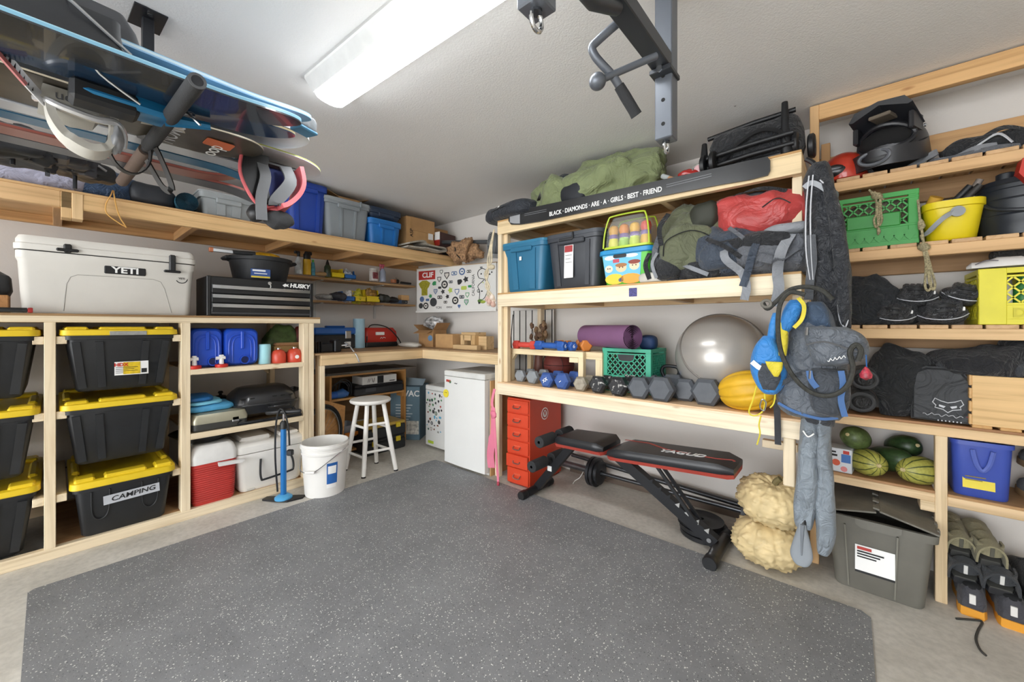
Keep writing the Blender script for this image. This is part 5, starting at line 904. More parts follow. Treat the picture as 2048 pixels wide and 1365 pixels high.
t = thing('grey_pole_strap', 'grey webbing roll sticking out beyond the ski tips', 'strap', (-1.60, .62, 1.985), R(20)); piece('roll', M('#6b7074', .7, var=.3, vs=50), t, lambda q: q.blob((0, 0, 0), (.03, .05, .03), e=.5, ez=.5, amp=.15, fr=30)); piece('strap_edge', M('#4e86a8', .6), t, lambda q: q.box(-.03, .03, -.03, .05, -.036, -.024, .004))
# tangle of bindings and buckles on the shelf's left end
for k, (px, py, X, r_, c, lab) in enumerate(((25, 290, -2.62, (.10, .13, .06), '#202226', 'black ski binding hanging at the left edge under the skis'), (95, 300, -2.70, (.09, .12, .055), '#2a2b30', 'dark ski binding above the lavender blanket'), (150, 335, -2.85, (.08, .12, .04), '#1e1f22', 'black boot buckle strap near the blue sleeping bag'))):
    y = L(px, X); z = LZ(px, py, X); t = thing('ski_binding', lab, 'binding', (X, y, z), R(20 * k), 'loose ski bindings')
    piece('housing', M(c, .4, var=.4, vs=25), t, lambda q: q.blob((0, 0, 0), r_, 30, 16, .5, .5, .35, 14, k + 30, None, .25, 18)); piece('clip', M('#d2552a' if k == 1 else '#3a3c42', .4), t, lambda q: q.box(r_[0] * .7, r_[0] * 1.15, -.04, .02, -.05, .02, .006)); piece('lever', STEEL, t, lambda q: q.tube([(.05, -.08, .02), (.09, -.02, .03), (.10, .05, .0)], .006, 6)); piece('heel_plate', M('#34363b', .4), t, lambda q: q.box(-.04, .06, .05, r_[1] * 1.2, -.03, .03, .008))
    piece('mount_rail', ST, t, lambda q: q.tube([(0, 0, 0), (.0, 0, 1.865 - z)], .008, 6))
# ================================================================== pull-up frame
ST2 = M('#6a6f77', .35, metal=.4, var=.06); STD = M('#3d4045', .4, metal=.3, var=.06)
t = thing('pull_up_frame', 'grey steel pull-up frame hanging from the ceiling', 'pull-up bar', (-.445, 0, 0), 0)
hw = .027
for yy in (.588, 1.272):
    up = bx('upright', ST2, t, -hw, hw, yy - hw, yy + hw, 1.79, ZC, .003)
    for k in range(4): piece('bolt_hole', M('#0c0c0d', .8, var=0), up, lambda q: q.lathe([(.0005, 0), (.006, 0), (.006, .002), (.0005, .002)], 12, 'y', (0, yy - hw - .001, 1.835 + .075 * k)))
    piece('eye_bolt', CHROME, t, lambda q: q.tube([(.0, yy + .016 * cos(2 * pi * k / 20), 1.772 + .019 * sin(2 * pi * k / 20)) for k in range(20)], .0045, 8, True)); piece('eye_shank', STD, t, lambda q: q.tube([(0, yy, 1.785), (0, yy, 1.80)], .011, 10))
bx('cross_beam', STD, t, -hw, hw, .588 + hw, 1.272 - hw, 2.0, 2.047, .003); bx('clamp_plate', STD, t, -hw - .006, hw + .006, 1.272 - hw - .03, 1.272 + hw + .004, 1.985, 2.0, .002); piece('bolt_head', CHROME, t, lambda q: q.lathe([(.001, 0), (.01, 0), (.01, .006), (.001, .006)], 6, 'y', (0, 1.272 - hw - .035, 1.992)))
bx('ceiling_bracket', STD, t, -.035, .035, .50, 1.36, ZC - .012, ZC, .002)
piece('lower_bar', STD, t, lambda q: q.tube([(-.0, .588 + hw, 1.935), (0, .80, 1.94), (.0, .92, 2.0)], .018, 14))
o = Vector((-.445, 0, 0)); pts = [D(1262, 24, 1.06), D(1225, 55, 1.075), D(1195, 82, 1.09), D(1184, 95, 1.095), D(1190, 112, 1.10), D(1205, 130, 1.105), D(1226, 153, 1.115), D(1240, 175, 1.125)]
piece('handle_bar', ST2, t, lambda q: q.tube(smooth_path([p - o for p in pts], 4), .0115, 12)); piece('rubber_grip', FOAM, t, lambda q: q.tube([D(1238, 172, 1.124) - o, D(1250, 192, 1.13) - o, D(1268, 222, 1.145) - o, D(1273, 231, 1.149) - o], [.0145, .0155, .0155, .0165], 14))
piece('ball_bar', ST2, t, lambda q: q.tube([D(1312, 112, 1.13) - o, D(1240, 143, 1.115) - o, D(1204, 159, 1.10) - o], .010, 12)); piece('ball_grip', ST2, t, lambda q: q.blob(tuple(D(1195, 163, 1.10) - o), (.0235, .0235, .0235), 24, 16))
# ================================================================== gear rack, top shelf
ZT1 = 1.997
CORD = FAB('#252a33', .6, 12, .6); OLIVE = FAB('#7a845c', .7, 7, .9); OLIVE2 = FAB('#60644c', .75, 11, .7)
t = thing('lettered_ski', 'black ski lettered in white, fixed along the rack top edge', 'ski', (0, YB - .006, 0))
def skz(px, pu, pl): return B(px, YB - .006), BZ(px, pu, YB - .006), BZ(px, pl, YB - .006)
SE = [skz(1019, 437, 443), skz(1024, 428, 450), skz(1042, 421, 450), skz(1080, 413, 444), skz(1200, 388, 419), skz(1330, 360, 392), skz(1440, 336, 371), skz(1500, 322, 361), skz(1536, 316, 352), skz(1541, 322, 342)]
piece('base_sheet', M('#2b2c2e', .3, var=.3, vs=3), t, lambda q: q.loft([[(x, -.012, l_), (x, -.012, u_), (x, 0, u_), (x, 0, l_)] for x, u_, l_ in SE]), smooth=False)
piece('tip_fade', M('#a3a5a8', .4), t, lambda q: q.loft([[(x, -.0135, l_), (x, -.0135, u_), (x, -.012, u_), (x, -.012, l_)] for x, u_, l_ in [skz(1022, 433, 446), skz(1030, 428, 448), skz(1042, 424, 448)]]), smooth=False)
for a, b_ in ((1052, 1096), (1335, 1425)):
    for dz in (-.006, .006):
        x0, z0 = B(a, YB), (skz(a, 0, 0)[0], BZ(a, 431 if a < 1100 else 374, YB))[1]; x1 = B(b_, YB); z1 = BZ(b_, 422 if a < 1100 else 352, YB)
        piece('pale_stripe', M('#8f9296', .4), t, lambda q: q.prism([(x0, z0 + dz - .001), (x1, z1 + dz - .001), (x1, z1 + dz + .001), (x0, z0 + dz + .001)], -.0132, -.011), smooth=False)
xm = (B(1102, YB) + B(1326, YB)) / 2; tx = text('BLACK \u00b7 DIAMONDS \u00b7 ARE \u00b7 A \u00b7 GIRLS \u00b7 BEST \u00b7 FRIEND', .040, PRINT_W, t, (xm, -.013, 1.9505), bold=.0008)
wid_t = tx.dimensions.x if tx.dimensions.x > 0 else 1.0
bb = [v.co.x for v in tx.data.vertices]; tx.scale = ((B(1326, YB) - B(1102, YB)) / (max(bb) - min(bb)), 1, 1)
t = thing('black_padded_bag', 'black padded bag overhanging the rack top left corner', 'bag', (-1.93, 2.30, ZT1 + .055), R(-8))
piece('body', CORD, t, lambda q: q.blob((0, 0, 0), (.25, .16, .062), 40, 20, .6, .6, .10, 7, 2, -.053, .1, 8), ang=180); piece('zip', BLACK, t, lambda q: q.tube(smooth_path([(-.24, -.08, 0), (-.1, -.158, .01), (.1, -.16, .015), (.22, -.10, .0)], 5), .004, 6)); piece('round_mark', PRINT_W, t, lambda q: q.lathe([(.001, 0), (.011, 0), (.011, .003), (.001, .003)], 14, 'y', (-.02, -.163, .025)))
t = thing('olive_duffel', 'crumpled olive green duffel on the rack top shelf', 'duffel bag', (-1.34, 2.34, ZT1))
piece('body', OLIVE, t, lambda q: q.blob((.16, .05, .125), (.32, .19, .155), 90, 44, .85, .85, .22, 6, 4, 0.002, .34, 7, (.6, 1, 1.4)), ang=180); piece('folded_end', OLIVE, t, lambda q: q.blob((-.22, .0, .105), (.17, .15, .125), 70, 36, .9, .9, .25, 8, 12, 0.002, .36, 10), ang=180)
piece('dark_flap', CORD, t, lambda q: q.blob((-.17, .03, .20), (.075, .11, .05), 30, 16, .8, .8, .2, 9, 3, None, .25, 10), ang=180); piece('dark_pocket', M('#23262c', .7, var=.3), t, lambda q: q.blob((-.03, -.11, .07), (.09, .05, .075), 30, 16, .8, .8, .2, 9, 6, 0.002, .3, 12), ang=180); piece('tan_patch', M('#b9764a', .6), t, lambda q: q.blob((-.37, -.06, .07), (.025, .03, .03), 14, 10, amp=.2, fr=20)); piece('strap_loop', BLACK, t, lambda q: q.sweep(smooth_path([(-.33, -.10, .12), (-.31, -.14, .08), (-.27, -.15, .13), (-.25, -.12, .2)], 5), .02, .004, (1, .5, .3)))
piece('valve', BLACK, t, lambda q: q.lathe([(.002, 0), (.016, 0), (.016, .02), (.002, .02)], 12, 'z', (.06, .05, .28)))
t = thing('corked_vial', 'small clear vial lying by the olive duffel', 'vial', (B(1336, 2.24), 2.24, ZT1 + .03), R(-25), ry=R(18)); piece('glass', M('#cfd6d8', .1, alpha=.6, var=0), t, lambda q: q.tube([(-.045, 0, .012), (.01, 0, .0)], .014, 14)); piece('cork', M('#b98a64', .8), t, lambda q: q.tube([(.01, 0, 0), (.045, 0, -.008)], .013, 12))
t = thing('red_headlamp', 'red strapped bicycle lamp on the rack top', 'lamp', (B(1380, 2.25), 2.25, ZT1 + .028), R(15)); piece('housing', M('#a3201c', .25, coat=.5), t, lambda q: q.blob((0, 0, 0), (.06, .03, .028), amp=.3, fr=18)); piece('ring', CHROME, t, lambda q: q.tube([(.04 + .026 * cos(2 * pi * k / 18), -.02, .012 + .026 * sin(2 * pi * k / 18)) for k in range(18)], .005, 6, True)); piece('lens', M('#e0b4b8', .2), t, lambda q: q.lathe([(.001, 0), (.024, 0), (.024, .004), (.001, .004)], 16, 'y', (.04, -.02, .012)))
# folded stroller
t = thing('folded_stroller', 'black folded stroller lying on the rack top right end', 'stroller', (B(1505, 2.30), 2.30, ZT1), R(-2)); SB = M('#18191c', .45, var=.2)
xl, xr = B(1412, 2.30) - B(1505, 2.30), B(1590, 2.30) - B(1505, 2.30)
piece('seat_fabric', BKF, t, lambda q: q.blob((0, .09, .125), (.20, .11, .11), 44, 22, .45, .6, .08, 8, 5, .004, .12, 9), ang=180)
for k, (y, z) in enumerate(((-.03, .045), (-.045, .09), (.0, .02), (.03, .225))): piece('frame_tube', SB, t, lambda q: q.tube([(xl, y, z), (0, y - .01, z + .012), (xr, y, z + .02)], .012, 10))
for x, zt in ((xl, .19), (xr - .03, .28)): piece('handle_post', SB, t, lambda q: q.tube([(x, -.01, .03), (x - .005, -.02, .10), (x - .01, .0, zt)], [.026, .020, .013], 12)); 
for k, (x, y) in enumerate(((xl, -.03), (xl + .05, -.05), (xr, .03), (xr + .055, .10))): piece('wheel', SB, t, lambda q: q.lathe([(.012, -.014), (.05, -.014), (.058, -.008), (.058, .008), (.05, .014), (.012, .014)], 22, 'x', (x, y, .06 if k < 2 else .075)))
piece('carry_strap', SB, t, lambda q: q.sweep(smooth_path([(-.12, -.04, .06), (-.06, -.05, .12), (.04, -.05, .16), (.12, -.045, .13), (.15, -.03, .08)], 5), .02, .004, (0, .3, 1)))
# ================================================================== middle shelf
ZM = 1.448
TEALT = M('#2b6d8f', .42, var=.08); DGT = M('#3d4046', .42, var=.15, bump=.08, bs=40)
def BBX(p0, p1, pt, Y, z): a, b_ = B(p0, Y), B(p1, Y); return (a + b_) / 2, b_ - a, BZ((p0 + p1) / 2, pt, Y) - z
xc, w_, h = BBX(997, 1092, 478, 2.205, ZM); t = tote('teal_tote', 'teal tote at the left end of the middle shelf', (xc, 2.205, ZM), 0, w_ * 1.0, .40, h, TEALT, M('#347a9c', .4), .035, .82, .045, (-.2, .25), ribw=.05); sticker(t, -.02, .0, h * .6, h * .67, .005); 
xc, w_, h = BBX(1086, 1204, 458, 2.22, ZM); t = tote('charcoal_tote', 'large charcoal tote with a red and white label', (xc, 2.22, ZM), 0, w_ * 1.0, .42, h, DGT, M('#454950', .4), .045, .86, .05, (-.3, .3), ribw=.03)
sticker(t, -.055, .015, h * .18, h * .74, .006, tilt=-.03); q = sticker(t, -.05, .01, h * .62, h * .73, .004, M('#a93a3c', .5), 'label_shield', -.03); sticker(t, -.05, .01, h * .19, h * .25, .0075, M('#a93a3c', .5), 'label_shield', -.03)
for k in range(5): sticker(t, -.045, .005 - .01 * (k % 2), h * (.56 - .06 * k), h * (.57 - .06 * k), .0035 + .0009 * k, M('#8d8d8d', .6), 'print_line', -.03)
bx('latch_clip', M('#2a2c30', .5), t, -.09, .02, -.014, .0, h - .075, h - .055, .004); bx('latch_clip', M('#2a2c30', .5), t, .012, .024, -.014, .0, h - .07, h - .02, .004)
xc, w_, h = BBX(1194, 1303, 496, 2.225, ZM)
t = thing('toy_bin', 'bright green toy bin with blue lid and cartoon picture', 'toy bin', (xc + .01, 2.225, ZM)); GRN = M('#58c13a', .4)
piece('body', GRN, t, lambda q: q.rloft([(w_ * .76, .26, 0, 0, .15), (w_ * .80, .27, .01, 0, .15), (w_ * .93, .30, h - .03, 0, .15)], .035)); piece('lid', M('#2a8dc4', .4), t, lambda q: q.rloft([(w_ * .98, .32, h - .035, 0, .15), (w_ * 1.0, .33, h - .03, 0, .15), (w_ * .99, .325, h - .006, 0, .15), (w_ * .94, .30, h, 0, .15)], .04))
fy = lambda z: .015 - .015 * z / h - .002
def pic(nm, c, poly, k=0): piece(nm, M(c, .5, var=.1), t, lambda q: q.loft([[(x * w_, fy(z * h) - .0006 * (k + 1), z * h) for x, z in poly], [(x * w_, fy(z * h) + .004, z * h) for x, z in poly]]), smooth=False)
pic('picture_sky', '#6fc0e6', [(-.36, .10), (.26, .10), (.30, .86), (-.42, .86)]); 
for nm, c, cx, cz, rx_, rz_ in (('picture_cloud', '#eef4f6', -.28, .76, .1, .06), ('picture_cloud', '#eef4f6', .12, .78, .12, .05), ('picture_ground', '#e9a63c', .10, .16, .2, .14), ('picture_ground', '#f0cf3a', -.2, .17, .18, .15), ('picture_face', '#f2d9c0', -.30, .46, .075, .10), ('picture_face', '#eec9a0', -.07, .47, .10, .12), ('picture_hair', '#a8703f', -.07, .545, .11, .055), ('picture_face', '#f0d2ae', .17, .50, .09, .12), ('picture_cap', '#8d3b2b', .17, .60, .11, .06), ('picture_blue', '#3f79c4', -.08, .14, .05, .06)):
    pic(nm, c, [(cx + rx_ * cos(2 * pi * k / 14), cz + rz_ * sin(2 * pi * k / 14)) for k in range(14)], 1 if 'hair' in nm or 'cap' in nm else .5)
for cx, cz in ((-.32, .47), (-.28, .47), (-.10, .48), (-.04, .48), (.14, .51), (.2, .51)): pic('picture_eye', '#222222', [(cx + .012 * cos(2 * pi * k / 8), cz + .018 * sin(2 * pi * k / 8)) for k in range(8)], 1.5)
pic('picture_title', '#c04a5a', [(-.22, .62), (-.10, .62), (-.10, .72), (-.22, .72)], .7); piece('handle_slot', BLACK, t, lambda q: q.prism(rpoly(.085, .022, .01, 3, -.03, h * .85 - .012), fy(h * .85) - .004, fy(h * .85) + .004))
# mesh bag of toy skittles
t = thing('toy_skittle_bag', 'clear carry pack of coloured toy skittles on the toy bin', 'toy pack', (xc + .02, 2.27, ZM + h)); hz = BZ(1255, 432, 2.27) - ZM - h
for k in range(6):
    x = -.10 + .068 * (k % 4) + (.03 if k > 3 else 0); y = .0 if k < 4 else .07; c1, c2 = [('#d9a02c', '#e6e04a'), ('#e08a2c', '#9cc83a'), ('#e8b432', '#c9d93a'), ('#d2452f', '#dfae2c'), ('#7fb83c', '#e29a2a'), ('#e0762c', '#d9cf3c')][k]
    piece('skittle_foot', M(c2, .4), t, lambda q: q.lathe([(.002, .004), (.03, .004), (.034, .04), (.028, .07)], 14, 'z', (x, y, 0))); piece('skittle_band', M('#7a5a9a', .4), t, lambda q: q.lathe([(.028, .07), (.030, .085), (.027, .095)], 14, 'z', (x, y, 0))); piece('skittle_head', M(c1, .4), t, lambda q: q.lathe([(.026, .095), (.033, .12), (.026, .145), (.01, .155), (.002, .156)], 14, 'z', (x, y, 0)))
GF = M('#b7cf3a', .4); piece('frame_hoop', GF, t, lambda q: q.tube(smooth_path([(-.15, -.045, .01), (-.14, -.045, .10), (-.115, -.045, hz - .02), (-.08, -.045, hz), (.09, -.045, hz), (.12, -.045, hz - .02), (.135, -.045, .10), (.14, -.045, .01)], 4), .005, 8)); piece('frame_hoop', GF, t, lambda q: q.tube(smooth_path([(-.15, .11, .01), (-.14, .11, .10), (-.115, .11, hz - .02), (-.08, .11, hz), (.09, .11, hz), (.12, .11, hz - .02), (.135, .11, .10), (.14, .11, .01)], 4), .005, 8))
piece('tray_base', GF, t, lambda q: q.rloft([(.30, .17, .001, 0, .03), (.30, .17, .014, 0, .03)], .03)); piece('clear_wrap', M('#dfe8e6', .08, alpha=.16, var=0), t, lambda q: q.rloft([(.29, .155, .015, 0, .03), (.27, .15, hz * .6, 0, .03), (.20, .13, hz - .01, 0, .03)], .03, c0=False))
carton('plain carton at the back between toy bin and backpacks', (B(1320, 2.52), 2.52, ZM), 0, .22, .2, .40, CARD, tape=False)
# backpacks
def pack(name, label, cat, loc, rz, body, pockets, straps, zips, group=None, rx=0, ry=0):
    t = thing(name, label, cat, loc, rz, group, rx, ry)
    for i, (nm, c, r, m_, sd, fl) in enumerate([('main_body',) + body] + [('pocket',) + p_ for p_ in pockets]):
        piece(nm, m_, t, lambda q: q.blob(c, r, 64 if i == 0 else 40, 34 if i == 0 else 22, .72, .72, .14, 8, sd, None, fl * 1.4, 9), ang=180)
    for pth, w2, m_ in straps: piece('strap', m_, t, lambda q: q.sweep(smooth_path(pth, 5), w2, .005, (1, .15, .2)))
    for pth, m_ in zips: piece('zip', m_, t, lambda q: q.tube(smooth_path(pth, 5), .003, 6))
    return t
GRYF = FAB('#5d6066', .75, 16, .7); SLATE = FAB('#3a4350', .7, 16, .7); LGF = FAB('#85888d', .75, 20, .3)
xg = B(1385, 2.27)
pack('olive_backpack', 'olive green backpack slumped on the middle shelf', 'backpack', (xg, 2.29, ZM + .21), R(10), ((0, .06, 0), (.17, .12, .20), OLIVE2, 3, .16), [((-.02, -.075, -.05), (.13, .045, .115), OLIVE2, 8, .18), ((.06, -.0, .13), (.07, .09, .07), M('#34362d', .7), 5, .2)],
     [([(-.17, -.04, .05), (-.19, -.08, -.05), (-.18, -.07, -.16)], .03, GRYF), ([(-.12, -.06, .16), (-.16, -.1, .08), (-.15, -.11, -.02)], .025, BKF)], [([(-.14, -.11, -.08), (-.12, -.125, .0), (.0, -.13, .04), (.10, -.12, -.01), (.11, -.11, -.09)], BLACK)])
pack('grey_mesh_bag', 'grey and black daypack crushed under the olive backpack', 'backpack', (B(1338, 2.25), 2.25, ZM + .095), R(-5), ((0, .05, 0), (.09, .10, .092), GRYF, 7, .25), [((.02, -.05, -.03), (.06, .04, .055), BKF, 9, .3)], [([(-.09, -.05, .07), (-.10, -.08, 0), (-.08, -.07, -.08)], .025, BKF), ([(-.03, -.08, .06), (-.05, -.10, .0), (-.03, -.09, -.08)], .018, LGF)], [], None)
pack('red_duffel', 'red coated duffel bag on top of the backpacks', 'duffel bag', (B(1515, 2.36), 2.36, ZM + .30), R(-3), ((0, 0, .01), (.225, .15, .115), FAB('#b5413f', .38, 6, .6), 6, .10), [((-.03, -.02, .10), (.10, .09, .02), M('#1f2024', .6), 4, .1)],
     [([(-.14, -.10, .085), (-.05, -.12, .115), (.05, -.12, .118), (.14, -.10, .09)], .018, BKF), ([(.16, -.10, .08), (.20, -.10, .02), (.22, -.08, -.06)], .016, BKF)], [([(.05, -.148, .02), (.11, -.15, .05), (.16, -.135, .02)], BLACK)])
pack('navy_backpack', 'navy daypack lying under the red duffel', 'backpack', (B(1462, 2.28), 2.28, ZM + .13), R(8), ((0, .04, 0), (.165, .14, .125), SLATE, 5, .2), [((-.02, -.085, -.03), (.11, .05, .07), SLATE, 8, .22)], [([(-.1, -.13, .06), (-.02, -.15, .01), (.05, -.15, -.05)], .02, BKF), ([(.0, -.14, .10), (.06, -.15, .04), (.10, -.14, -.03)], .018, GRYF)], [([(-.11, -.12, -.05), (-.05, -.135, .03), (.06, -.135, .03), (.1, -.12, -.04)], BLACK)])
pack('grey_backpack', 'grey trekking pack lying flat with straps over the shelf edge', 'backpack', (B(1540, 2.24), 2.24, ZM + .10), R(-4), ((0, .06, 0), (.185, .15, .098), GRYF, 9, .2), [((-.03, -.06, .05), (.14, .06, .04), BKF, 3, .25), ((.08, -.07, .09), (.10, .05, .022), LGF, 2, .15)],
     [([(-.17, -.09, .06), (-.16, -.13, -.02), (-.10, -.09, -.09), (-.075, -.10, -.16), (-.085, -.10, -.225)], .036, LGF), ([(-.02, -.10, .06), (-.04, -.13, .0), (-.07, -.10, -.09), (-.09, -.105, -.16)], .032, SLATE), ([(.10, -.10, .06), (.07, -.14, -.02), (.05, -.105, -.10), (.055, -.105, -.18), (.04, -.105, -.26)], .042, LGF), ([(.12, -.1, .0), (.05, -.13, -.05), (-.02, -.13, -.03)], .04, GRYF)], [])
pack('black_daypack', 'small black daypack at the front of the middle shelf', 'backpack', (B(1405, 2.23), 2.23, ZM + .055), R(0), ((0, .05, 0), (.12, .09, .055), BKF, 4, .3), [], [([(-.1, -.03, .03), (-.04, -.06, .0), (.04, -.05, -.04)], .022, LGF), ([(.0, -.05, .04), (.05, -.06, .02), (.1, -.04, -.03)], .02, GRYF)], [])
lump('white_cloth', 'crumpled white cloth at the foot of the toy bin', 'cloth', (B(1308, 2.215), 2.225, ZM + .026), (.075, .03, .028), M('#c9c5bb', .9, var=.2), seed=6, fold=.35, ff=20, flat=.025)
piece('stamp_mark', M('#4a4a86', .6, var=.8, vs=200), bpy.data.objects['timber_gear_rack'], lambda q: q.box(B(1258, YB), B(1274, YB), -.001, .001, 1.37, 1.42))
# ================================================================== lower shelf
ZL = .777
YRs = 2.30; x0, x1 = B(1016, YRs), B(1166, YRs); zr = BZ(1090, 701, YRs)
t = thing('timber_riser', 'small pale timber riser on the lower shelf carrying dumbbells', 'riser', (0, YRs, 0)); wp = WOOD('#ead7b0', 'x'); wpz = WOOD('#ead7b0', 'z')
for x in (x0, x1 - .038):
    for y in (0, .24): bx('leg', wpz, t, x, x + .038, y, y + .038, ZL, zr - .04)
bx('front_rail', wp, t, x0, x1, 0, .038, zr - .04, zr); bx('back_rail', wp, t, x0, x1, .24, .278, zr - .04, zr); bx('top_slat', wp, t, x0 + .001, x1 - .001, .04, .138, zr - .015, zr); bx('top_slat', wp, t, x0 + .001, x1 - .001, .142, .238, zr - .015, zr)
bx('gusset', wp, t, x1 - .11, x1 - .04, .002, .036, zr - .075, zr - .042); piece('gusset', wp, t, lambda q: q.prism([(x0 + .04, zr - .04), (x0 + .04, zr - .085), (x0 + .075, zr - .04)], .003, .035))
x2 = x1 + .07
t = thing('timber_stand', 'second narrow timber stand behind the riser', 'riser', (x2, 2.34, 0)); bx('leg', wpz, t, 0, .05, 0, .038, ZL, zr - .05); bx('leg', wpz, t, 0, .05, .2, .238, ZL, zr - .05); bx('top_slat', wp, t, -.10, .05, 0, .10, zr - .05, zr); bx('top_slat', wp, t, -.10, .05, .14, .238, zr - .05, zr)
def hexdb(label, loc, r, ln, hm, rz=0, handle=None, round_=False, name='hex_dumbbell', group='dumbbells on the lower shelf', face=None, txt=None):
    t = thing(name, label, 'dumbbell', loc, rz, group); n = 6; hl = ln * .3; zc = r * .866
    def ringp(y, s_): return [(r * s_ * cos(2 * pi * k / n), y, zc + r * s_ * sin(2 * pi * k / n)) for k in range(n)]
    for a, b_ in ((0, hl), (ln - hl, ln)): piece('hex_head', hm, t, lambda q: q.loft([ringp(a, .76), ringp(a + .22 * hl, 1), ringp(b_ - .22 * hl, 1), ringp(b_, .76)][::1] if True else []), ang=20)
    piece('handle', handle or STEEL, t, lambda q: q.tube([(0, hl * .9, zc), (0, ln * .5, zc), (0, ln - hl * .9, zc)], [r * .32, r * .38, r * .32], 12))
    if txt: text(txt, r * .55, face, t, (0, -.0012, zc), (pi / 2, -.6, 0), bold=.0006)
    return t
GH = M('#8f9498', .45, var=.1); BH = M('#3c5a9a', .5, var=.1); TH = M('#a59c8c', .5, metal=.3, var=.35, vs=30); BCH = M('#2c2c2c', .5, var=.0); DH = M('#54585e', .5, var=.15, vs=20)
m_, nt, p, N, K = nodes('chipped_black'); n = noise_tex(nt, 38, 4); r = ramp(nt, n.outputs[0], [(.56, lin('#26272a')), (.62, lin('#b9b7b2'))]); K(r.outputs[0], p.inputs['Base Color']); p.inputs['Roughness'].default_value = .45; BCH = m_
for px, pb, rr, ln, mt, lab, tx in ((1037, 764, 13, .17, GH, 'light grey hex dumbbell at the far left of the row', None), (1061, 768, 14.5, .18, GH, 'light grey hex dumbbell, second in the row', None), (1090, 776, 16.5, .20, BH, 'blue hex dumbbell with white marking like an X', 'XX'), (1120, 782, 18.5, .20, BH, 'blue hex dumbbell with white lettering, right of the marked one', '~'),
                                    (1158, 783, 16, .17, TH, 'scuffed bare-metal hex dumbbell', None), (1192, 787, 19, .20, BCH, 'chipped black hex dumbbell next to the bare-metal one', None), (1232, 796, 22, .22, BCH, 'chipped black hex dumbbell next to the dark grey ones', None), (1275, 798, 24, .22, DH, 'dark grey hex dumbbell, first right of the chipped ones', None), (1318, 806, 28, .23, DH, 'dark grey hex dumbbell, second right of the chipped ones', None), (1367, 803, 25, .23, DH, 'dark grey hex dumbbell, third right of the chipped ones', None), (1409, 812, 30, .24, DH, 'dark grey hex dumbbell beside the yellow pumpkin', None)):
    g = G(px, pb, ZL); dep = g.x * VX + g.y * VY; g.y = max(g.y, 2.196); g.x = B(px, g.y); r_ = rr * dep / F
    hexdb(lab, (g.x, g.y, ZL), r_, ln, mt, R(random.uniform(-5, 5)), face=PRINT_W, txt=tx)
def smalldb(label, px0, px1, y, r, c, rz, txt=None):
    xa_, xb_ = B(px0, y), B(px1, y); t = thing('neoprene_dumbbell', label, 'dumbbell', ((xa_ + xb_) / 2, y, zr + .0005), rz, 'dumbbells on the riser'); ln = (xb_ - xa_) / max(.35, cos(rz)); mt = M(c, .5, var=.08)
    def rp(x, s_): return [(x, r * s_ * cos(2 * pi * k / 6 + pi / 6 * 0), r * .866 + r * s_ * sin(2 * pi * k / 6)) for k in range(6)]
    for s_ in (-1, 1): piece('hex_head', mt, t, lambda q: q.loft([rp(s_ * ln * v, k) for v, k in ((.5, .8), (.47, 1), (.30, 1), (.26, .7))][::-s_]), ang=20)
    piece('grip', mt, t, lambda q: q.tube([(-ln * .3, 0, r * .866), (0, 0, r * .866), (ln * .3, 0, r * .866)], [r * .55, r * .62, r * .55], 12))
    if txt: text(txt, r * 1.0, PRINT_W, t, (ln * .502, 0, r * .866), (pi / 2, 0, pi / 2))
smalldb('red neoprene dumbbell at the left of the riser', 1030, 1071, 2.35, .035, '#cf4a3f', R(4)); smalldb('long blue neoprene dumbbell on the riser front', 1070, 1134, 2.345, .037, '#2f5fae', R(-8), '6'); smalldb('shorter blue neoprene dumbbell behind the long one', 1104, 1157, 2.425, .036, '#2d5aa8', R(-28), '6')
smalldb('orange dumbbell at the riser back', 1116, 1142, 2.50, .038, '#d4833c', R(-20)); smalldb('orange dumbbell at the riser right end', 1152, 1181, 2.45, .043, '#d17f38', R(-40))
tag(piece('basketball', M('#6e2f28', .7, bump=.3, bs=300), None, lambda q: q.blob((B(1118, 2.58), 2.58, ZL + .12), (.12, .12, .12), 32, 20)), 'dark red basketball behind the riser legs', 'basketball'); tb = bpy.data.objects['basketball']
for a, b_ in ((0, 1), (1, 0)):
    piece('ball_seam', BLACK, tb, lambda q: q.tube([(B(1118, 2.58) + .1205 * cos(2 * pi * k / 40) * (1 if a else .8), 2.58 + (-.09 if b_ else .1205 * sin(2 * pi * k / 40)) , ZL + .12 + (.1205 * sin(2 * pi * k / 40) * .8 if b_ else .0)) for k in range(40)], .002, 5, True))
# striped panel, dried flowers
ys = 2.74; x0, x1 = B(1022, ys), B(1107, ys)
t = thing('striped_screen', 'white panel with black vertical stripes at the back of the shelf', 'panel', (0, ys, ZL)); bx('board', M('#d9d7d2', .6), t, x0, x1, 0, .012, 0, .56, .001)
for k in range(7): x = x0 + .035 + (x1 - x0 - .05) * k / 6; bx('stripe', PRINT_B, t, x - .005, x + .005, -.0012, 0, 0, .56, 0)
tx_ = B(1063, 2.52); t = thing('dried_flower_vase', 'vase of dried brown flowers behind the dumbbells', 'vase', (tx_, 2.62, ZL)); rs = random.Random(5)
piece('vase', M('#7a4f44', .5), t, lambda q: q.lathe([(.003, 0), (.035, 0), (.045, .06), (.035, .15), (.03, .19), (.025, .19), (.003, .02)], 16))
for k in range(16):
    a, s_ = rs.uniform(0, 2 * pi), rs.uniform(.2, 1); tip = (s_ * .085 * cos(a), s_ * .06 * sin(a), .30 + rs.uniform(.02, .15)); piece('dry_stem', M('#8a6a4a', .9), t, lambda q: q.tube([(0, 0, .15), (tip[0] * .4, tip[1] * .4, .27), tip], .0022, 5)); piece('dry_bloom', M(['#7d6350', '#93775a', '#6d5442'][k % 3], .95, bump=.8, bs=200), t, lambda q: q.blob(tip, (.017, .017, .024), 12, 8, amp=.5, fr=60, seed=k))
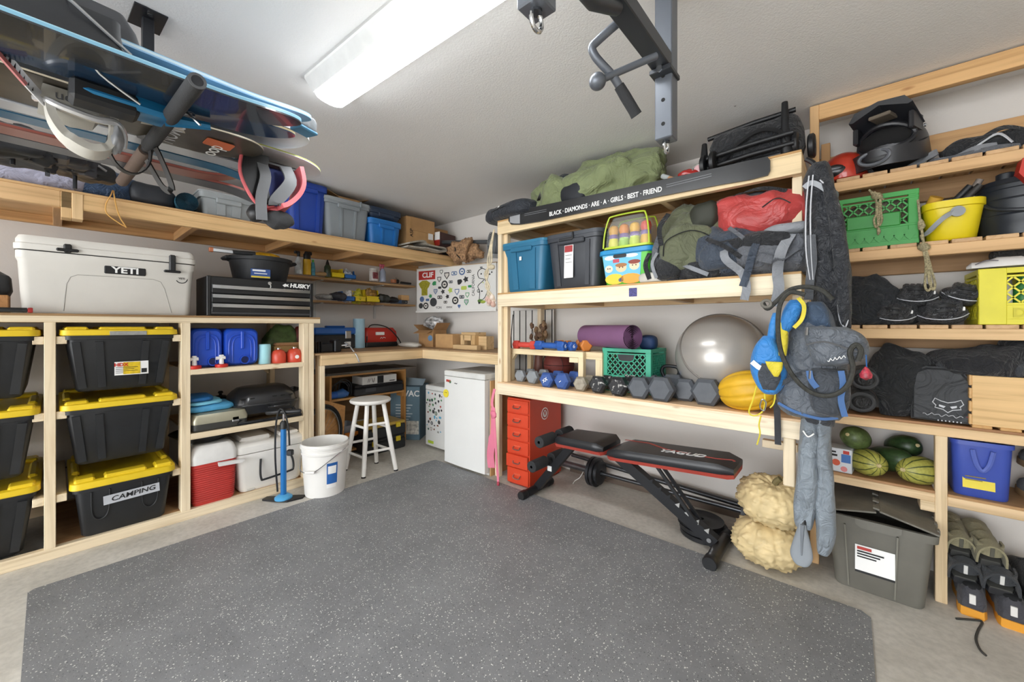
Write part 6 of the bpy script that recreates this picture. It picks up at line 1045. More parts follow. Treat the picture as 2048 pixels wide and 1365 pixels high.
tag(piece('dark_branch', M('#3c332c', .9), None, lambda q: q.tube(smooth_path([(B(1021, 2.6), 2.60, ZL), (B(1024, 2.6), 2.60, ZL + .15), (B(1022, 2.6), 2.6, ZL + .3), (B(1026, 2.6), 2.6, ZL + .52)], 6), [.006] * 13 + [.004] * 6, 6)), 'thin dark branch standing at the rack corner', 'branch')
# crates
def lattice(q, x0, x1, z0, z1, y, n, wd_=.006, th=.004):
    h_ = z1 - z0; st = (x1 - x0) / n
    for sg in (1, -1):
        k = -int(h_ / st) - 1
        while k <= n + int(h_ / st) + 1:
            a = x0 + k * st; pts = []
            t0, t1 = 0, h_
            xs, xe = a, a + sg * h_ * .9
            def clip(u0, v0, u1, v1):
                if abs(u1 - u0) < 1e-9: return None
                ts = sorted(((x0 - u0) / (u1 - u0), (x1 - u0) / (u1 - u0))); s0, s1 = max(0, ts[0]), min(1, ts[1])
                return None if s1 - s0 < .03 else ((u0 + (u1 - u0) * s0, v0 + (v1 - v0) * s0), (u0 + (u1 - u0) * s1, v0 + (v1 - v0) * s1))
            c = clip(xs, z0, xe, z1)
            if c: q.sweep([(c[0][0], y, c[0][1]), (c[1][0], y, c[1][1])], wd_, th, (0, 0, 1) if False else (-(c[1][1] - c[0][1]), 0, c[1][0] - c[0][0]))
            k += 1
def crate(name, label, loc, rz, w, d, h, mat, solid=0, hole=True, nl=7, logo=None, group=None):
    t = thing(name, label, 'crate', loc, rz, group)
    for sx in (0, 1):
        for sy in (0, 1): bx('corner_post', mat, t, -w / 2 if sx == 0 else w / 2 - .035, -w / 2 + .035 if sx == 0 else w / 2, 0 if sy == 0 else d - .035, .035 if sy == 0 else d, 0, h, .003)
    mb = MB(); mb.box(-w / 2 + .004, w / 2 - .004, .004, d - .004, .0, .008); mb.obj('floor_grid', mat, t)
    for k, (a, b_) in enumerate(((h - .022, h), (h - .038, h - .030), (0, .022), (h * .34, h * .38))):
        for y in (0, d - .008): bx('rim_band', mat, t, -w / 2, w / 2, y - .001, y + .009, a, b_, .001)
        for x in (-w / 2, w / 2 - .008): bx('rim_band', mat, t, x - .001, x + .009, 0, d, a, b_, .001)
    z0 = h * .38; z1 = h - .036
    q = MB(); lattice(q, -w / 2 + .035, w / 2 - .035, z0, z1, .004, nl); o = q.obj('lattice', mat, t, smooth=False); o['kind'] = 'stuff'
    q = MB(); q.T = Matrix.Translation((w / 2 - .004, 0, 0)) @ Matrix.Rotation(pi / 2, 4, 'Z'); lattice(q, .035, d - .035, .02, z1, 0, nl); o = q.obj('lattice', mat, t, smooth=False); o['kind'] = 'stuff'
    q = MB(); q.T = Matrix.Translation((-w / 2 + .004, 0, 0)) @ Matrix.Rotation(pi / 2, 4, 'Z'); lattice(q, .035, d - .035, .02, z1, 0, nl); o = q.obj('lattice', mat, t, smooth=False); o['kind'] = 'stuff'
    bx('lower_panel', mat, t, -w / 2 + .03, w / 2 - .03, .002, .006, .02, h * .34, .0)
    for y in (d - .006,): bx('back_panel', mat, t, -w / 2 + .03, w / 2 - .03, y, y + .004, .02, z1, 0)
    if hole:
        piece('hand_hold', mat, t, lambda q: q.tube(smooth_path([(-.06, .003, z1), (-.05, .003, z1 - .035), (-.03, .003, z1 - .045), (.03, .003, z1 - .045), (.05, .003, z1 - .035), (.06, .003, z1)], 4), .004, 6)); piece('hand_hold_dark', BLACK, t, lambda q: q.prism([(-.058, z1), (-.048, z1 - .034), (-.03, z1 - .043), (.03, z1 - .043), (.048, z1 - .034), (.058, z1)], .0005, .003), smooth=False)
    return t
GC = M('#3aa383', .45); yq = 2.36; xc, w_, h = BBX(1205, 1302, 698, yq, ZL)
t = crate('green_milk_crate', 'teal green milk crate under the purple mat', (xc, yq, ZL), R(0), w_, .26, h, GC)
lump('crate_stuffing', 'dark cloth and toys filling the teal green crate', 'cloth', (xc, yq + .13, ZL + h * .45), (w_ * .40, .095, h * .4), M('#34342f', .8, var=.9, vs=30), seed=3, fold=.3, ff=18)
t = thing('purple_yoga_mat', 'rolled purple exercise mat lying across the crate', 'exercise mat', tuple(D(1266, 674, 2.55)), 0); PU = M('#80597c', .55, var=.08, bump=.15, bs=200)
e0, e1 = D(1266, 673, 2.40), D(1172, 672, 2.85); ax = (e1 - e0); t.location = e0; t.rotation_euler = (0, 0, math.atan2(ax.y, ax.x)); ln = ax.length; rm = .074
sp_o = [(a, rm * (1 - .8 * a / (5 * 2 * pi))) for a in [i * .3 for i in range(int(5 * 2 * pi / .3))]]
piece('spiral_layer', PU, t, lambda q: q.loft([[(x, rr * cos(a), rr * sin(a)) for a, rr in sp_o] + [(x, (rr - .0085) * cos(a), (rr - .0085) * sin(a)) for a, rr in sp_o][::-1] for x in (0, ln)], False, False)); piece('gap_shade_core', M('#382336', .8), t, lambda q: q.tube([(.012, 0, 0), (ln - .004, 0, 0)], rm - .006, 28));  # dark core paints the shade in the gaps between mat layers
o_ = piece('outer_wrap', PU, t, lambda q: q.tube([(.001, 0, 0), (ln * .5, 0, 0), (ln, 0, 0)], rm + .0005, 36, cap=False))
t.location.z = ZL + h + rm + .002
lump('navy_ball', 'dark blue soft ball behind the purple mat end', 'ball', (B(1297, 2.56), 2.56, ZL + h + .035), (.055, .055, .05), M('#27426f', .6), seed=2, amp=.05, fold=.02)
def kettlebell(label, px, pb, r, mb_, mh, Y):
    t = thing('kettlebell', label, 'kettlebell', (B(px, Y), Y, ZL), 0, 'kettlebells'); piece('bell', mb_, t, lambda q: q.lathe([(.003, 0), (r * .6, 0), (r * .92, r * .5), (r, r * .95), (r * .85, r * 1.45), (r * .5, r * 1.75), (.003, r * 1.85)], 24)); 
    piece('handle', mh, t, lambda q: q.tube(smooth_path([(-r * .55, 0, r * 1.5), (-r * .85, 0, r * 2.1), (-r * .75, 0, r * 2.55), (-r * .4, 0, r * 2.72), (r * .4, 0, r * 2.72), (r * .75, 0, r * 2.55), (r * .85, 0, r * 2.1), (r * .55, 0, r * 1.5)], 4), r * .17, 10)); return t
kettlebell('blue kettlebell with a black handle beside the green crate', 1341, 750, .062, M('#2f6fd0', .4), BLACK, 2.52); kettlebell('steel grey kettlebell in front of the silver ball', 1390, 750, .058, M('#6a6d70', .35, metal=.5), STEEL, 2.47)
for k, (px, lab) in enumerate(((1300, 'dark grey hex dumbbell in the back row behind the blue kettlebell'), (1345, 'dark grey hex dumbbell in the back row, middle'), (1398, 'dark grey hex dumbbell in the back row before the ball'), (1430, 'dark grey hex dumbbell in the back row by the pumpkin'))): hexdb(lab, (B(px, 2.44), 2.44 + (.0 if k % 2 else .01), ZL), .062, .10, DH, R(4))
t = thing('exercise_ball', 'large silver exercise ball on the lower shelf', 'exercise ball', tuple(D(1441, 679, 2.28))); rb = 84 * 2.28 / F; t.location.z = ZL + rb; SBALL = M('#b3aea8', .26, metal=.35, var=.04)
piece('ball_skin', SBALL, t, lambda q: q.blob((0, 0, 0), (rb, rb, rb), 56, 36))
for k, (tl, of) in enumerate(((.55, .45), (-.35, -.6))):
    r2 = math.sqrt(1 - of * of) * rb * 1.001; M3 = Matrix.Rotation(.35, 3, 'Z') @ Matrix.Rotation(R(62 if k == 0 else 100), 3, 'X'); piece('ridge', M('#6b655f', .4, metal=.2), t, lambda q: q.tube([M3 @ Vector((r2 * cos(2 * pi * i / 60), r2 * sin(2 * pi * i / 60), of * rb)) for i in range(60)], .006, 8, True))
def pumpkin(name, label, loc, r, rzr, c, n=9, rib=.08, group=None, stem='#c9b26a', tilt=(0, 0, 0), wart=0, seed=1):
    t = thing(name, label, 'pumpkin', loc, tilt[2], group, tilt[0], tilt[1])
    q = MB(); nu, nv = (96, 56) if wart else (72, 28); rings = []
    for i in range(nv + 1):
        ph = -pi / 2 + pi * min(max(i, .05), nv - .05) / nv; ring_ = []
        for j in range(nu):
            th = 2 * pi * j / nu; k = 1 - rib * (1 - abs(cos(th * n / 2))) ** 1.5 * cos(ph) ** .5 if False else 1 - rib * (1 - abs(sin(th * n / 2))) ** 3 * max(cos(ph), .001) ** .4
            dimple = 1 - .22 * math.exp(-((abs(ph) - pi / 2) / .35) ** 2)
            p_ = Vector((cos(ph) * cos(th), cos(ph) * sin(th), sin(ph) * dimple))
            if wart:
                v_ = noise.voronoi(p_ * 5.5 + Vector((seed, 0, 0)))[0][0]; k += wart * max(0, 1 - (v_ / .42) ** 2) ** .8 + .03 * noise.noise(p_ * 2.5 + Vector((seed, 3, 1)))
            ring_.append((p_.x * r * k, p_.y * r * k, p_.z * rzr * k))
        rings.append(ring_)
    q.loft(rings); q.obj('skin', c, t, ang=180)
    piece('stem', M(stem, .8), t, lambda q: q.tube(smooth_path([(0, 0, rzr * .72), (.004, 0, rzr * .95), (.02, .0, rzr * 1.15)], 4), [r * .14] + [r * .09] * 8, 8)); return t
YP = M('#e0ae24', .5, var=.18, vs=10); OP = M('#dd9a3a', .5, var=.15, vs=10)
pumpkin('yellow_pumpkin', 'oblong yellow pumpkin at the right end of the lower shelf', (B(1495, 2.26), 2.27, ZL + .098), .10, .145, YP, 9, .07, tilt=(R(20), R(76), R(14))); pumpkin('orange_pumpkin', 'orange pumpkin behind the yellow one', (B(1512, 2.50), 2.52, ZL + .12), .12, .12, OP, 10, .07, tilt=(R(-15), 0, 0))
# ================================================================== under the gear rack
XD0, XD1 = -1.985, -1.775; t = thing('red_drawer_cabinet', 'tall orange-red metal cabinet with six drawers', 'drawer cabinet', ((XD0 + XD1) / 2, 2.255, .0), R(2)); RO = M('#cf4426', .38, var=.04); w_ = XD1 - XD0; hc = .655
bx('carcass', RO, t, -w_ / 2, w_ / 2, .004, .44, .012, hc, .003); bx('plinth', M('#8e2c1a', .5), t, -w_ / 2 + .01, w_ / 2 - .01, .02, .43, 0, .012, .001)
zz = hc - .012
for k, dh in enumerate((.098, .098, .098, .098, .098, .118)):
    dr = bx('drawer', RO, t, -w_ / 2 + .006, w_ / 2 - .006, -.008 - (.012 if k == 4 else 0), .01, zz - dh + .005, zz, .003); piece('pull', STEEL, dr, lambda q: q.tube(smooth_path([(-.03, -.008, zz - dh * .42), (-.03, -.02, zz - dh * .45), (-.024, -.028, zz - dh * .58), (.024, -.028, zz - dh * .58), (.03, -.02, zz - dh * .45), (.03, -.008, zz - dh * .42)], 3), .0035, 6)); bx('label_plate', M('#d9573a', .4), dr, -.03, .03, -.012, -.006, zz - dh * .42, zz - dh * .28, .002); zz -= dh + .004
q = MB(); q.lathe([(.001, 0), (.046, 0), (.046, .002), (.001, .002)], 24, 'x', (w_ / 2, .20, hc * .80)); rs_ = q.obj('round_sticker', PRINT_W, t); q = MB(); q.lathe([(.028, 0), (.039, 0), (.039, .002), (.028, .002)], 24, 'x', (w_ / 2 + .0008, .20, hc * .80)); q.obj('sticker_ring', M('#b5402c', .5), rs_); text('V', .05, M('#b5402c', .5, var=0), rs_, (w_ / 2 + .0025, .20, hc * .80), (pi / 2, 0, pi / 2), bold=.002)
# bench
t = thing('weight_bench', 'black and red adjustable weight bench in front of the rack', 'weight bench', (0, 2.265, 0)); VIN = M('#26272a', .35, var=.1, bump=.05, bs=200); RV = M('#b4483c', .5); STB = M('#232427', .4, metal=.3)
def pad(nm, x0, x1, z0, z1, wd0, wd1, th=.05):
    o = MB(); n = 10; rings = []
    for i in range(n + 1):
        u = i / n; x = x0 + (x1 - x0) * u; z = z0 + (z1 - z0) * u; wd_ = wd0 + (wd1 - wd0) * u; e_ = min(u, 1 - u) * (x1 - x0); k = 1 if e_ > .03 else .82 + .18 * math.sqrt(max(0, 1 - (1 - e_ / .03) ** 2)); hh_ = th * (1 if e_ > .02 else .55 + .45 * math.sqrt(max(0, 1 - (1 - e_ / .02) ** 2)))
        rings.append([(x, y * wd_ / 2 * k, z + hh_ * zz_) for y, zz_ in ((-.96, 0), (.96, 0), (1, .25), (1, .7), (.93, 1), (-.93, 1), (-1, .7), (-1, .25))])
    o.loft(rings); o.obj(nm, VIN, t); o = MB()
    for_r = [[(x0 + (x1 - x0) * u, y * (wd0 + (wd1 - wd0) * u) / 2 * (.97 if 0 < u < 1 else .8), z0 + (z1 - z0) * u - dz) for y, dz in ((-.9, .022), (.9, .022), (1, 0), (-1, 0))] for u in (0, .04, .5, .96, 1)]; o.loft(for_r); o.obj(nm + '_skirt', RV, t)
pad('seat_pad', -1.485, -1.125, .425, .440, .25, .29); pad('back_pad', -1.10, -.43, .425, .468, .29, .26)
sa = math.atan2(.043, .67)
def onpad(x, y): u = (x + 1.10) / .67; return (x, y, .425 + .043 * u + .0512)
for k in (0, 1): piece('red_stripe', RV, t, lambda q: q.sweep([onpad(-1.08 + .5 * k, .09 - .12 * k), onpad(-.92 + .40 * k, .085 - .12 * k), onpad(-.80 + .35 * k, .01 - .03 * k), onpad(-.66 + .22 * k, -.01 - .03 * k)], .013, .0012, (0, 1, 0)))
text('YAGUD', .066, PRINT_W, t, onpad(-.70, -.025), (0, -sa, 0), sx=1.05, bold=.002, ext=.0008, shear=.2)
def bar(nm, a, b_, w2, d2, m_=None): piece(nm, m_ or STB, t, lambda q: q.sweep([a, b_], w2, d2, (0, 1, 0)))
bar('rear_leg', (-1.40, 0, .41), (-1.70, 0, .045), .05, .05); bar('main_leg', (-1.12, 0, .42), (-.535, 0, .06), .05, .06); bar('seat_beam', (-1.46, 0, .41), (-1.02, 0, .41), .05, .04); bar('support_strut', (-.86, .03, .43), (-.62, .03, .14), .016, .016); bar('support_strut', (-.86, -.03, .43), (-.62, -.03, .14), .016, .016); bar('back_rail', (-1.08, 0, .415), (-.50, 0, .455), .04, .025)
for k in range(7): u = .42 + .085 * k; x, z = -1.12 + .585 * u, .42 - .36 * u; piece('ladder_notch', M('#c9c9c6', .3, metal=.6) if k > 2 else STB, t, lambda q: q.prism([(x - .01, z + .034), (x + .012, z + .020), (x + .016, z + .048)], -.028, -.022))
for nm, x, z, r_, y0, y1 in (('rear_foot', -1.71, .032, .030, -.175, .165), ('front_foot', -.52, .036, .035, -.175, .17)):
    piece(nm, M('#3b3836', .35, metal=.4, var=.2) if x > -1 else STB, t, lambda q: q.tube([(x, y0, z), (x, y1, z)], r_ * .88, 18))
    for y, s_ in ((y0, -1), (y1, 1)):
        piece('foot_cap', BLACK, t, lambda q: q.lathe([(.003, -.012), (r_ * .9, -.012), (r_, -.006), (r_, .04), (r_ * .9, .045), (.003, .045)] if s_ < 0 else [(.003, -.045), (r_ * .9, -.045), (r_, -.04), (r_, .006), (r_ * .9, .012), (.003, .012)], 20, 'y', (x, y, z)))
for x, z, y0, y1 in ((-1.545, .435, -.20, .18), (-1.615, .255, -.19, .17)):
    piece('roller_axle', STEEL, t, lambda q: q.tube([(x, y0, z), (x, y1, z)], .01, 8))
    for a, b_ in ((y0, -.035), (.035, y1)): piece('foam_roller', FOAM, t, lambda q: q.tube([(x, a, z), (x, a + .004, z), (x, b_ - .004, z), (x, b_, z)], [.034, .038, .038, .034], 20))
bar('roller_arm', (-1.545, 0, .43), (-1.44, 0, .405), .03, .03); bar('roller_arm', (-1.615, 0, .255), (-1.575, 0, .20), .03, .03); bx('warning_label', PRINT_W, t, -1.60, -1.565, -.0265, -.025, .19, .225, 0); piece('pivot_bolt', CHROME, t, lambda q: q.lathe([(.001, 0), (.012, 0), (.012, .006), (.001, .006)], 8, 'y', (-1.07, -.033, .40))); piece('pivot_bolt', CHROME, t, lambda q: q.lathe([(.001, 0), (.012, 0), (.012, .006), (.001, .006)], 8, 'y', (-.56, -.036, .075)))
# barbell and plates
IRON = M('#2c2d30', .45, metal=.4, var=.2, vs=20)
t = thing('barbell', 'barbell with black plates lying along the back wall', 'barbell', (0, 2.62, .115)); piece('bar', M('#55575a', .3, metal=.8), t, lambda q: q.tube([(-1.80, 0, 0), (-.40, 0, 0)], .014, 12)); piece('sleeve', M('#6b6d70', .3, metal=.8), t, lambda q: q.tube([(-1.80, 0, 0), (-1.48, 0, 0)], .024, 14)); 
for x, r_ in ((-1.455, .105), (-1.425, .105), (-1.40, .085), (-.455, .113), (-.42, .113)): piece('plate', IRON, t, lambda q: q.lathe([(.02, -.012), (r_ * .4, -.014), (r_ * .5, -.008), (r_ * .8, -.008), (r_ * .85, -.013), (r_, -.011), (r_, .011), (r_ * .85, .013), (.02, .012)], 32, 'x', (x, 0, -.115 + r_ + (.0 if r_ > .11 else .0) + (.115 - r_) )))
tag(piece('steel_bar', M('#4d4f52', .35, metal=.7), None, lambda q: q.tube([(-1.70, 2.72, .16), (-.30, 2.72, .10)], .016, 12)), 'second bare steel bar against the back wall', 'bar'); tag(bx('skirting_board', WOOD('#5f5146', 'x'), None, -1.75, .2, 2.765, 2.798, 0, .05), 'dark timber board on the floor along the back wall', 'board')
g = G(1430, 1052)
for k in range(3): tag(piece('weight_plate', IRON, None, lambda q: q.lathe([(.016, 0), (.06, 0), (.065, -.004), (.12, -.004), (.125, 0), (.135 - .008 * k, 0), (.135 - .008 * k, .022), (.12, .024), (.065, .020), (.05, .026), (.016, .026)], 32, 'z', (-.63 - .012 * k, 2.44, .004 + .027 * k))), ['lowest of three black weight plates stacked on the floor', 'middle of three black weight plates stacked on the floor', 'top of three black weight plates stacked on the floor'][k], 'weight plate', 'stacked weight plates')
WP = M('#dcc594', .6, var=.22, vs=10)
pumpkin('warty_pumpkin', 'cream warty pumpkin on the floor under another', (-.31, 2.36, .112), .165, .115, WP, 10, .06, 'warty cream pumpkins', wart=.10, seed=2, stem='#8a7a4a'); pumpkin('warty_pumpkin', 'cream warty pumpkin perched on top of another', (-.295, 2.365, .318), .158, .112, WP, 10, .05, 'warty cream pumpkins', wart=.09, seed=7, stem='#6f6440', tilt=(R(10), R(6), 0))
# pink ribbon
t = thing('pink_band', 'pink exercise band tied to the rack post', 'exercise band', (-2.045, 2.175, 0)); PKB = M('#d9768f', .6)
piece('band_loop', PKB, t, lambda q: q.sweep(smooth_path([(.0, 0, .72), (-.015, -.012, .62), (.0, -.014, .54), (-.01, -.014, .35), (-.03, -.014, .22), (-.02, -.012, .12)], 6), [.02] * 10 + [.035] * 8 + [.06] * 13, .004, (1, .3, 0))); piece('band_tail', PKB, t, lambda q: q.sweep(smooth_path([(.005, -.012, .55), (.02, -.016, .40), (.035, -.016, .2), (.05, -.016, .06), (.055, -.02, .02)], 6), .018, .004, (1, .3, 0))); piece('band_knot', PKB, t, lambda q: q.blob((.0, -.014, .53), (.03, .016, .03), amp=.3, fr=30)); piece('band_end', M('#a33a4a', .5), t, lambda q: q.blob((.055, -.02, .02), (.012, .01, .018), 12, 8))

tag(piece('white_cable', M('#dddad4', .6), None, lambda q: q.tube(smooth_path([tuple(D(a, b_, 3.0)) for a, b_ in ((1170, 925), (1168, 940), (1160, 955), (1150, 962))] + [tuple(G(1146, 968, .004))], 5), .003, 6)), 'thin white cable hanging from the barbell by the drawer cabinet', 'cable')
# ================================================================== gear hung on the right end of the rack
YH = 2.09
def HP(px, py, Y=YH): return (B(px, Y), Y, BZ(px, py, Y))
def outline_soft(name, label, cat, pts, Y, thick, mat, sub=5, amp=.006, ff=14, seed=1, group=None, fold=1.0):
    """soft hanging cloth: outline rows (py, px_left, px_right) at depth Y, rounded section, drape folds running down"""
    q = MB(); rings = []; n = 40; rows = smooth_path([(a, b_, c) for a, b_, c in pts], sub)
    for i, (py, pl, pr) in enumerate(rows):
        x0, x1 = B(pl, Y), B(pr, Y); z = BZ((pl + pr) / 2, py, Y); c, hw_ = (x0 + x1) / 2, max(.004, (x1 - x0) / 2); ring_ = []
        e_ = min(i, len(rows) - 1 - i); tk = thick * min(1, .35 + .25 * e_)
        for k in range(n):
            a = 2 * pi * k / n; u, v = cos(a), sin(a); u = math.copysign(abs(u) ** .8, u); v = math.copysign(abs(v) ** .8, v)
            nz = noise.noise(Vector((u * hw_ * ff + seed * 5, v * .3, z * ff * .22 + seed))); n2 = noise.noise(Vector((u * hw_ * ff * 2.3 + seed, v, z * ff * .9 + seed * 3)))
            d_ = amp * fold * (1 - 2.4 * abs(nz)) + amp * .6 * n2
            ring_.append((c + u * (hw_ + d_ * .5), Y + v * (tk / 2 + d_ * 1.6), z))
        rings.append(ring_)
    q.loft(rings); return q.obj(name, mat, None, ang=180)
JB2 = FAB('#1f2228', .5, 22, .7); PIPE = M('#c9cbd0', .5)
t = thing('black_padded_jacket', 'long black padded jacket with white piping hanging at the rack end', 'jacket', HP(1650, 330, 2.10))
def under(o, t): o.parent = t; o.location = -Vector(t.location); return o
under(outline_soft('jacket_body', '', '', [(328, 1628, 1652), (350, 1612, 1662), (400, 1608, 1672), (470, 1610, 1690), (540, 1614, 1694), (600, 1625, 1698), (650, 1640, 1700), (664, 1650, 1696)], 2.11, .12, JB2, amp=.012, ff=20), t)
under(outline_soft('jacket_sleeve', '', '', [(355, 1640, 1660), (430, 1655, 1684), (520, 1668, 1698), (600, 1674, 1702), (655, 1676, 1700)], 2.055, .06, JB2, amp=.008, ff=26, seed=4), t)
for pts in ([(1618, 352), (1612, 420), (1612, 500), (1620, 560)], [(1626, 350), (1621, 420), (1622, 500), (1626, 560)], [(1640, 360), (1668, 390), (1685, 440), (1680, 470)], [(1684, 480), (1690, 520), (1692, 560)], [(1676, 610), (1680, 640), (1690, 655), (1696, 640)]): piece('piping', PIPE, t, lambda q: q.tube(smooth_path([Vector(HP(a, b_, 2.03)) - Vector(t.location) for a, b_ in pts], 5), .0028, 6))
piece('shoulder_band', M('#9fa3a8', .5), t, lambda q: q.sweep(smooth_path([Vector(HP(a, b_, 2.035)) - Vector(t.location) for a, b_ in ((1608, 376), (1622, 366), (1640, 372), (1658, 384))], 5), .02, .004, (.2, 0, 1)))
piece('hanger_hook', BLACKM, t, lambda q: q.tube(smooth_path([Vector(HP(a, b_, 2.08)) - Vector(t.location) for a, b_ in ((1612, 318), (1630, 330), (1650, 365), (1662, 390))], 5), .010, 8)); piece('pole_tip', M('#5c6668', .5), t, lambda q: q.blob(Vector(HP(1664, 392, 2.05)) - Vector(t.location), (.022, .02, .025), 16, 10))
piece('webbing', FAB('#4a4d52', .7, 40, .3), t, lambda q: q.sweep(smooth_path([Vector(HP(a, b_, 2.03)) - Vector(t.location) for a, b_ in ((1622, 470), (1625, 520), (1620, 560), (1617, 600))], 5), .03, .004, (1, 0, 0)))
# grey hydration pack
GP = FAB('#5a6068', .5, 16, .6); GPD = FAB('#3b4047', .7, 18, .55); PBL = M('#22568f', .5)
t = thing('grey_trail_pack', 'grey trail backpack with blue trim hanging at the rack end', 'backpack', HP(1650, 600, 2.04)); TL = Vector(t.location)
under(outline_soft('main_body', '', '', [(606, 1608, 1648), (640, 1590, 1668), (700, 1572, 1690), (760, 1560, 1698), (810, 1556, 1694), (835, 1575, 1680)], 2.05, .17, GP, amp=.008, ff=14, seed=2), t)
under(outline_soft('front_pocket', '', '', [(738, 1625, 1690), (770, 1618, 1700), (810, 1622, 1698), (832, 1634, 1686)], 1.955, .09, GPD, amp=.006, ff=18, seed=5), t)
under(outline_soft('lid_pocket', '', '', [(654, 1612, 1690), (668, 1610, 1722), (690, 1614, 1736), (712, 1622, 1732), (732, 1632, 1680)], 1.945, .11, GP, amp=.007, ff=12, seed=7), t)
under(outline_soft('top_mesh', '', '', [(604, 1614, 1644), (625, 1606, 1656), (655, 1606, 1662)], 1.985, .07, FAB('#394c63', .7, 20, .5), amp=.006, seed=9), t)
for nm, m_, w2, pts, yy in (('trim', PBL, .011, ((1556, 806), (1590, 824), (1640, 838), (1676, 836)), 1.955), ('compression_strap', PBL, .019, ((1682, 742), (1686, 770), (1682, 800), (1690, 834)), 1.90), ('compression_strap', PBL, .02, ((1618, 742), (1622, 760), (1634, 776)), 1.90), ('compression_strap', GPD, .016, ((1560, 770), (1590, 752), (1620, 740)), 1.96), ('zip', BLACK, .006, ((1612, 690), (1650, 684), (1700, 700), (1730, 708)), 1.885)):
    piece(nm, m_, t, lambda q: q.sweep(smooth_path([Vector(HP(a, b_, yy)) - TL for a, b_ in pts], 5), w2, .004, (1, 0, .5) if w2 > .01 else (0, 0, 1)))
for a, b_, yy in ((1614, 655, 1.90), (1620, 742, 1.90)): piece('zip_pull', STEEL, t, lambda q: q.tube([Vector(HP(a, b_, yy)) - TL, Vector(HP(a - 1, b_ + 16, yy)) - TL], .004, 6))
piece('script_mark', PRINT_W, t, lambda q: q.tube(smooth_path([Vector(HP(1655 + 3 * k, 722 - k * .7 + 3 * sin(k * 2.2), 1.884)) - TL for k in range(13)], 4), .0012, 5))
t = thing('red_bead_charm', 'red patterned charm dangling from the pack zip', 'keychain', HP(1732, 710, 1.87)); piece('cord', PBL, t, lambda q: q.tube([(0, 0, 0), (.002, 0, -.045)], .0022, 6)); piece('bead', M('#b93a4a', .4, var=.8, vs=90), t, lambda q: q.lathe([(.001, -.09), (.016, -.082), (.018, -.07), (.008, -.05), (.002, -.042)], 14))
t = thing('hose_loop', 'dark rope loop hung around the grey pack', 'rope', HP(1630, 690, 1.86)); TL = Vector(t.location); RP = M('#34342f', .7, var=.4, vs=90, bump=.6, bs=120)
piece('coil', RP, t, lambda q: q.tube(smooth_path([Vector(HP(a, b_, 1.87)) - TL for a, b_ in ((1610, 590), (1580, 585), (1560, 610), (1556, 660), (1564, 710), (1588, 755), (1622, 785), (1660, 792), (1692, 775), (1706, 740), (1700, 705), (1712, 690), (1722, 702), (1716, 722))], 7), .0085, 8)); piece('coil_top', RP, t, lambda q: q.tube(smooth_path([Vector(HP(a, b_, 1.90)) - TL for a, b_ in ((1525, 605), (1535, 618), (1552, 604), (1580, 580), (1615, 574), (1645, 582), (1665, 600))], 6), .0085, 8)); piece('eye_knot', M('#6d6a62', .7), t, lambda q: q.tube([Vector(HP(1533 + 9 * cos(a), 608 + 7 * sin(a), 1.89)) - TL for a in [2 * pi * k / 14 for k in range(14)]], .006, 8, True))
# blue and yellow climbing pouch
t = thing('blue_yellow_pouch', 'blue and yellow climbing vest hung over the shelf edge', 'harness', HP(1560, 690, 1.98)); TL = Vector(t.location); CB = FAB('#2f7fc6', .55, 18, .4); CY = FAB('#d9c832', .6, 20, .3)
under(outline_soft('blue_body', '', '', [(672, 1528, 1548), (700, 1508, 1562), (740, 1502, 1574), (770, 1514, 1568), (788, 1530, 1552)], 1.99, .10, CB, amp=.006, seed=3), t); under(outline_soft('neck_strap', '', '', [(626, 1546, 1560), (650, 1538, 1556), (685, 1532, 1552)], 1.98, .05, CB, amp=.004, seed=6), t); under(outline_soft('blue_flap', '', '', [(600, 1580, 1606), (622, 1566, 1604), (650, 1562, 1590), (666, 1566, 1576)], 1.96, .05, CB, amp=.004, seed=8), t)
under(outline_soft('dark_mesh_pocket', '', '', [(728, 1524, 1552), (752, 1516, 1562), (780, 1526, 1550)], 1.935, .04, GPD, amp=.003, seed=2), t); under(outline_soft('yellow_panel', '', '', [(645, 1558, 1574), (680, 1556, 1576), (712, 1558, 1572)], 1.95, .03, CY, amp=.003, seed=4), t); under(outline_soft('yellow_corner', '', '', [(724, 1530, 1566), (738, 1536, 1564), (754, 1548, 1556)], 1.915, .02, CY, amp=.002, seed=5), t)
piece('white_band', PRINT_W, t, lambda q: q.sweep([Vector(HP(a, b_, 1.925)) - TL for a, b_ in ((1504, 724), (1516, 734), (1530, 742))], .02, .004, (.3, 0, 1))); piece('yellow_edge', CY, t, lambda q: q.sweep(smooth_path([Vector(HP(a, b_, 1.93)) - TL for a, b_ in ((1596, 596), (1608, 612), (1604, 638), (1588, 656))], 5), .014, .005, (1, 0, .2)))
for pts in (((1514, 770), (1506, 800), (1498, 825), (1510, 832), (1526, 822), (1530, 800), (1528, 780)), ((1522, 832), (1518, 850), (1520, 868), (1514, 890)), ((1560, 760), (1552, 780), (1548, 806), (1540, 816))): piece('yellow_cord', M('#d6c53a', .6), t, lambda q: q.tube(smooth_path([Vector(HP(a, b_, 1.97)) - TL for a, b_ in pts], 5), .0032, 6))
piece('carabiner', STEEL, t, lambda q: q.tube(smooth_path([Vector(HP(a, b_, 1.96)) - TL for a, b_ in ((1524, 800), (1520, 815), (1528, 822), (1532, 806))], 5, True), .003, 6, True))
tag(piece('black_strap', FAB('#2d2f33', .7, 40, .2), None, lambda q: q.sweep([HP(1553, 800, 2.16), HP(1555, 840, 2.17), HP(1556, 890, 2.17)], .025, .004, (1, 0, 0))), 'black webbing strap hanging over the lower shelf edge', 'strap')
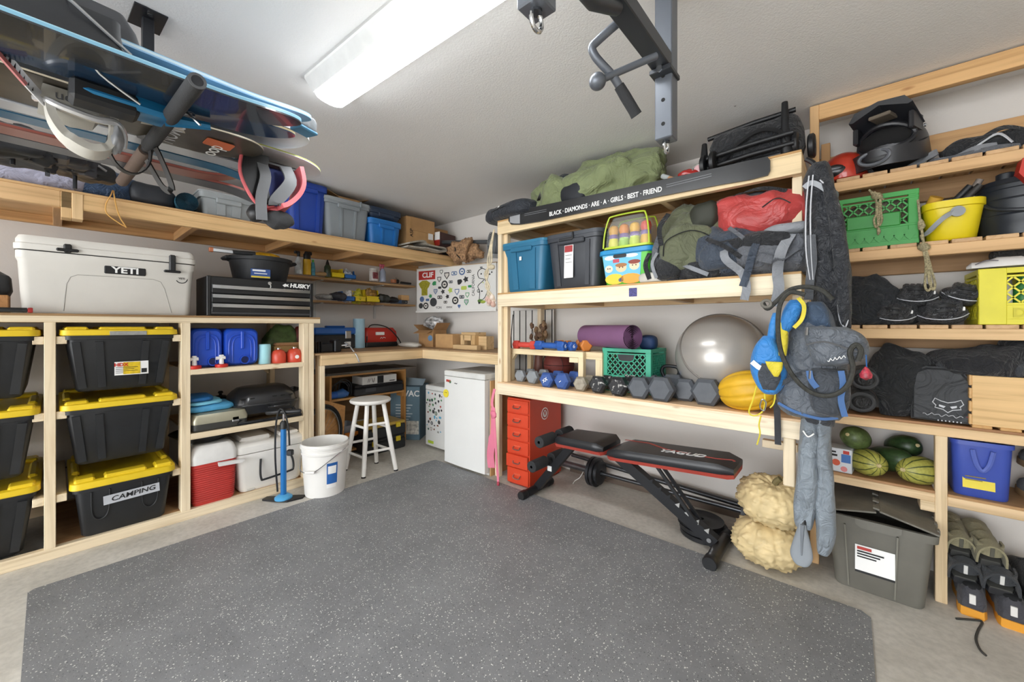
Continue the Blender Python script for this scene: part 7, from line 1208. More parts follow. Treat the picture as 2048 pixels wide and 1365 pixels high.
# grey waders + paddle
WG = FAB('#7d868e', .55, 14, .6)
t = thing('grey_waders', 'grey waterproof trousers hanging below the backpack', 'trousers', HP(1632, 830, 2.10)); TL = Vector(t.location)
under(outline_soft('left_leg', '', '', [(815, 1608, 1640), (850, 1604, 1640), (900, 1600, 1638), (960, 1596, 1636), (1010, 1590, 1632), (1045, 1592, 1624), (1052, 1598, 1620)], 2.12, .09, WG, amp=.011, ff=22, seed=3), t); under(outline_soft('right_leg', '', '', [(815, 1634, 1668), (860, 1630, 1666), (920, 1630, 1664), (990, 1630, 1668), (1060, 1632, 1670), (1095, 1634, 1662), (1106, 1642, 1656)], 2.13, .09, WG, amp=.011, ff=22, seed=8), t)
under(outline_soft('dark_waist', '', '', [(812, 1604, 1672), (835, 1602, 1672), (850, 1606, 1668)], 2.125, .10, FAB('#35383d', .7, 20, .5), amp=.006, seed=2), t); piece('drawcord', PRINT_W, t, lambda q: q.tube(smooth_path([Vector(HP(a, b_, 2.05)) - TL for a, b_ in ((1606, 862), (1616, 874), (1628, 868))], 5), .003, 6))
t = thing('paddle_blade', 'grey paddle blade standing at the foot of the trousers', 'paddle', HP(1603, 1130, 2.07)); TL = Vector(t.location)
under(outline_soft('blade', '', '', [(1046, 1598, 1612), (1060, 1594, 1615), (1085, 1586, 1622), (1110, 1580, 1626), (1126, 1586, 1620), (1133, 1596, 1610)], 2.07, .03, M('#8c9298', .5), amp=0), t); piece('shaft', BLACK, t, lambda q: q.tube([Vector(HP(1606, 1050, 2.07)) - TL, Vector(HP(1612, 860, 2.20)) - TL], .012, 10)); piece('blade_rib', M('#797f86', .5), t, lambda q: q.tube([Vector(HP(1605, 1050, 2.055)) - TL, Vector(HP(1603, 1112, 2.052)) - TL], [.008, .002], 8))
# ================================================================== slatted rack contents
Z1, Z2, Z3, Z4, Z5 = 1.921, 1.572, 1.205, .776, .481
HB = M('#17181b', .3, var=.1, coat=.3)
yq = 2.56; t = thing('red_helmet', 'red open-face helmet at the left of the top slatted shelf', 'helmet', (B(1688, yq), yq + .02, Z1), R(0)); rh = .092
piece('shell', M('#b93420', .3, coat=.4), t, lambda q: q.blob((0, .04, .04), (.10, .12, .115), 36, 20, flat=.001)); piece('visor_opening', HB, t, lambda q: q.blob((-.03, -.055, .045), (.062, .03, .034), 24, 12)); piece('lens_gleam', M('#5b5e63', .1), t, lambda q: q.blob((-.04, -.078, .052), (.035, .010, .010), 16, 10)); piece('chin_strap', BKF, t, lambda q: q.sweep(smooth_path([(.08, -.05, .04), (.10, -.068, .0), (.085, -.07, -.04), (.07, -.068, -.055)], 5), .018, .003, (1, .2, 0)))
# full-face helmet
yq = 2.585; t = thing('full_face_helmet', 'black full-face bike helmet with a tall peak', 'helmet', (B(1778, yq), yq, Z1), R(-22)); MB_ = M('#232428', .38, var=.1)
def dome(p): return p
piece('shell', MB_, t, lambda q: q.blob((0, .05, .135), (.115, .135, .115), 40, 24, .9, .9))
piece('chin_bar', MB_, t, lambda q: q.sweep(smooth_path([(-.115, .05, .10), (-.115, -.03, .065), (-.085, -.10, .05), (-.03, -.135, .048), (.03, -.135, .048), (.085, -.10, .05), (.115, -.03, .065), (.115, .05, .10)], 4), .075, .022, (0, -.25, 1))); piece('chin_vent', M('#5d6066', .4), t, lambda q: q.tube([(.055 * cos(a), -.150 - .004 * cos(2 * a), .05 + .03 * sin(a)) for a in [2 * pi * k / 24 for k in range(24)]], .008, 8, True)); piece('chin_vent_dark', BLACK, t, lambda q: q.blob((0, -.139, .05), (.045, .012, .026), 20, 10))
piece('face_opening', M('#0c0c0e', .9, var=0), t, lambda q: q.blob((0, -.05, .147), (.094, .04, .056), 28, 16)); piece('eye_rim', MB_, t, lambda q: q.tube([(.100 * cos(a), -.088 + .055 * abs(cos(a)) ** 2, .147 + .062 * sin(a)) for a in [2 * pi * k / 32 for k in range(32)]], .011, 8, True))
piece('peak', MB_, t, lambda q: q.loft([[(-.115 + .01 * k * 0, .03 - .045 * k, .205 + .02 * k), (-.09, .025 - .045 * k, .235 + .022 * k), (0, .02 - .045 * k, .25 + .022 * k), (.09, .025 - .045 * k, .235 + .022 * k), (.115, .03 - .045 * k, .205 + .02 * k), (.10, .03 - .045 * k, .200 + .02 * k), (0, .03 - .045 * k, .235 + .022 * k), (-.10, .03 - .045 * k, .2 + .02 * k)] for k in range(4)])); piece('peak_slot', M('#6f6558', .7), t, lambda q: q.box(-.04, .04, -.106, -.02, .2455, .262, .004)); 
for s_ in (-1, 1): piece('side_screw', STEEL, t, lambda q: q.lathe([(.001, 0), (.008, 0), (.008, .006), (.001, .006)], 10, 'x', (s_ * .112, .03, .19)))
piece('peak_strut', MB_, t, lambda q: q.box(-.11, -.09, -.08, .03, .16, .24, .006)); piece('peak_strut', MB_, t, lambda q: q.box(.09, .11, -.08, .03, .16, .24, .006))
t = thing('strap_bundle', 'tangle of black and grey webbing straps on the top slatted shelf', 'straps', (B(1945, 2.60), 2.60, Z1))
piece('black_pad', BKF, t, lambda q: q.blob((.05, .05, .04), (.13, .08, .06), 44, 24, .7, .7, .2, 9, 4, .001, .3, 14), ang=180)
for k, (pts, w2, m_) in enumerate(((((-.20, -.02, .012), (-.15, -.05, .03), (-.11, -.03, .055), (-.13, -.0, .03), (-.06, -.04, .012), (.0, -.06, .03), (.06, -.05, .03)), .03, LGF), (((-.16, .0, .01), (-.05, -.06, .01), (.05, -.07, .015), (.12, -.05, .01)), .025, GRYF), (((-.03, -.04, .03), (.02, -.05, .07), (.08, -.04, .10), (.15, -.02, .07), (.2, .0, .02)), .022, BKF), (((.0, -.05, .04), (.06, -.055, .075), (.1, -.05, .03)), .01, PIPE), (((.12, -.03, .02), (.2, -.02, .03), (.3, .0, .02)), .03, BKF))): piece('webbing', m_, t, lambda q: q.sweep(smooth_path(pts, 6), w2, .004, (0, .6, 1)))
tag(piece('red_dry_bag', M('#c2352a', .45), None, lambda q: q.prism([(B(2028, 2.52), 1.80), (B(2036, 2.52), 1.855), (B(2075, 2.52), 1.855), (B(2075, 2.52), 1.76), (B(2050, 2.52), 1.75)], 2.46, 2.53)), 'red pouch poking out at the right picture edge below the top shelf', 'pouch')
# second shelf
yq = 2.515; xc, w_, h = BBX(1672, 1838, 384, yq, Z2); w_ = B(1838, yq) - B(1668, yq); GC2 = M('#3c9a45', .45); xc = (B(1838, yq) + B(1668, yq)) / 2; h = BZ(1750, 390, yq) - Z2
t = crate('bright_green_crate', 'bright green milk crate on the second slatted shelf', (xc, yq, Z2), 0, w_, .26, h, GC2, hole=False, nl=6)
bx('logo_panel', M('#37913f', .45), t, -w_ * .34, w_ * .30, -.006, .004, h * .36, h * .62, .004); 
for k in range(7): piece('diamond_boss', GC2, t, lambda q: q.prism([(-w_ * .36 + k * w_ * .115, h * .17), (-w_ * .36 + k * w_ * .115 + .02, h * .28), (-w_ * .36 + k * w_ * .115 + .04, h * .17), (-w_ * .36 + k * w_ * .115 + .02, h * .06)], -.004, .004))
lump('crate_rags', 'olive cloth bundle inside the bright green crate', 'cloth', (xc, yq + .13, Z2 + h * .55), (w_ * .42, .10, h * .40), FAB('#5f5a44', .8, 20, .7), seed=5, fold=.3, ff=12)
def rope_hank(name, label, pts_list, Y, r, m_, knots):
    t = thing(name, label, 'rope', HP(*pts_list[0][0], Y)); TL = Vector(t.location)
    for pts in pts_list: piece('strand', m_, t, lambda q: q.tube(smooth_path([Vector(HP(a, b_, Y)) - TL for a, b_ in pts], 6), r, 7))
    for a, b_, rr, hh in knots: piece('knot', m_, t, lambda q: q.blob(Vector(HP(a, b_, Y)) - TL, (rr, rr * .8, hh), 18, 12, amp=.35, fr=50))
ROPE = M('#a59a78', .8, var=.6, vs=160, bump=.8, bs=200)
rope_hank('rope_hank', 'tan rope hank hanging on the bright green crate', [[(1743, 386), (1752, 400), (1753, 425), (1748, 440), (1752, 455), (1758, 440), (1758, 410), (1764, 390)], [(1748, 384), (1760, 396), (1762, 425), (1764, 440), (1757, 452), (1755, 430), (1754, 405)], [(1738, 380), (1748, 388), (1758, 392), (1768, 400)]], 2.498, .0045, ROPE, [(1754, 392, .02, .016), (1757, 462, .007, .02)])
rope_hank('striped_rope', 'striped cord hanging down from the yellow bucket shelf', [[(1836, 400), (1840, 440), (1846, 475), (1848, 500), (1858, 545), (1862, 572), (1856, 582), (1850, 570), (1852, 530), (1846, 495)], [(1842, 470), (1852, 500), (1864, 545), (1870, 568), (1866, 580), (1858, 560), (1856, 520)], [(1838, 490), (1846, 500), (1856, 496)]], 2.485, .0045, ROPE, [(1848, 494, .02, .018), (1842, 450, .012, .025)])
yq = 2.51; x0, x1 = B(1845, yq), B(1978, yq); w_ = x1 - x0; h = BZ(1910, 400, yq) - Z2
t = thing('yellow_pail', 'yellow oval pail with a grey handle on the second slatted shelf', 'pail', ((x0 + x1) / 2, yq, Z2)); YPm = M('#e6cf1d', .4, var=.05)
piece('body', YPm, t, lambda q: q.rloft([(w_ * .74, .17, 0, 0, .11), (w_ * .78, .19, .01, 0, .11), (w_ * .95, .23, h - .03, 0, .11), (w_ * 1.0, .25, h - .028, 0, .11), (w_ * 1.0, .25, h, 0, .11), (w_ * .93, .22, h, 0, .11), (w_ * .76, .17, .015, 0, .11)], .06, 6)); piece('bail_handle', M('#8e9296', .4), t, lambda q: q.sweep(smooth_path([(w_ * .02, -.022, h - .05), (-w_ * .18, -.03, h * .55), (-w_ * .42, -.025, h * .22), (-w_ * .50, .0, h * .18)], 5), .018, .008, (.5, 0, 1))); piece('handle_pivot', M('#8e9296', .4), t, lambda q: q.lathe([(.001, 0), (.022, 0), (.022, .012), (.001, .012)], 16, 'y', (w_ * .03, -.03, h - .055)))
for k, (a, b_, m_) in enumerate((((-w_ * .40, .06, h - .03), (-w_ * .25, .03, h + .03), '#c99a3a'), ((-w_ * .15, .1, h - .04), (w_ * .30, .08, h + .07), '#2a2b2d'), ((w_ * .0, .06, h - .04), (w_ * .42, .05, h + .06), '#33312f'), ((w_ * .1, .14, h - .05), (w_ * .48, .12, h + .10), '#8a8078'))): tag(piece('garden_tool', M(m_, .5), None, lambda q: q.tube([Vector(a) + t.location, (Vector(a) + Vector(b_)) / 2 + t.location, Vector(b_) + t.location], [.018, .014, .012] if k else [.012, .022, .024], 10)), ['wooden mallet head in the yellow pail', 'black tool handle crossing the yellow pail', 'dark shear handle in the yellow pail', 'long grey tool handle in the yellow pail'][k], 'tool', 'tools in the yellow pail')
yq = 2.63; t = thing('black_insulated_jug', 'large black drum jug at the right end of the second shelf', 'jug', (B(2048, yq) - .0, yq, Z2)); KJ = M('#23282f', .4, var=.1); rj = .135; hj = BZ(2040, 362, yq) - Z2
piece('drum', KJ, t, lambda q: q.lathe([(.003, 0), (rj * .9, 0), (rj * .92, .02), (rj * .94, .05), (rj, .07), (rj, hj - .05), (rj * .97, hj - .045), (rj * .97, hj - .03), (rj * 1.0, hj - .025), (rj * .95, hj - .006), (.003, hj)], 32)); piece('spout_cap', KJ, t, lambda q: q.lathe([(.002, hj), (.03, hj), (.03, hj + .03), (.02, hj + .035), (.002, hj + .035)], 14, 'z', (-rj * .4, -.04, -.004))); piece('bail', KJ, t, lambda q: q.tube(smooth_path([(-rj * .95, -.03, hj - .06), (-rj * .8, -.09, hj * .5), (-rj * .3, -.14, hj * .38), (rj * .3, -.14, hj * .36), (rj * .9, -.06, hj * .5)], 6), .008, 8))
for z in (hj * .35, hj * .62): piece('hoop_rib', KJ, t, lambda q: q.lathe([(rj * .98, z - .008), (rj * 1.02, z), (rj * .98, z + .008)], 32))
# third shelf
lump('black_jacket_pile', 'heap of black fabric at the left of the third slatted shelf', 'jacket', (B(1735, 2.58), 2.60, Z3 + .10), (.12, .085, .14), FAB('#1d2126', .7, 18, .9), seed=4, fold=.25, ff=8, flat=.098, nu=60, nv=36, e=.95, ez=.95, amp=.45)
lump('black_jacket_fold', 'black fabric fold spilling towards the gloves', 'jacket', (B(1785, 2.62), 2.64, Z3 + .075), (.10, .08, .08), FAB('#1f2429', .7, 18, .9), seed=9, fold=.25, ff=9, flat=.073, nu=60, nv=36, e=.95, ez=.95, amp=.45)
def glove(label, px, pb, Y, z, w_, rz, ry):
    t = thing('black_glove', label, 'glove', (B(px, Y), Y, z), rz, 'black gloves on the third shelf', 0, ry); GL = FAB('#2b2c2f', .32, 26, .6); h = w_ * .30
    piece('palm_shell', GL, t, lambda q: q.blob((0, .05, h), (w_ * .5, .08, h), 40, 22, .85, .9, .08, 10, int(px) % 7, None, .12, 16), ang=180)
    for k in range(5): x = -w_ * .26 + w_ * .13 * k; piece('finger_pad', GL, t, lambda q: q.tube(smooth_path([(x - .012, -.02, h * .9), (x, -.035, h * 1.3), (x + .006, -.0, h * 2.0), (x + .01, .05, h * 2.1)], 4), .014, 8))
    for k in range(2): piece('lace_band', BLACK, t, lambda q: q.sweep(smooth_path([(-w_ * .33, -.028, h * (1.1 + .45 * k)), (0, -.05, h * (1.25 + .45 * k)), (w_ * .33, -.028, h * (1.1 + .45 * k))], 5), .012, .006, (0, .2, 1)))
    piece('welt', PIPE, t, lambda q: q.tube(smooth_path([(-w_ * .49, .0, h * .95), (-w_ * .3, -.03, h * .6), (0, -.045, h * .45), (w_ * .3, -.03, h * .6), (w_ * .49, .0, h * .95)], 5), .0022, 6)); piece('logo_tag', PRINT_W, t, lambda q: q.box(w_ * .30, w_ * .40, -.03, -.02, h * 1.2, h * 1.55, .002))
    return t
pxm = lambda a, b_, Y: B(b_, Y) - B(a, Y)
glove('black glove lower left in the pile of four', 1786, 655, 2.545, Z3, pxm(1742, 1830, 2.55), 0, R(4)); glove('black glove lower right in the pile of four', 1886, 655, 2.545, Z3, pxm(1834, 1940, 2.55), 0, R(-2)); glove('black glove upper left in the pile of four', 1830, 612, 2.56, Z3 + .085, pxm(1784, 1876, 2.55), 0, R(3)); glove('black glove upper right, tilted on the pile', 1916, 612, 2.56, Z3 + .09, pxm(1874, 1962, 2.55), 0, R(18))
yq = 2.51; x0 = B(1957, yq); w_ = .26; h = BZ(1975, 538, yq) - Z3; YC = M('#dfd535', .45)
t = crate('yellow_milk_crate', 'yellow milk crate at the right edge of the third shelf', (x0 + w_ / 2, yq, Z3), 0, w_, .26, h, YC, hole=False, nl=5); bx('wide_corner', YC, t, -w_ / 2, -w_ / 2 + .075, -.003, .004, 0, h, .002); text('DAIRY', .05, M('#c9bf2c', .5, var=0), t, (.03, -.004, h * .2), bold=.001)
for k, (x, y, c) in enumerate(((-.06, .05, '#e9e7e2'), (.0, .06, '#2f7d3d'), (.05, .05, '#e6e4df'), (.09, .06, '#2a4f9a'), (-.03, .15, '#cfd2d0'), (.06, .16, '#dfe0da'))): tag(piece('drink_bottle', M(c, .4), None, lambda q: q.lathe([(.003, .012), (.028, .012), (.03, .02), (.03, h * .62), (.018, h * .76), (.018, h * .86), (.003, h * .87)], 16, 'z', (x0 + w_ / 2 + x, yq + y, Z3))), ['white bottle at the front left of the yellow crate', 'green bottle in the yellow crate', 'white bottle beside the green one in the yellow crate', 'blue bottle in the yellow crate', 'pale bottle at the back left of the yellow crate', 'pale bottle at the back right of the yellow crate'][k], 'bottle', 'bottles in the yellow crate')
t = thing('white_shin_pad', 'white moulded pad lying on the yellow crate', 'pad', (B(1995, 2.54), 2.54, Z3 + h), R(-8)); piece('shell', M('#d9d6d3', .5), t, lambda q: q.loft([[(x, .0 + .05 * cos(a) * s_, .006 + max(0, .045 * sin(a)) * s_) for a in [pi * 2 * k / 20 for k in range(20)]] for x, s_ in ((-.085, .25), (-.07, .62), (-.035, .62), (.0, .95), (.06, .9), (.10, .5))])); piece('seam', M('#6f6a72', .6), t, lambda q: q.tube(smooth_path([(-.06, -.035, .02), (-.03, -.03, .035), (.0, -.045, .03)], 4), .002, 5))
lump('dark_net_bag', 'dark mesh bag at the far right on the yellow crate', 'bag', (B(2060, 2.62), 2.63, Z3 + h + .05), (.09, .07, .055), FAB('#26231f', .8, 30, .9), seed=2, fold=.3, ff=14)
# fourth shelf
for k, (px, z, lab) in enumerate(((1722, .06, 'black neoprene boot with its opening facing out'), (1728, .17, 'black boot stacked on another at the shelf left'))):
    t = thing('black_boot', lab, 'boot', (B(px, 2.56), 2.53, Z4 + z - .058), R(6 - 10 * k), 'black boots'); GB = FAB('#17181a', .5, 20, .5)
    piece('boot_body', GB, t, lambda q: q.blob((0, .12, .055), (.062, .14, .056), 36, 20, .8, .8, .06, 9, k + 2, .001, .1, 12), ang=180); piece('cuff', M('#3b3c3e', .6), t, lambda q: q.tube([(.045 * cos(a), -.008, .056 + .040 * sin(a)) for a in [2 * pi * i / 24 for i in range(24)]], .010, 8, True)); piece('cuff_hole', M('#0c0c0d', .9, var=0), t, lambda q: q.lathe([(.001, 0), (.042, 0), (.042, .004), (.001, .004)], 20, 'y', (0, -.006, .056)))
lump('black_rain_jacket', 'black jacket slumped upright between boots and bag', 'jacket', (B(1795, 2.60), 2.61, Z4 + .16), (.085, .07, .19), FAB('#16191c', .75, 14, .9), seed=6, fold=.22, ff=9, flat=.158, nu=60, nv=40, e=.95, ez=.95, amp=.45)
yq = 2.53; x0, x1 = B(1822, yq), B(1945, yq); w_ = x1 - x0; h = BZ(1885, 735, yq) - Z4
t = thing('black_gear_bag', 'black zipped gear bag with a fox-head emblem', 'bag', ((x0 + x1) / 2, yq, Z4), R(-4)); GBm = FAB('#23262a', .55, 8, .35)
def bagsec(s_, y): return [(x * s_, y, h / 2 + (z - h / 2) * s_) for x, z in [(-w_ / 2, 0.002), (w_ / 2, 0.002), (w_ / 2, h * .62), (w_ * .46, h * .80), (w_ * .34, h * .94), (w_ * .1, h), (-w_ * .25, h * 1.0), (-w_ * .42, h * .93), (-w_ * .49, h * .75)]]
piece('body', GBm, t, lambda q: q.loft([bagsec(.90, -.012), bagsec(.97, 0), bagsec(1, .02), bagsec(1, .18), bagsec(.96, .2)][::-1]), ang=50); piece('zip', BLACK, t, lambda q: q.tube([(x, .03, z) for x, _, z in bagsec(1.012, 0)][2:], .005, 6)); piece('zip', M('#4a4c50', .5), t, lambda q: q.tube([(x, .0, z) for x, _, z in bagsec(.985, 0)][2:], .003, 6)); piece('zip_pull', STEEL, t, lambda q: q.box(w_ * .49, w_ * .52, .02, .035, h * .62, h * .68, .002))
fx, fz = .02, h * .16; fox = [(-.045, .04), (-.038, .058), (-.02, .048), (0, .042), (.02, .048), (.038, .058), (.045, .04), (.035, .028), (.038, .018), (.014, .012), (0, .0), (-.014, .012), (-.038, .018), (-.035, .028)]
piece('emblem', PIPE, t, lambda q: q.tube([(fx + a, -.0155, fz + .01 + b_) for a, b_ in fox], .0022, 6, True)); 
for s_ in (-1, 1): piece('emblem_eye', PIPE, t, lambda q: q.prism([(fx + s_ * .026, fz + .042), (fx + s_ * .006, fz + .036), (fx + s_ * .012, fz + .028), (fx + s_ * .026, fz + .034)], -.016, -.0135))
piece('script_mark', PIPE, t, lambda q: q.tube(smooth_path([(fx - .075 + .007 * k, -.0145, fz - .004 + .004 * sin(k * 2.1) + .0025 * sin(k * 5.3)) for k in range(18)], 3), .0012, 5)); piece('script_mark', M('#a83f44', .5, var=0), t, lambda q: q.tube(smooth_path([(fx + .053 + .007 * k, -.0145, fz - .002 + .003 * sin(k * 2.6)) for k in range(7)], 3), .0013, 5))
for k in range(7): piece('print_dot', PIPE, t, lambda q: q.box(fx - .03 + .011 * k, fx - .026 + .011 * k, -.0145, -.012, fz - .03, fz - .025))
yq = 2.49; x0 = B(1944, yq); w_ = .30; h = BZ(1960, 752, yq) - Z4; t = thing('pine_crate', 'slatted pine crate with a hand hole at the right edge', 'crate', (x0 + w_ / 2, yq, Z4)); wq = WOOD('#e2bd86', 'x')
q = MB(); q.box(-w_ / 2, w_ / 2, 0, .014, .012, h, .002); q.obj('end_board', wq, t); piece('hand_hole', M('#15110d', .8, var=0), t, lambda q: q.prism(rpoly(.085, .028, .0135, 5, .035, h * .72), -.0012, .002)); piece('hand_hole_rim', wq, t, lambda q: q.tube([(a, -.0006, b_) for a, b_ in rpoly(.087, .030, .0145, 4, .035, h * .72)], .0012, 5, True))
for k in range(4): bx('side_slat', WOOD('#d9b079', 'y'), t, -w_ / 2 - .008, -w_ / 2, .0, .28, .012 + k * h * .25, .012 + k * h * .25 + h * .2, .002)
for k in range(4): bx('bottom_slat', WOOD('#c99c63', 'y'), t, -w_ / 2 + .075 * k, -w_ / 2 + .075 * k + .055, .0, .28, 0, .012, .002)
bx('end_board', wq, t, -w_ / 2, w_ / 2, .27, .284, .012, h, .002)
lump('black_sweater', 'black clothes heaped on the pine crate', 'clothes', (x0 + w_ * .42, yq + .13, Z4 + h + .045), (.20, .12, .065), FAB('#1b1c20', .8, 18, .9), seed=7, fold=.35, ff=10, flat=.045, nu=64, nv=30, e=.95, ez=.95, amp=.45); lump('baseball_cap', 'black cap on top of the heaped clothes', 'cap', (x0 + w_ * .62, yq + .14, Z4 + h + .11), (.085, .08, .05), FAB('#16171a', .7, 12, .5), seed=3, fold=.08, ff=6)
lump('grey_scarf', 'dark grey clothes draped at the front of the pine crate', 'clothes', (x0 + w_ * .20, yq + .05, Z4 + h + .030), (.13, .05, .035), FAB('#34373c', .8, 20, .9), seed=8, fold=.3, ff=16, flat=.03, e=.95, ez=.95, amp=.45)
# fifth shelf: squash
t = thing('printed_food_box', 'printed white and blue box on the squash shelf', 'box', (B(1680, 2.52), 2.515, Z5), R(-6)); bx('box_body', M('#d5d9df', .6), t, -.048, .045, 0, .10, 0, .115, .002); bx('blue_patch', M('#3f6fb4', .5), t, .005, .04, -.0015, 0, .05, .09, 0); bx('red_patch', M('#c0392f', .5), t, .012, .035, -.0015, 0, .092, .108, 0); piece('apple_print', M('#d15a3a', .5), t, lambda q: q.lathe([(.001, 0), (.016, 0), (.016, .0015), (.001, .0015)], 14, 'y', (-.015, -.001, .045))); piece('apple_print', M('#e08a8a', .5), t, lambda q: q.lathe([(.001, 0), (.013, 0), (.013, .0015), (.001, .0015)], 14, 'y', (.015, -.001, .018))); bx('print_line', PRINT_B, t, -.04, -.01, -.0015, 0, .075, .085, 0); bx('print_line', PRINT_B, t, -.04, -.015, -.0015, 0, .092, .10, 0)
def STRIPE(base, dark, n, sc=1):
    m, nt, p, N, K = nodes('squash_%s' % base.strip('#')); tc = N('ShaderNodeTexCoord'); sp = N('ShaderNodeSeparateXYZ'); K(tc.outputs['Object'], sp.inputs[0]); at_ = N('ShaderNodeMath'); at_.operation = 'ARCTAN2'; K(sp.outputs[1], at_.inputs[0]); K(sp.outputs[0], at_.inputs[1])
    mu = N('ShaderNodeMath'); mu.operation = 'MULTIPLY'; mu.inputs[1].default_value = n; K(at_.outputs[0], mu.inputs[0]); nz = noise_tex(nt, 30, 3); ad_ = N('ShaderNodeMath'); ad_.operation = 'ADD'; K(mu.outputs[0], ad_.inputs[0]); K(nz.outputs[0], ad_.inputs[1]); cs = N('ShaderNodeMath'); cs.operation = 'COSINE'; K(ad_.outputs[0], cs.inputs[0])
    r = ramp(nt, cs.outputs[0], [(.0, lin(base)), (.78, lin(base)), (.92, lin(dark))]); nb = noise_tex(nt, 90, 3); mx = N('ShaderNodeMixRGB'); mx.blend_type = 'MULTIPLY'; mx.inputs[0].default_value = .6; rb_ = ramp(nt, nb.outputs[0], [(.35, (.6, .6, .5, 1)), (.6, (1, 1, 1, 1))]); K(r.outputs[0], mx.inputs[1]); K(rb_.outputs[0], mx.inputs[2]); K(mx.outputs[0], p.inputs['Base Color']); p.inputs['Roughness'].default_value = .45; return m
SQY = STRIPE('#a9a650', '#3d4a20', 10); SQG = M('#2f4526', .4, var=.5, vs=60); SQG2 = M('#55663a', .4, var=.5, vs=50)
def squash(label, px, py, Y, r, ln, mat, rz, tilt, name='striped_squash', rib=.05, z=None):
    t = thing(name, label, 'squash', (B(px, Y), Y, BZ(px, py, Y) if z is None else z), rz, 'squash on the fifth shelf', tilt, 0)
    piece('skin', mat, t, lambda q: q.lathe([(r * .02, -ln * .5), (r * .45, -ln * .47), (r * .8, -ln * .36), (r, -ln * .12), (r * .98, ln * .12), (r * .78, ln * .36), (r * .4, ln * .47), (r * .02, ln * .5)], 40)); piece('stem_scar', M('#c2b184', .8), t, lambda q: q.lathe([(.001, ln * .49), (r * .16, ln * .49), (r * .12, ln * .53), (.001, ln * .53)], 8)); return t
squash('yellow-green striped squash next to the printed box', 1736, 938, 2.55, .062, .17, SQY, R(25), R(82), z=Z5 + .062); squash('yellow-green striped squash at the shelf right end', 1838, 950, 2.56, .062, .18, SQY, R(-40), R(85), z=Z5 + .062); squash('long dark green squash between the striped ones', 1775, 930, 2.63, .058, .25, SQG, R(35), R(75), 'green_squash', z=Z5 + .075); squash('round green squash lying on the striped one', 1711, 892, 2.58, .055, .13, SQG2, R(-30), R(70), 'green_squash', z=Z5 + .165); squash('dark green squash behind at the right', 1806, 915, 2.70, .055, .15, SQG, R(40), R(70), 'green_squash', z=Z5 + .13)
Zr = .478; yq = 2.505; x0, x1 = B(1901, yq), B(2034, yq); w_ = x1 - x0; h = BZ(1960, 885, yq) - Zr; t = thing('blue_open_tote', 'blue plastic tub with a yellow label on the lower right shelf', 'tub', ((x0 + x1) / 2, yq, Zr)); BT = M('#3a4fa6', .35, var=.08)
piece('body', BT, t, lambda q: q.rloft([(w_ * .84, .22, 0, 0, .13), (w_ * .86, .23, .01, 0, .13), (w_ * .95, .25, h - .02, 0, .13), (w_ * 1.0, .27, h - .018, 0, .13), (w_ * 1.0, .27, h, 0, .13), (w_ * .92, .24, h, 0, .13), (w_ * .84, .22, .012, 0, .13)], .03)); sticker(t, -w_ * .30, w_ * .20, h * .16, h * .42, .0125, M('#e0cc3a', .5), 'yellow_label', -.085)
for k in range(3): sticker(t, -w_ * .26, w_ * (.06 - .05 * k), h * (.36 - .06 * k), h * (.375 - .06 * k), .0095 + .0012 * k, M('#8a7a20', .6), 'print_line', -.085)
piece('moulded_v', M('#5a6cba', .3), t, lambda q: q.tube(smooth_path([(-w_ * .16, -.004, h * .86), (-w_ * .1, .0, h * .62), (0, .002, h * .50), (w_ * .1, .0, h * .62), (w_ * .16, -.004, h * .86)], 5), .008, 6))
# floor: grey flip-top tote
yq = 2.365; x0, x1 = B(1664, yq), B(1862, yq); w_ = .345; xc = .092; h = .335; t = thing('grey_flip_tote', 'dusty grey tote with interlocking flap lid on the floor', 'storage tote', (xc, 2.345, 0), R(-1)); GT = M('#6d6b63', .55, var=.12, vs=7, bump=.1, bs=60); d = .42
piece('body', GT, t, lambda q: q.rloft([(w_ - .06, d - .07, 0, 0, d / 2), (w_ - .05, d - .06, .01, 0, d / 2), (w_, d - .02, h - .035, 0, d / 2), (w_ + .025, d, h - .033, 0, d / 2), (w_ + .03, d + .004, h, 0, d / 2), (w_ - .01, d - .03, h, 0, d / 2), (w_ - .06, d - .08, .02, 0, d / 2)], .03, 5))
for x in (-.32, .18): piece('rib', M('#7b796f', .55), t, lambda q: q.sweep([(x * w_, .006, h - .04), (x * w_ * .88, .032, .012)], .006, .012, (1, 0, 0)))
piece('grip', GT, t, lambda q: q.prism([(-.075, h + .004), (-.075, h - .018), (-.055, h - .034), (.055, h - .034), (.075, h - .018), (.075, h + .004)], -.014, .006)); LBd = M('#77746b', .7, var=.25, vs=12)
for s_, an in ((-1, .20), (1, -.24)):
    def flap(q):
        q.box(0 if s_ > 0 else -w_ / 2 - .012, w_ / 2 + .012 if s_ > 0 else 0, .004, d - .004, 0, .008, .002)
        for k in range(4): q.box(-s_ * 0 - .022 if s_ > 0 else .0, .0 if s_ > 0 else .022, .02 + .1 * k + (.05 if s_ < 0 else 0), .06 + .1 * k + (.05 if s_ < 0 else 0), .001, .009, .001)
    q = MB(); q.T = Matrix.Translation((s_ * (w_ / 2 + .012), 0, h + .003)) @ Matrix.Rotation(s_ * abs(an), 4, 'Y') @ Matrix.Translation((-s_ * (w_ / 2 + .012), 0, 0)); flap(q); q.obj('lid_flap', LBd, t)
    for k in range(5): piece('hinge_pin', GT, t, lambda q: q.box(s_ * (w_ / 2 + .006), s_ * (w_ / 2 + .018), .04 + k * .08, .07 + k * .08, h - .004, h + .016, .002))
sticker(t, -.075, .055, .105, .215, .0085, tilt=-.075); sticker(t, -.075, .055, .092, .112, .0125, PRINT_B, 'label_strip', -.075); sticker(t, -.068, -.02, .198, .21, .0065, M('#b5342b', .5), 'label_brand', -.075)
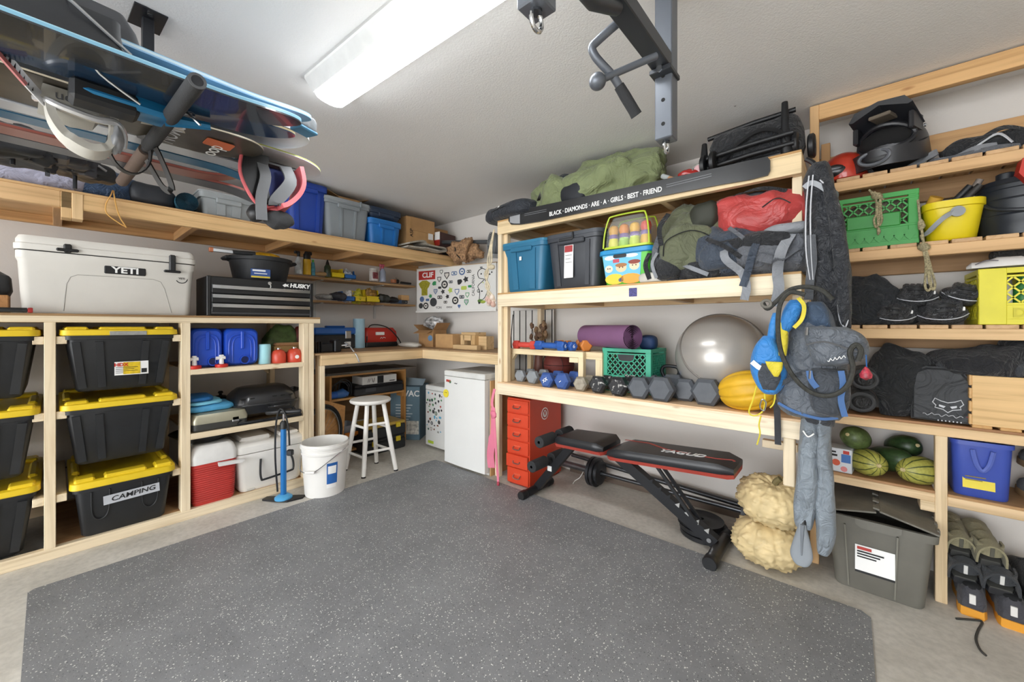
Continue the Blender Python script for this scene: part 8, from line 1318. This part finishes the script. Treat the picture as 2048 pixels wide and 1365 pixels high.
for k in range(3): sticker(t, -.068, .02 - .012 * k, .186 - .012 * k, .192 - .012 * k, .0068 + .001 * k, PRINT_B, 'print_line', -.075)
# shoes
def shoe(label, loc, rz, ln, kind, rx=0):
    up, sole, tagc = {'run': ('#3a3a40', '#e09a2a', '#dedcd8'), 'tan': ('#8a8468', '#3a3a38', '#57564c'), 'dark': ('#33363a', '#26272a', '#d5d5d2'), 'black': ('#1f2022', '#2a2a2a', '#444444'), 'grey': ('#55575a', '#b08d62', '#777777')}[kind]
    t = thing({'run': 'running_shoe', 'tan': 'strap_sandal', 'dark': 'strap_sandal', 'black': 'black_shoe', 'grey': 'grey_shoe'}[kind], label, 'sandal' if kind in ('tan', 'dark') else 'shoe', loc, rz, 'shoes on the floor at the right', rx); w_ = ln * .36
    def ring_(y, k, z): return [(x * k, y, z) for x in (0,)]
    prof = [(0, .62), (.06, .78), (.2, .82), (.42, .78), (.62, .95), (.8, 1.0), (.93, .78), (1, .3)]
    pl = lambda z, g_=1: [(-wv * w_ / 2 * g_, u * ln, z) for u, wv in prof] + [(wv * w_ / 2 * g_, u * ln, z) for u, wv in prof[::-1]]
    piece('sole', M(sole, .6), t, lambda q: q.loft([pl(.0, .92)[::-1], pl(.006)[::-1], pl(.028 if kind != 'run' else .036, .97)[::-1]])); z0 = .028 if kind != 'run' else .036
    if kind in ('tan', 'dark'):
        piece('footbed', M('#4a4a46', .8), t, lambda q: q.loft([pl(z0, .9)[::-1], pl(z0 + .006, .88)[::-1]]))
        for u, hh, ww in ((.05, .075, .05), (.34, .062, .05), (.62, .05, .055), (.80, .042, .05)): piece('strap_band', FAB(up, .8, 40, .3), t, lambda q: q.sweep(smooth_path([(-w_ * .45, u * ln, z0 - .006), (-w_ * .40, u * ln, z0 + hh * .6), (-w_ * .15, u * ln, z0 + hh), (w_ * .15, u * ln, z0 + hh), (w_ * .40, u * ln, z0 + hh * .6), (w_ * .45, u * ln, z0 - .006)], 4), ww, .007, (0, 1, 0)))
        piece('heel_band', FAB(up, .8, 40, .3), t, lambda q: q.sweep(smooth_path([(-w_ * .42, .25 * ln, z0 + .04), (-w_ * .36, .06 * ln, z0 + .05), (0, -.002, z0 + .05), (w_ * .36, .06 * ln, z0 + .05), (w_ * .42, .25 * ln, z0 + .04)], 4), .045, .007, (0, 0, 1))); piece('logo_tab', M(tagc, .5), t, lambda q: q.box(-.006, .006, -.008, .0, z0 + .03, z0 + .07, .001))
    else:
        up_m = FAB(up, .75, 30, .3)
        secs = []
        for u, wv, hh in ((0, .55, .055), (.05, .74, .082), (.18, .80, .088), (.38, .74, .085), (.55, .86, .066), (.75, .92, .05), (.92, .7, .034), (.99, .3, .018)): secs.append([(w_ / 2 * wv * x, u * ln, z0 + hh * z) for x, z in ((-1, -.05), (-.98, .35), (-.75, .8), (-.3, 1), (.3, 1), (.75, .8), (.98, .35), (1, -.05))])
        piece('upper', up_m, t, lambda q: q.loft(secs)); piece('collar', M('#17181a', .9), t, lambda q: q.blob((0, ln * .18, z0 + .078), (w_ * .26, ln * .15, .016), 20, 10)); piece('heel_tab', M(tagc, .5), t, lambda q: q.box(-.009, .009, -.005, .004, z0 + .02, z0 + .058, .001))
        for k in range(4): piece('lace', M('#22252a', .7), t, lambda q: q.tube([(-w_ * .2, ln * (.42 + .06 * k), z0 + .078 - .007 * k), (0, ln * (.43 + .06 * k), z0 + .086 - .008 * k), (w_ * .2, ln * (.42 + .06 * k), z0 + .078 - .007 * k)], .003, 5))
    return t
for k, (px, py, kind, dz, dy, lab) in enumerate(((1945, 1236, 'run', 0, 0, 'running shoe with orange sole nearer the timber post'), (2028, 1262, 'run', 0, 0, 'running shoe with orange sole at the right picture edge'), (1936, 1236, 'dark', .105, .06, 'dark strapped sandal above the left running shoe'), (2010, 1262, 'dark', .105, .06, 'dark strapped sandal above the right running shoe'), (1930, 1236, 'tan', .20, .10, 'olive-tan strapped sandal topmost of the left stack'), (1994, 1262, 'tan', .20, .10, 'olive-tan strapped sandal topmost of the right stack'))):
    g = G(px, py); shoe(lab, (g.x, g.y + dy, dz), R(-6 + 2 * k), .29 if dz < .15 else .25, kind, R(0 if dz == 0 else 14))
for k, (x, y, z, kind, lab) in enumerate(((.56, 2.52, 0, 'black', 'black shoe behind the running shoes at the right edge'), (.57, 2.52, .12, 'black', 'black shoe stacked on another at the right edge'), (.60, 2.52, Zr, 'grey', 'grey shoe beside the blue tub, lower one'), (.605, 2.52, Zr + .125, 'grey', 'grey shoe beside the blue tub, stacked on top'))): shoe(lab, (x, y, z), R(4), .27 if z < .4 else .25, kind)
tag(piece('shoe_lace', M('#3c3a36', .9), None, lambda q: q.tube(smooth_path([tuple(G(a, b_, .004)) for a, b_ in ((1912, 1238), (1940, 1240), (1964, 1244), (1956, 1262), (1952, 1280), (1960, 1300), (1972, 1312))], 6), .004, 6)), 'loose dark lace lying on the concrete', 'lace')
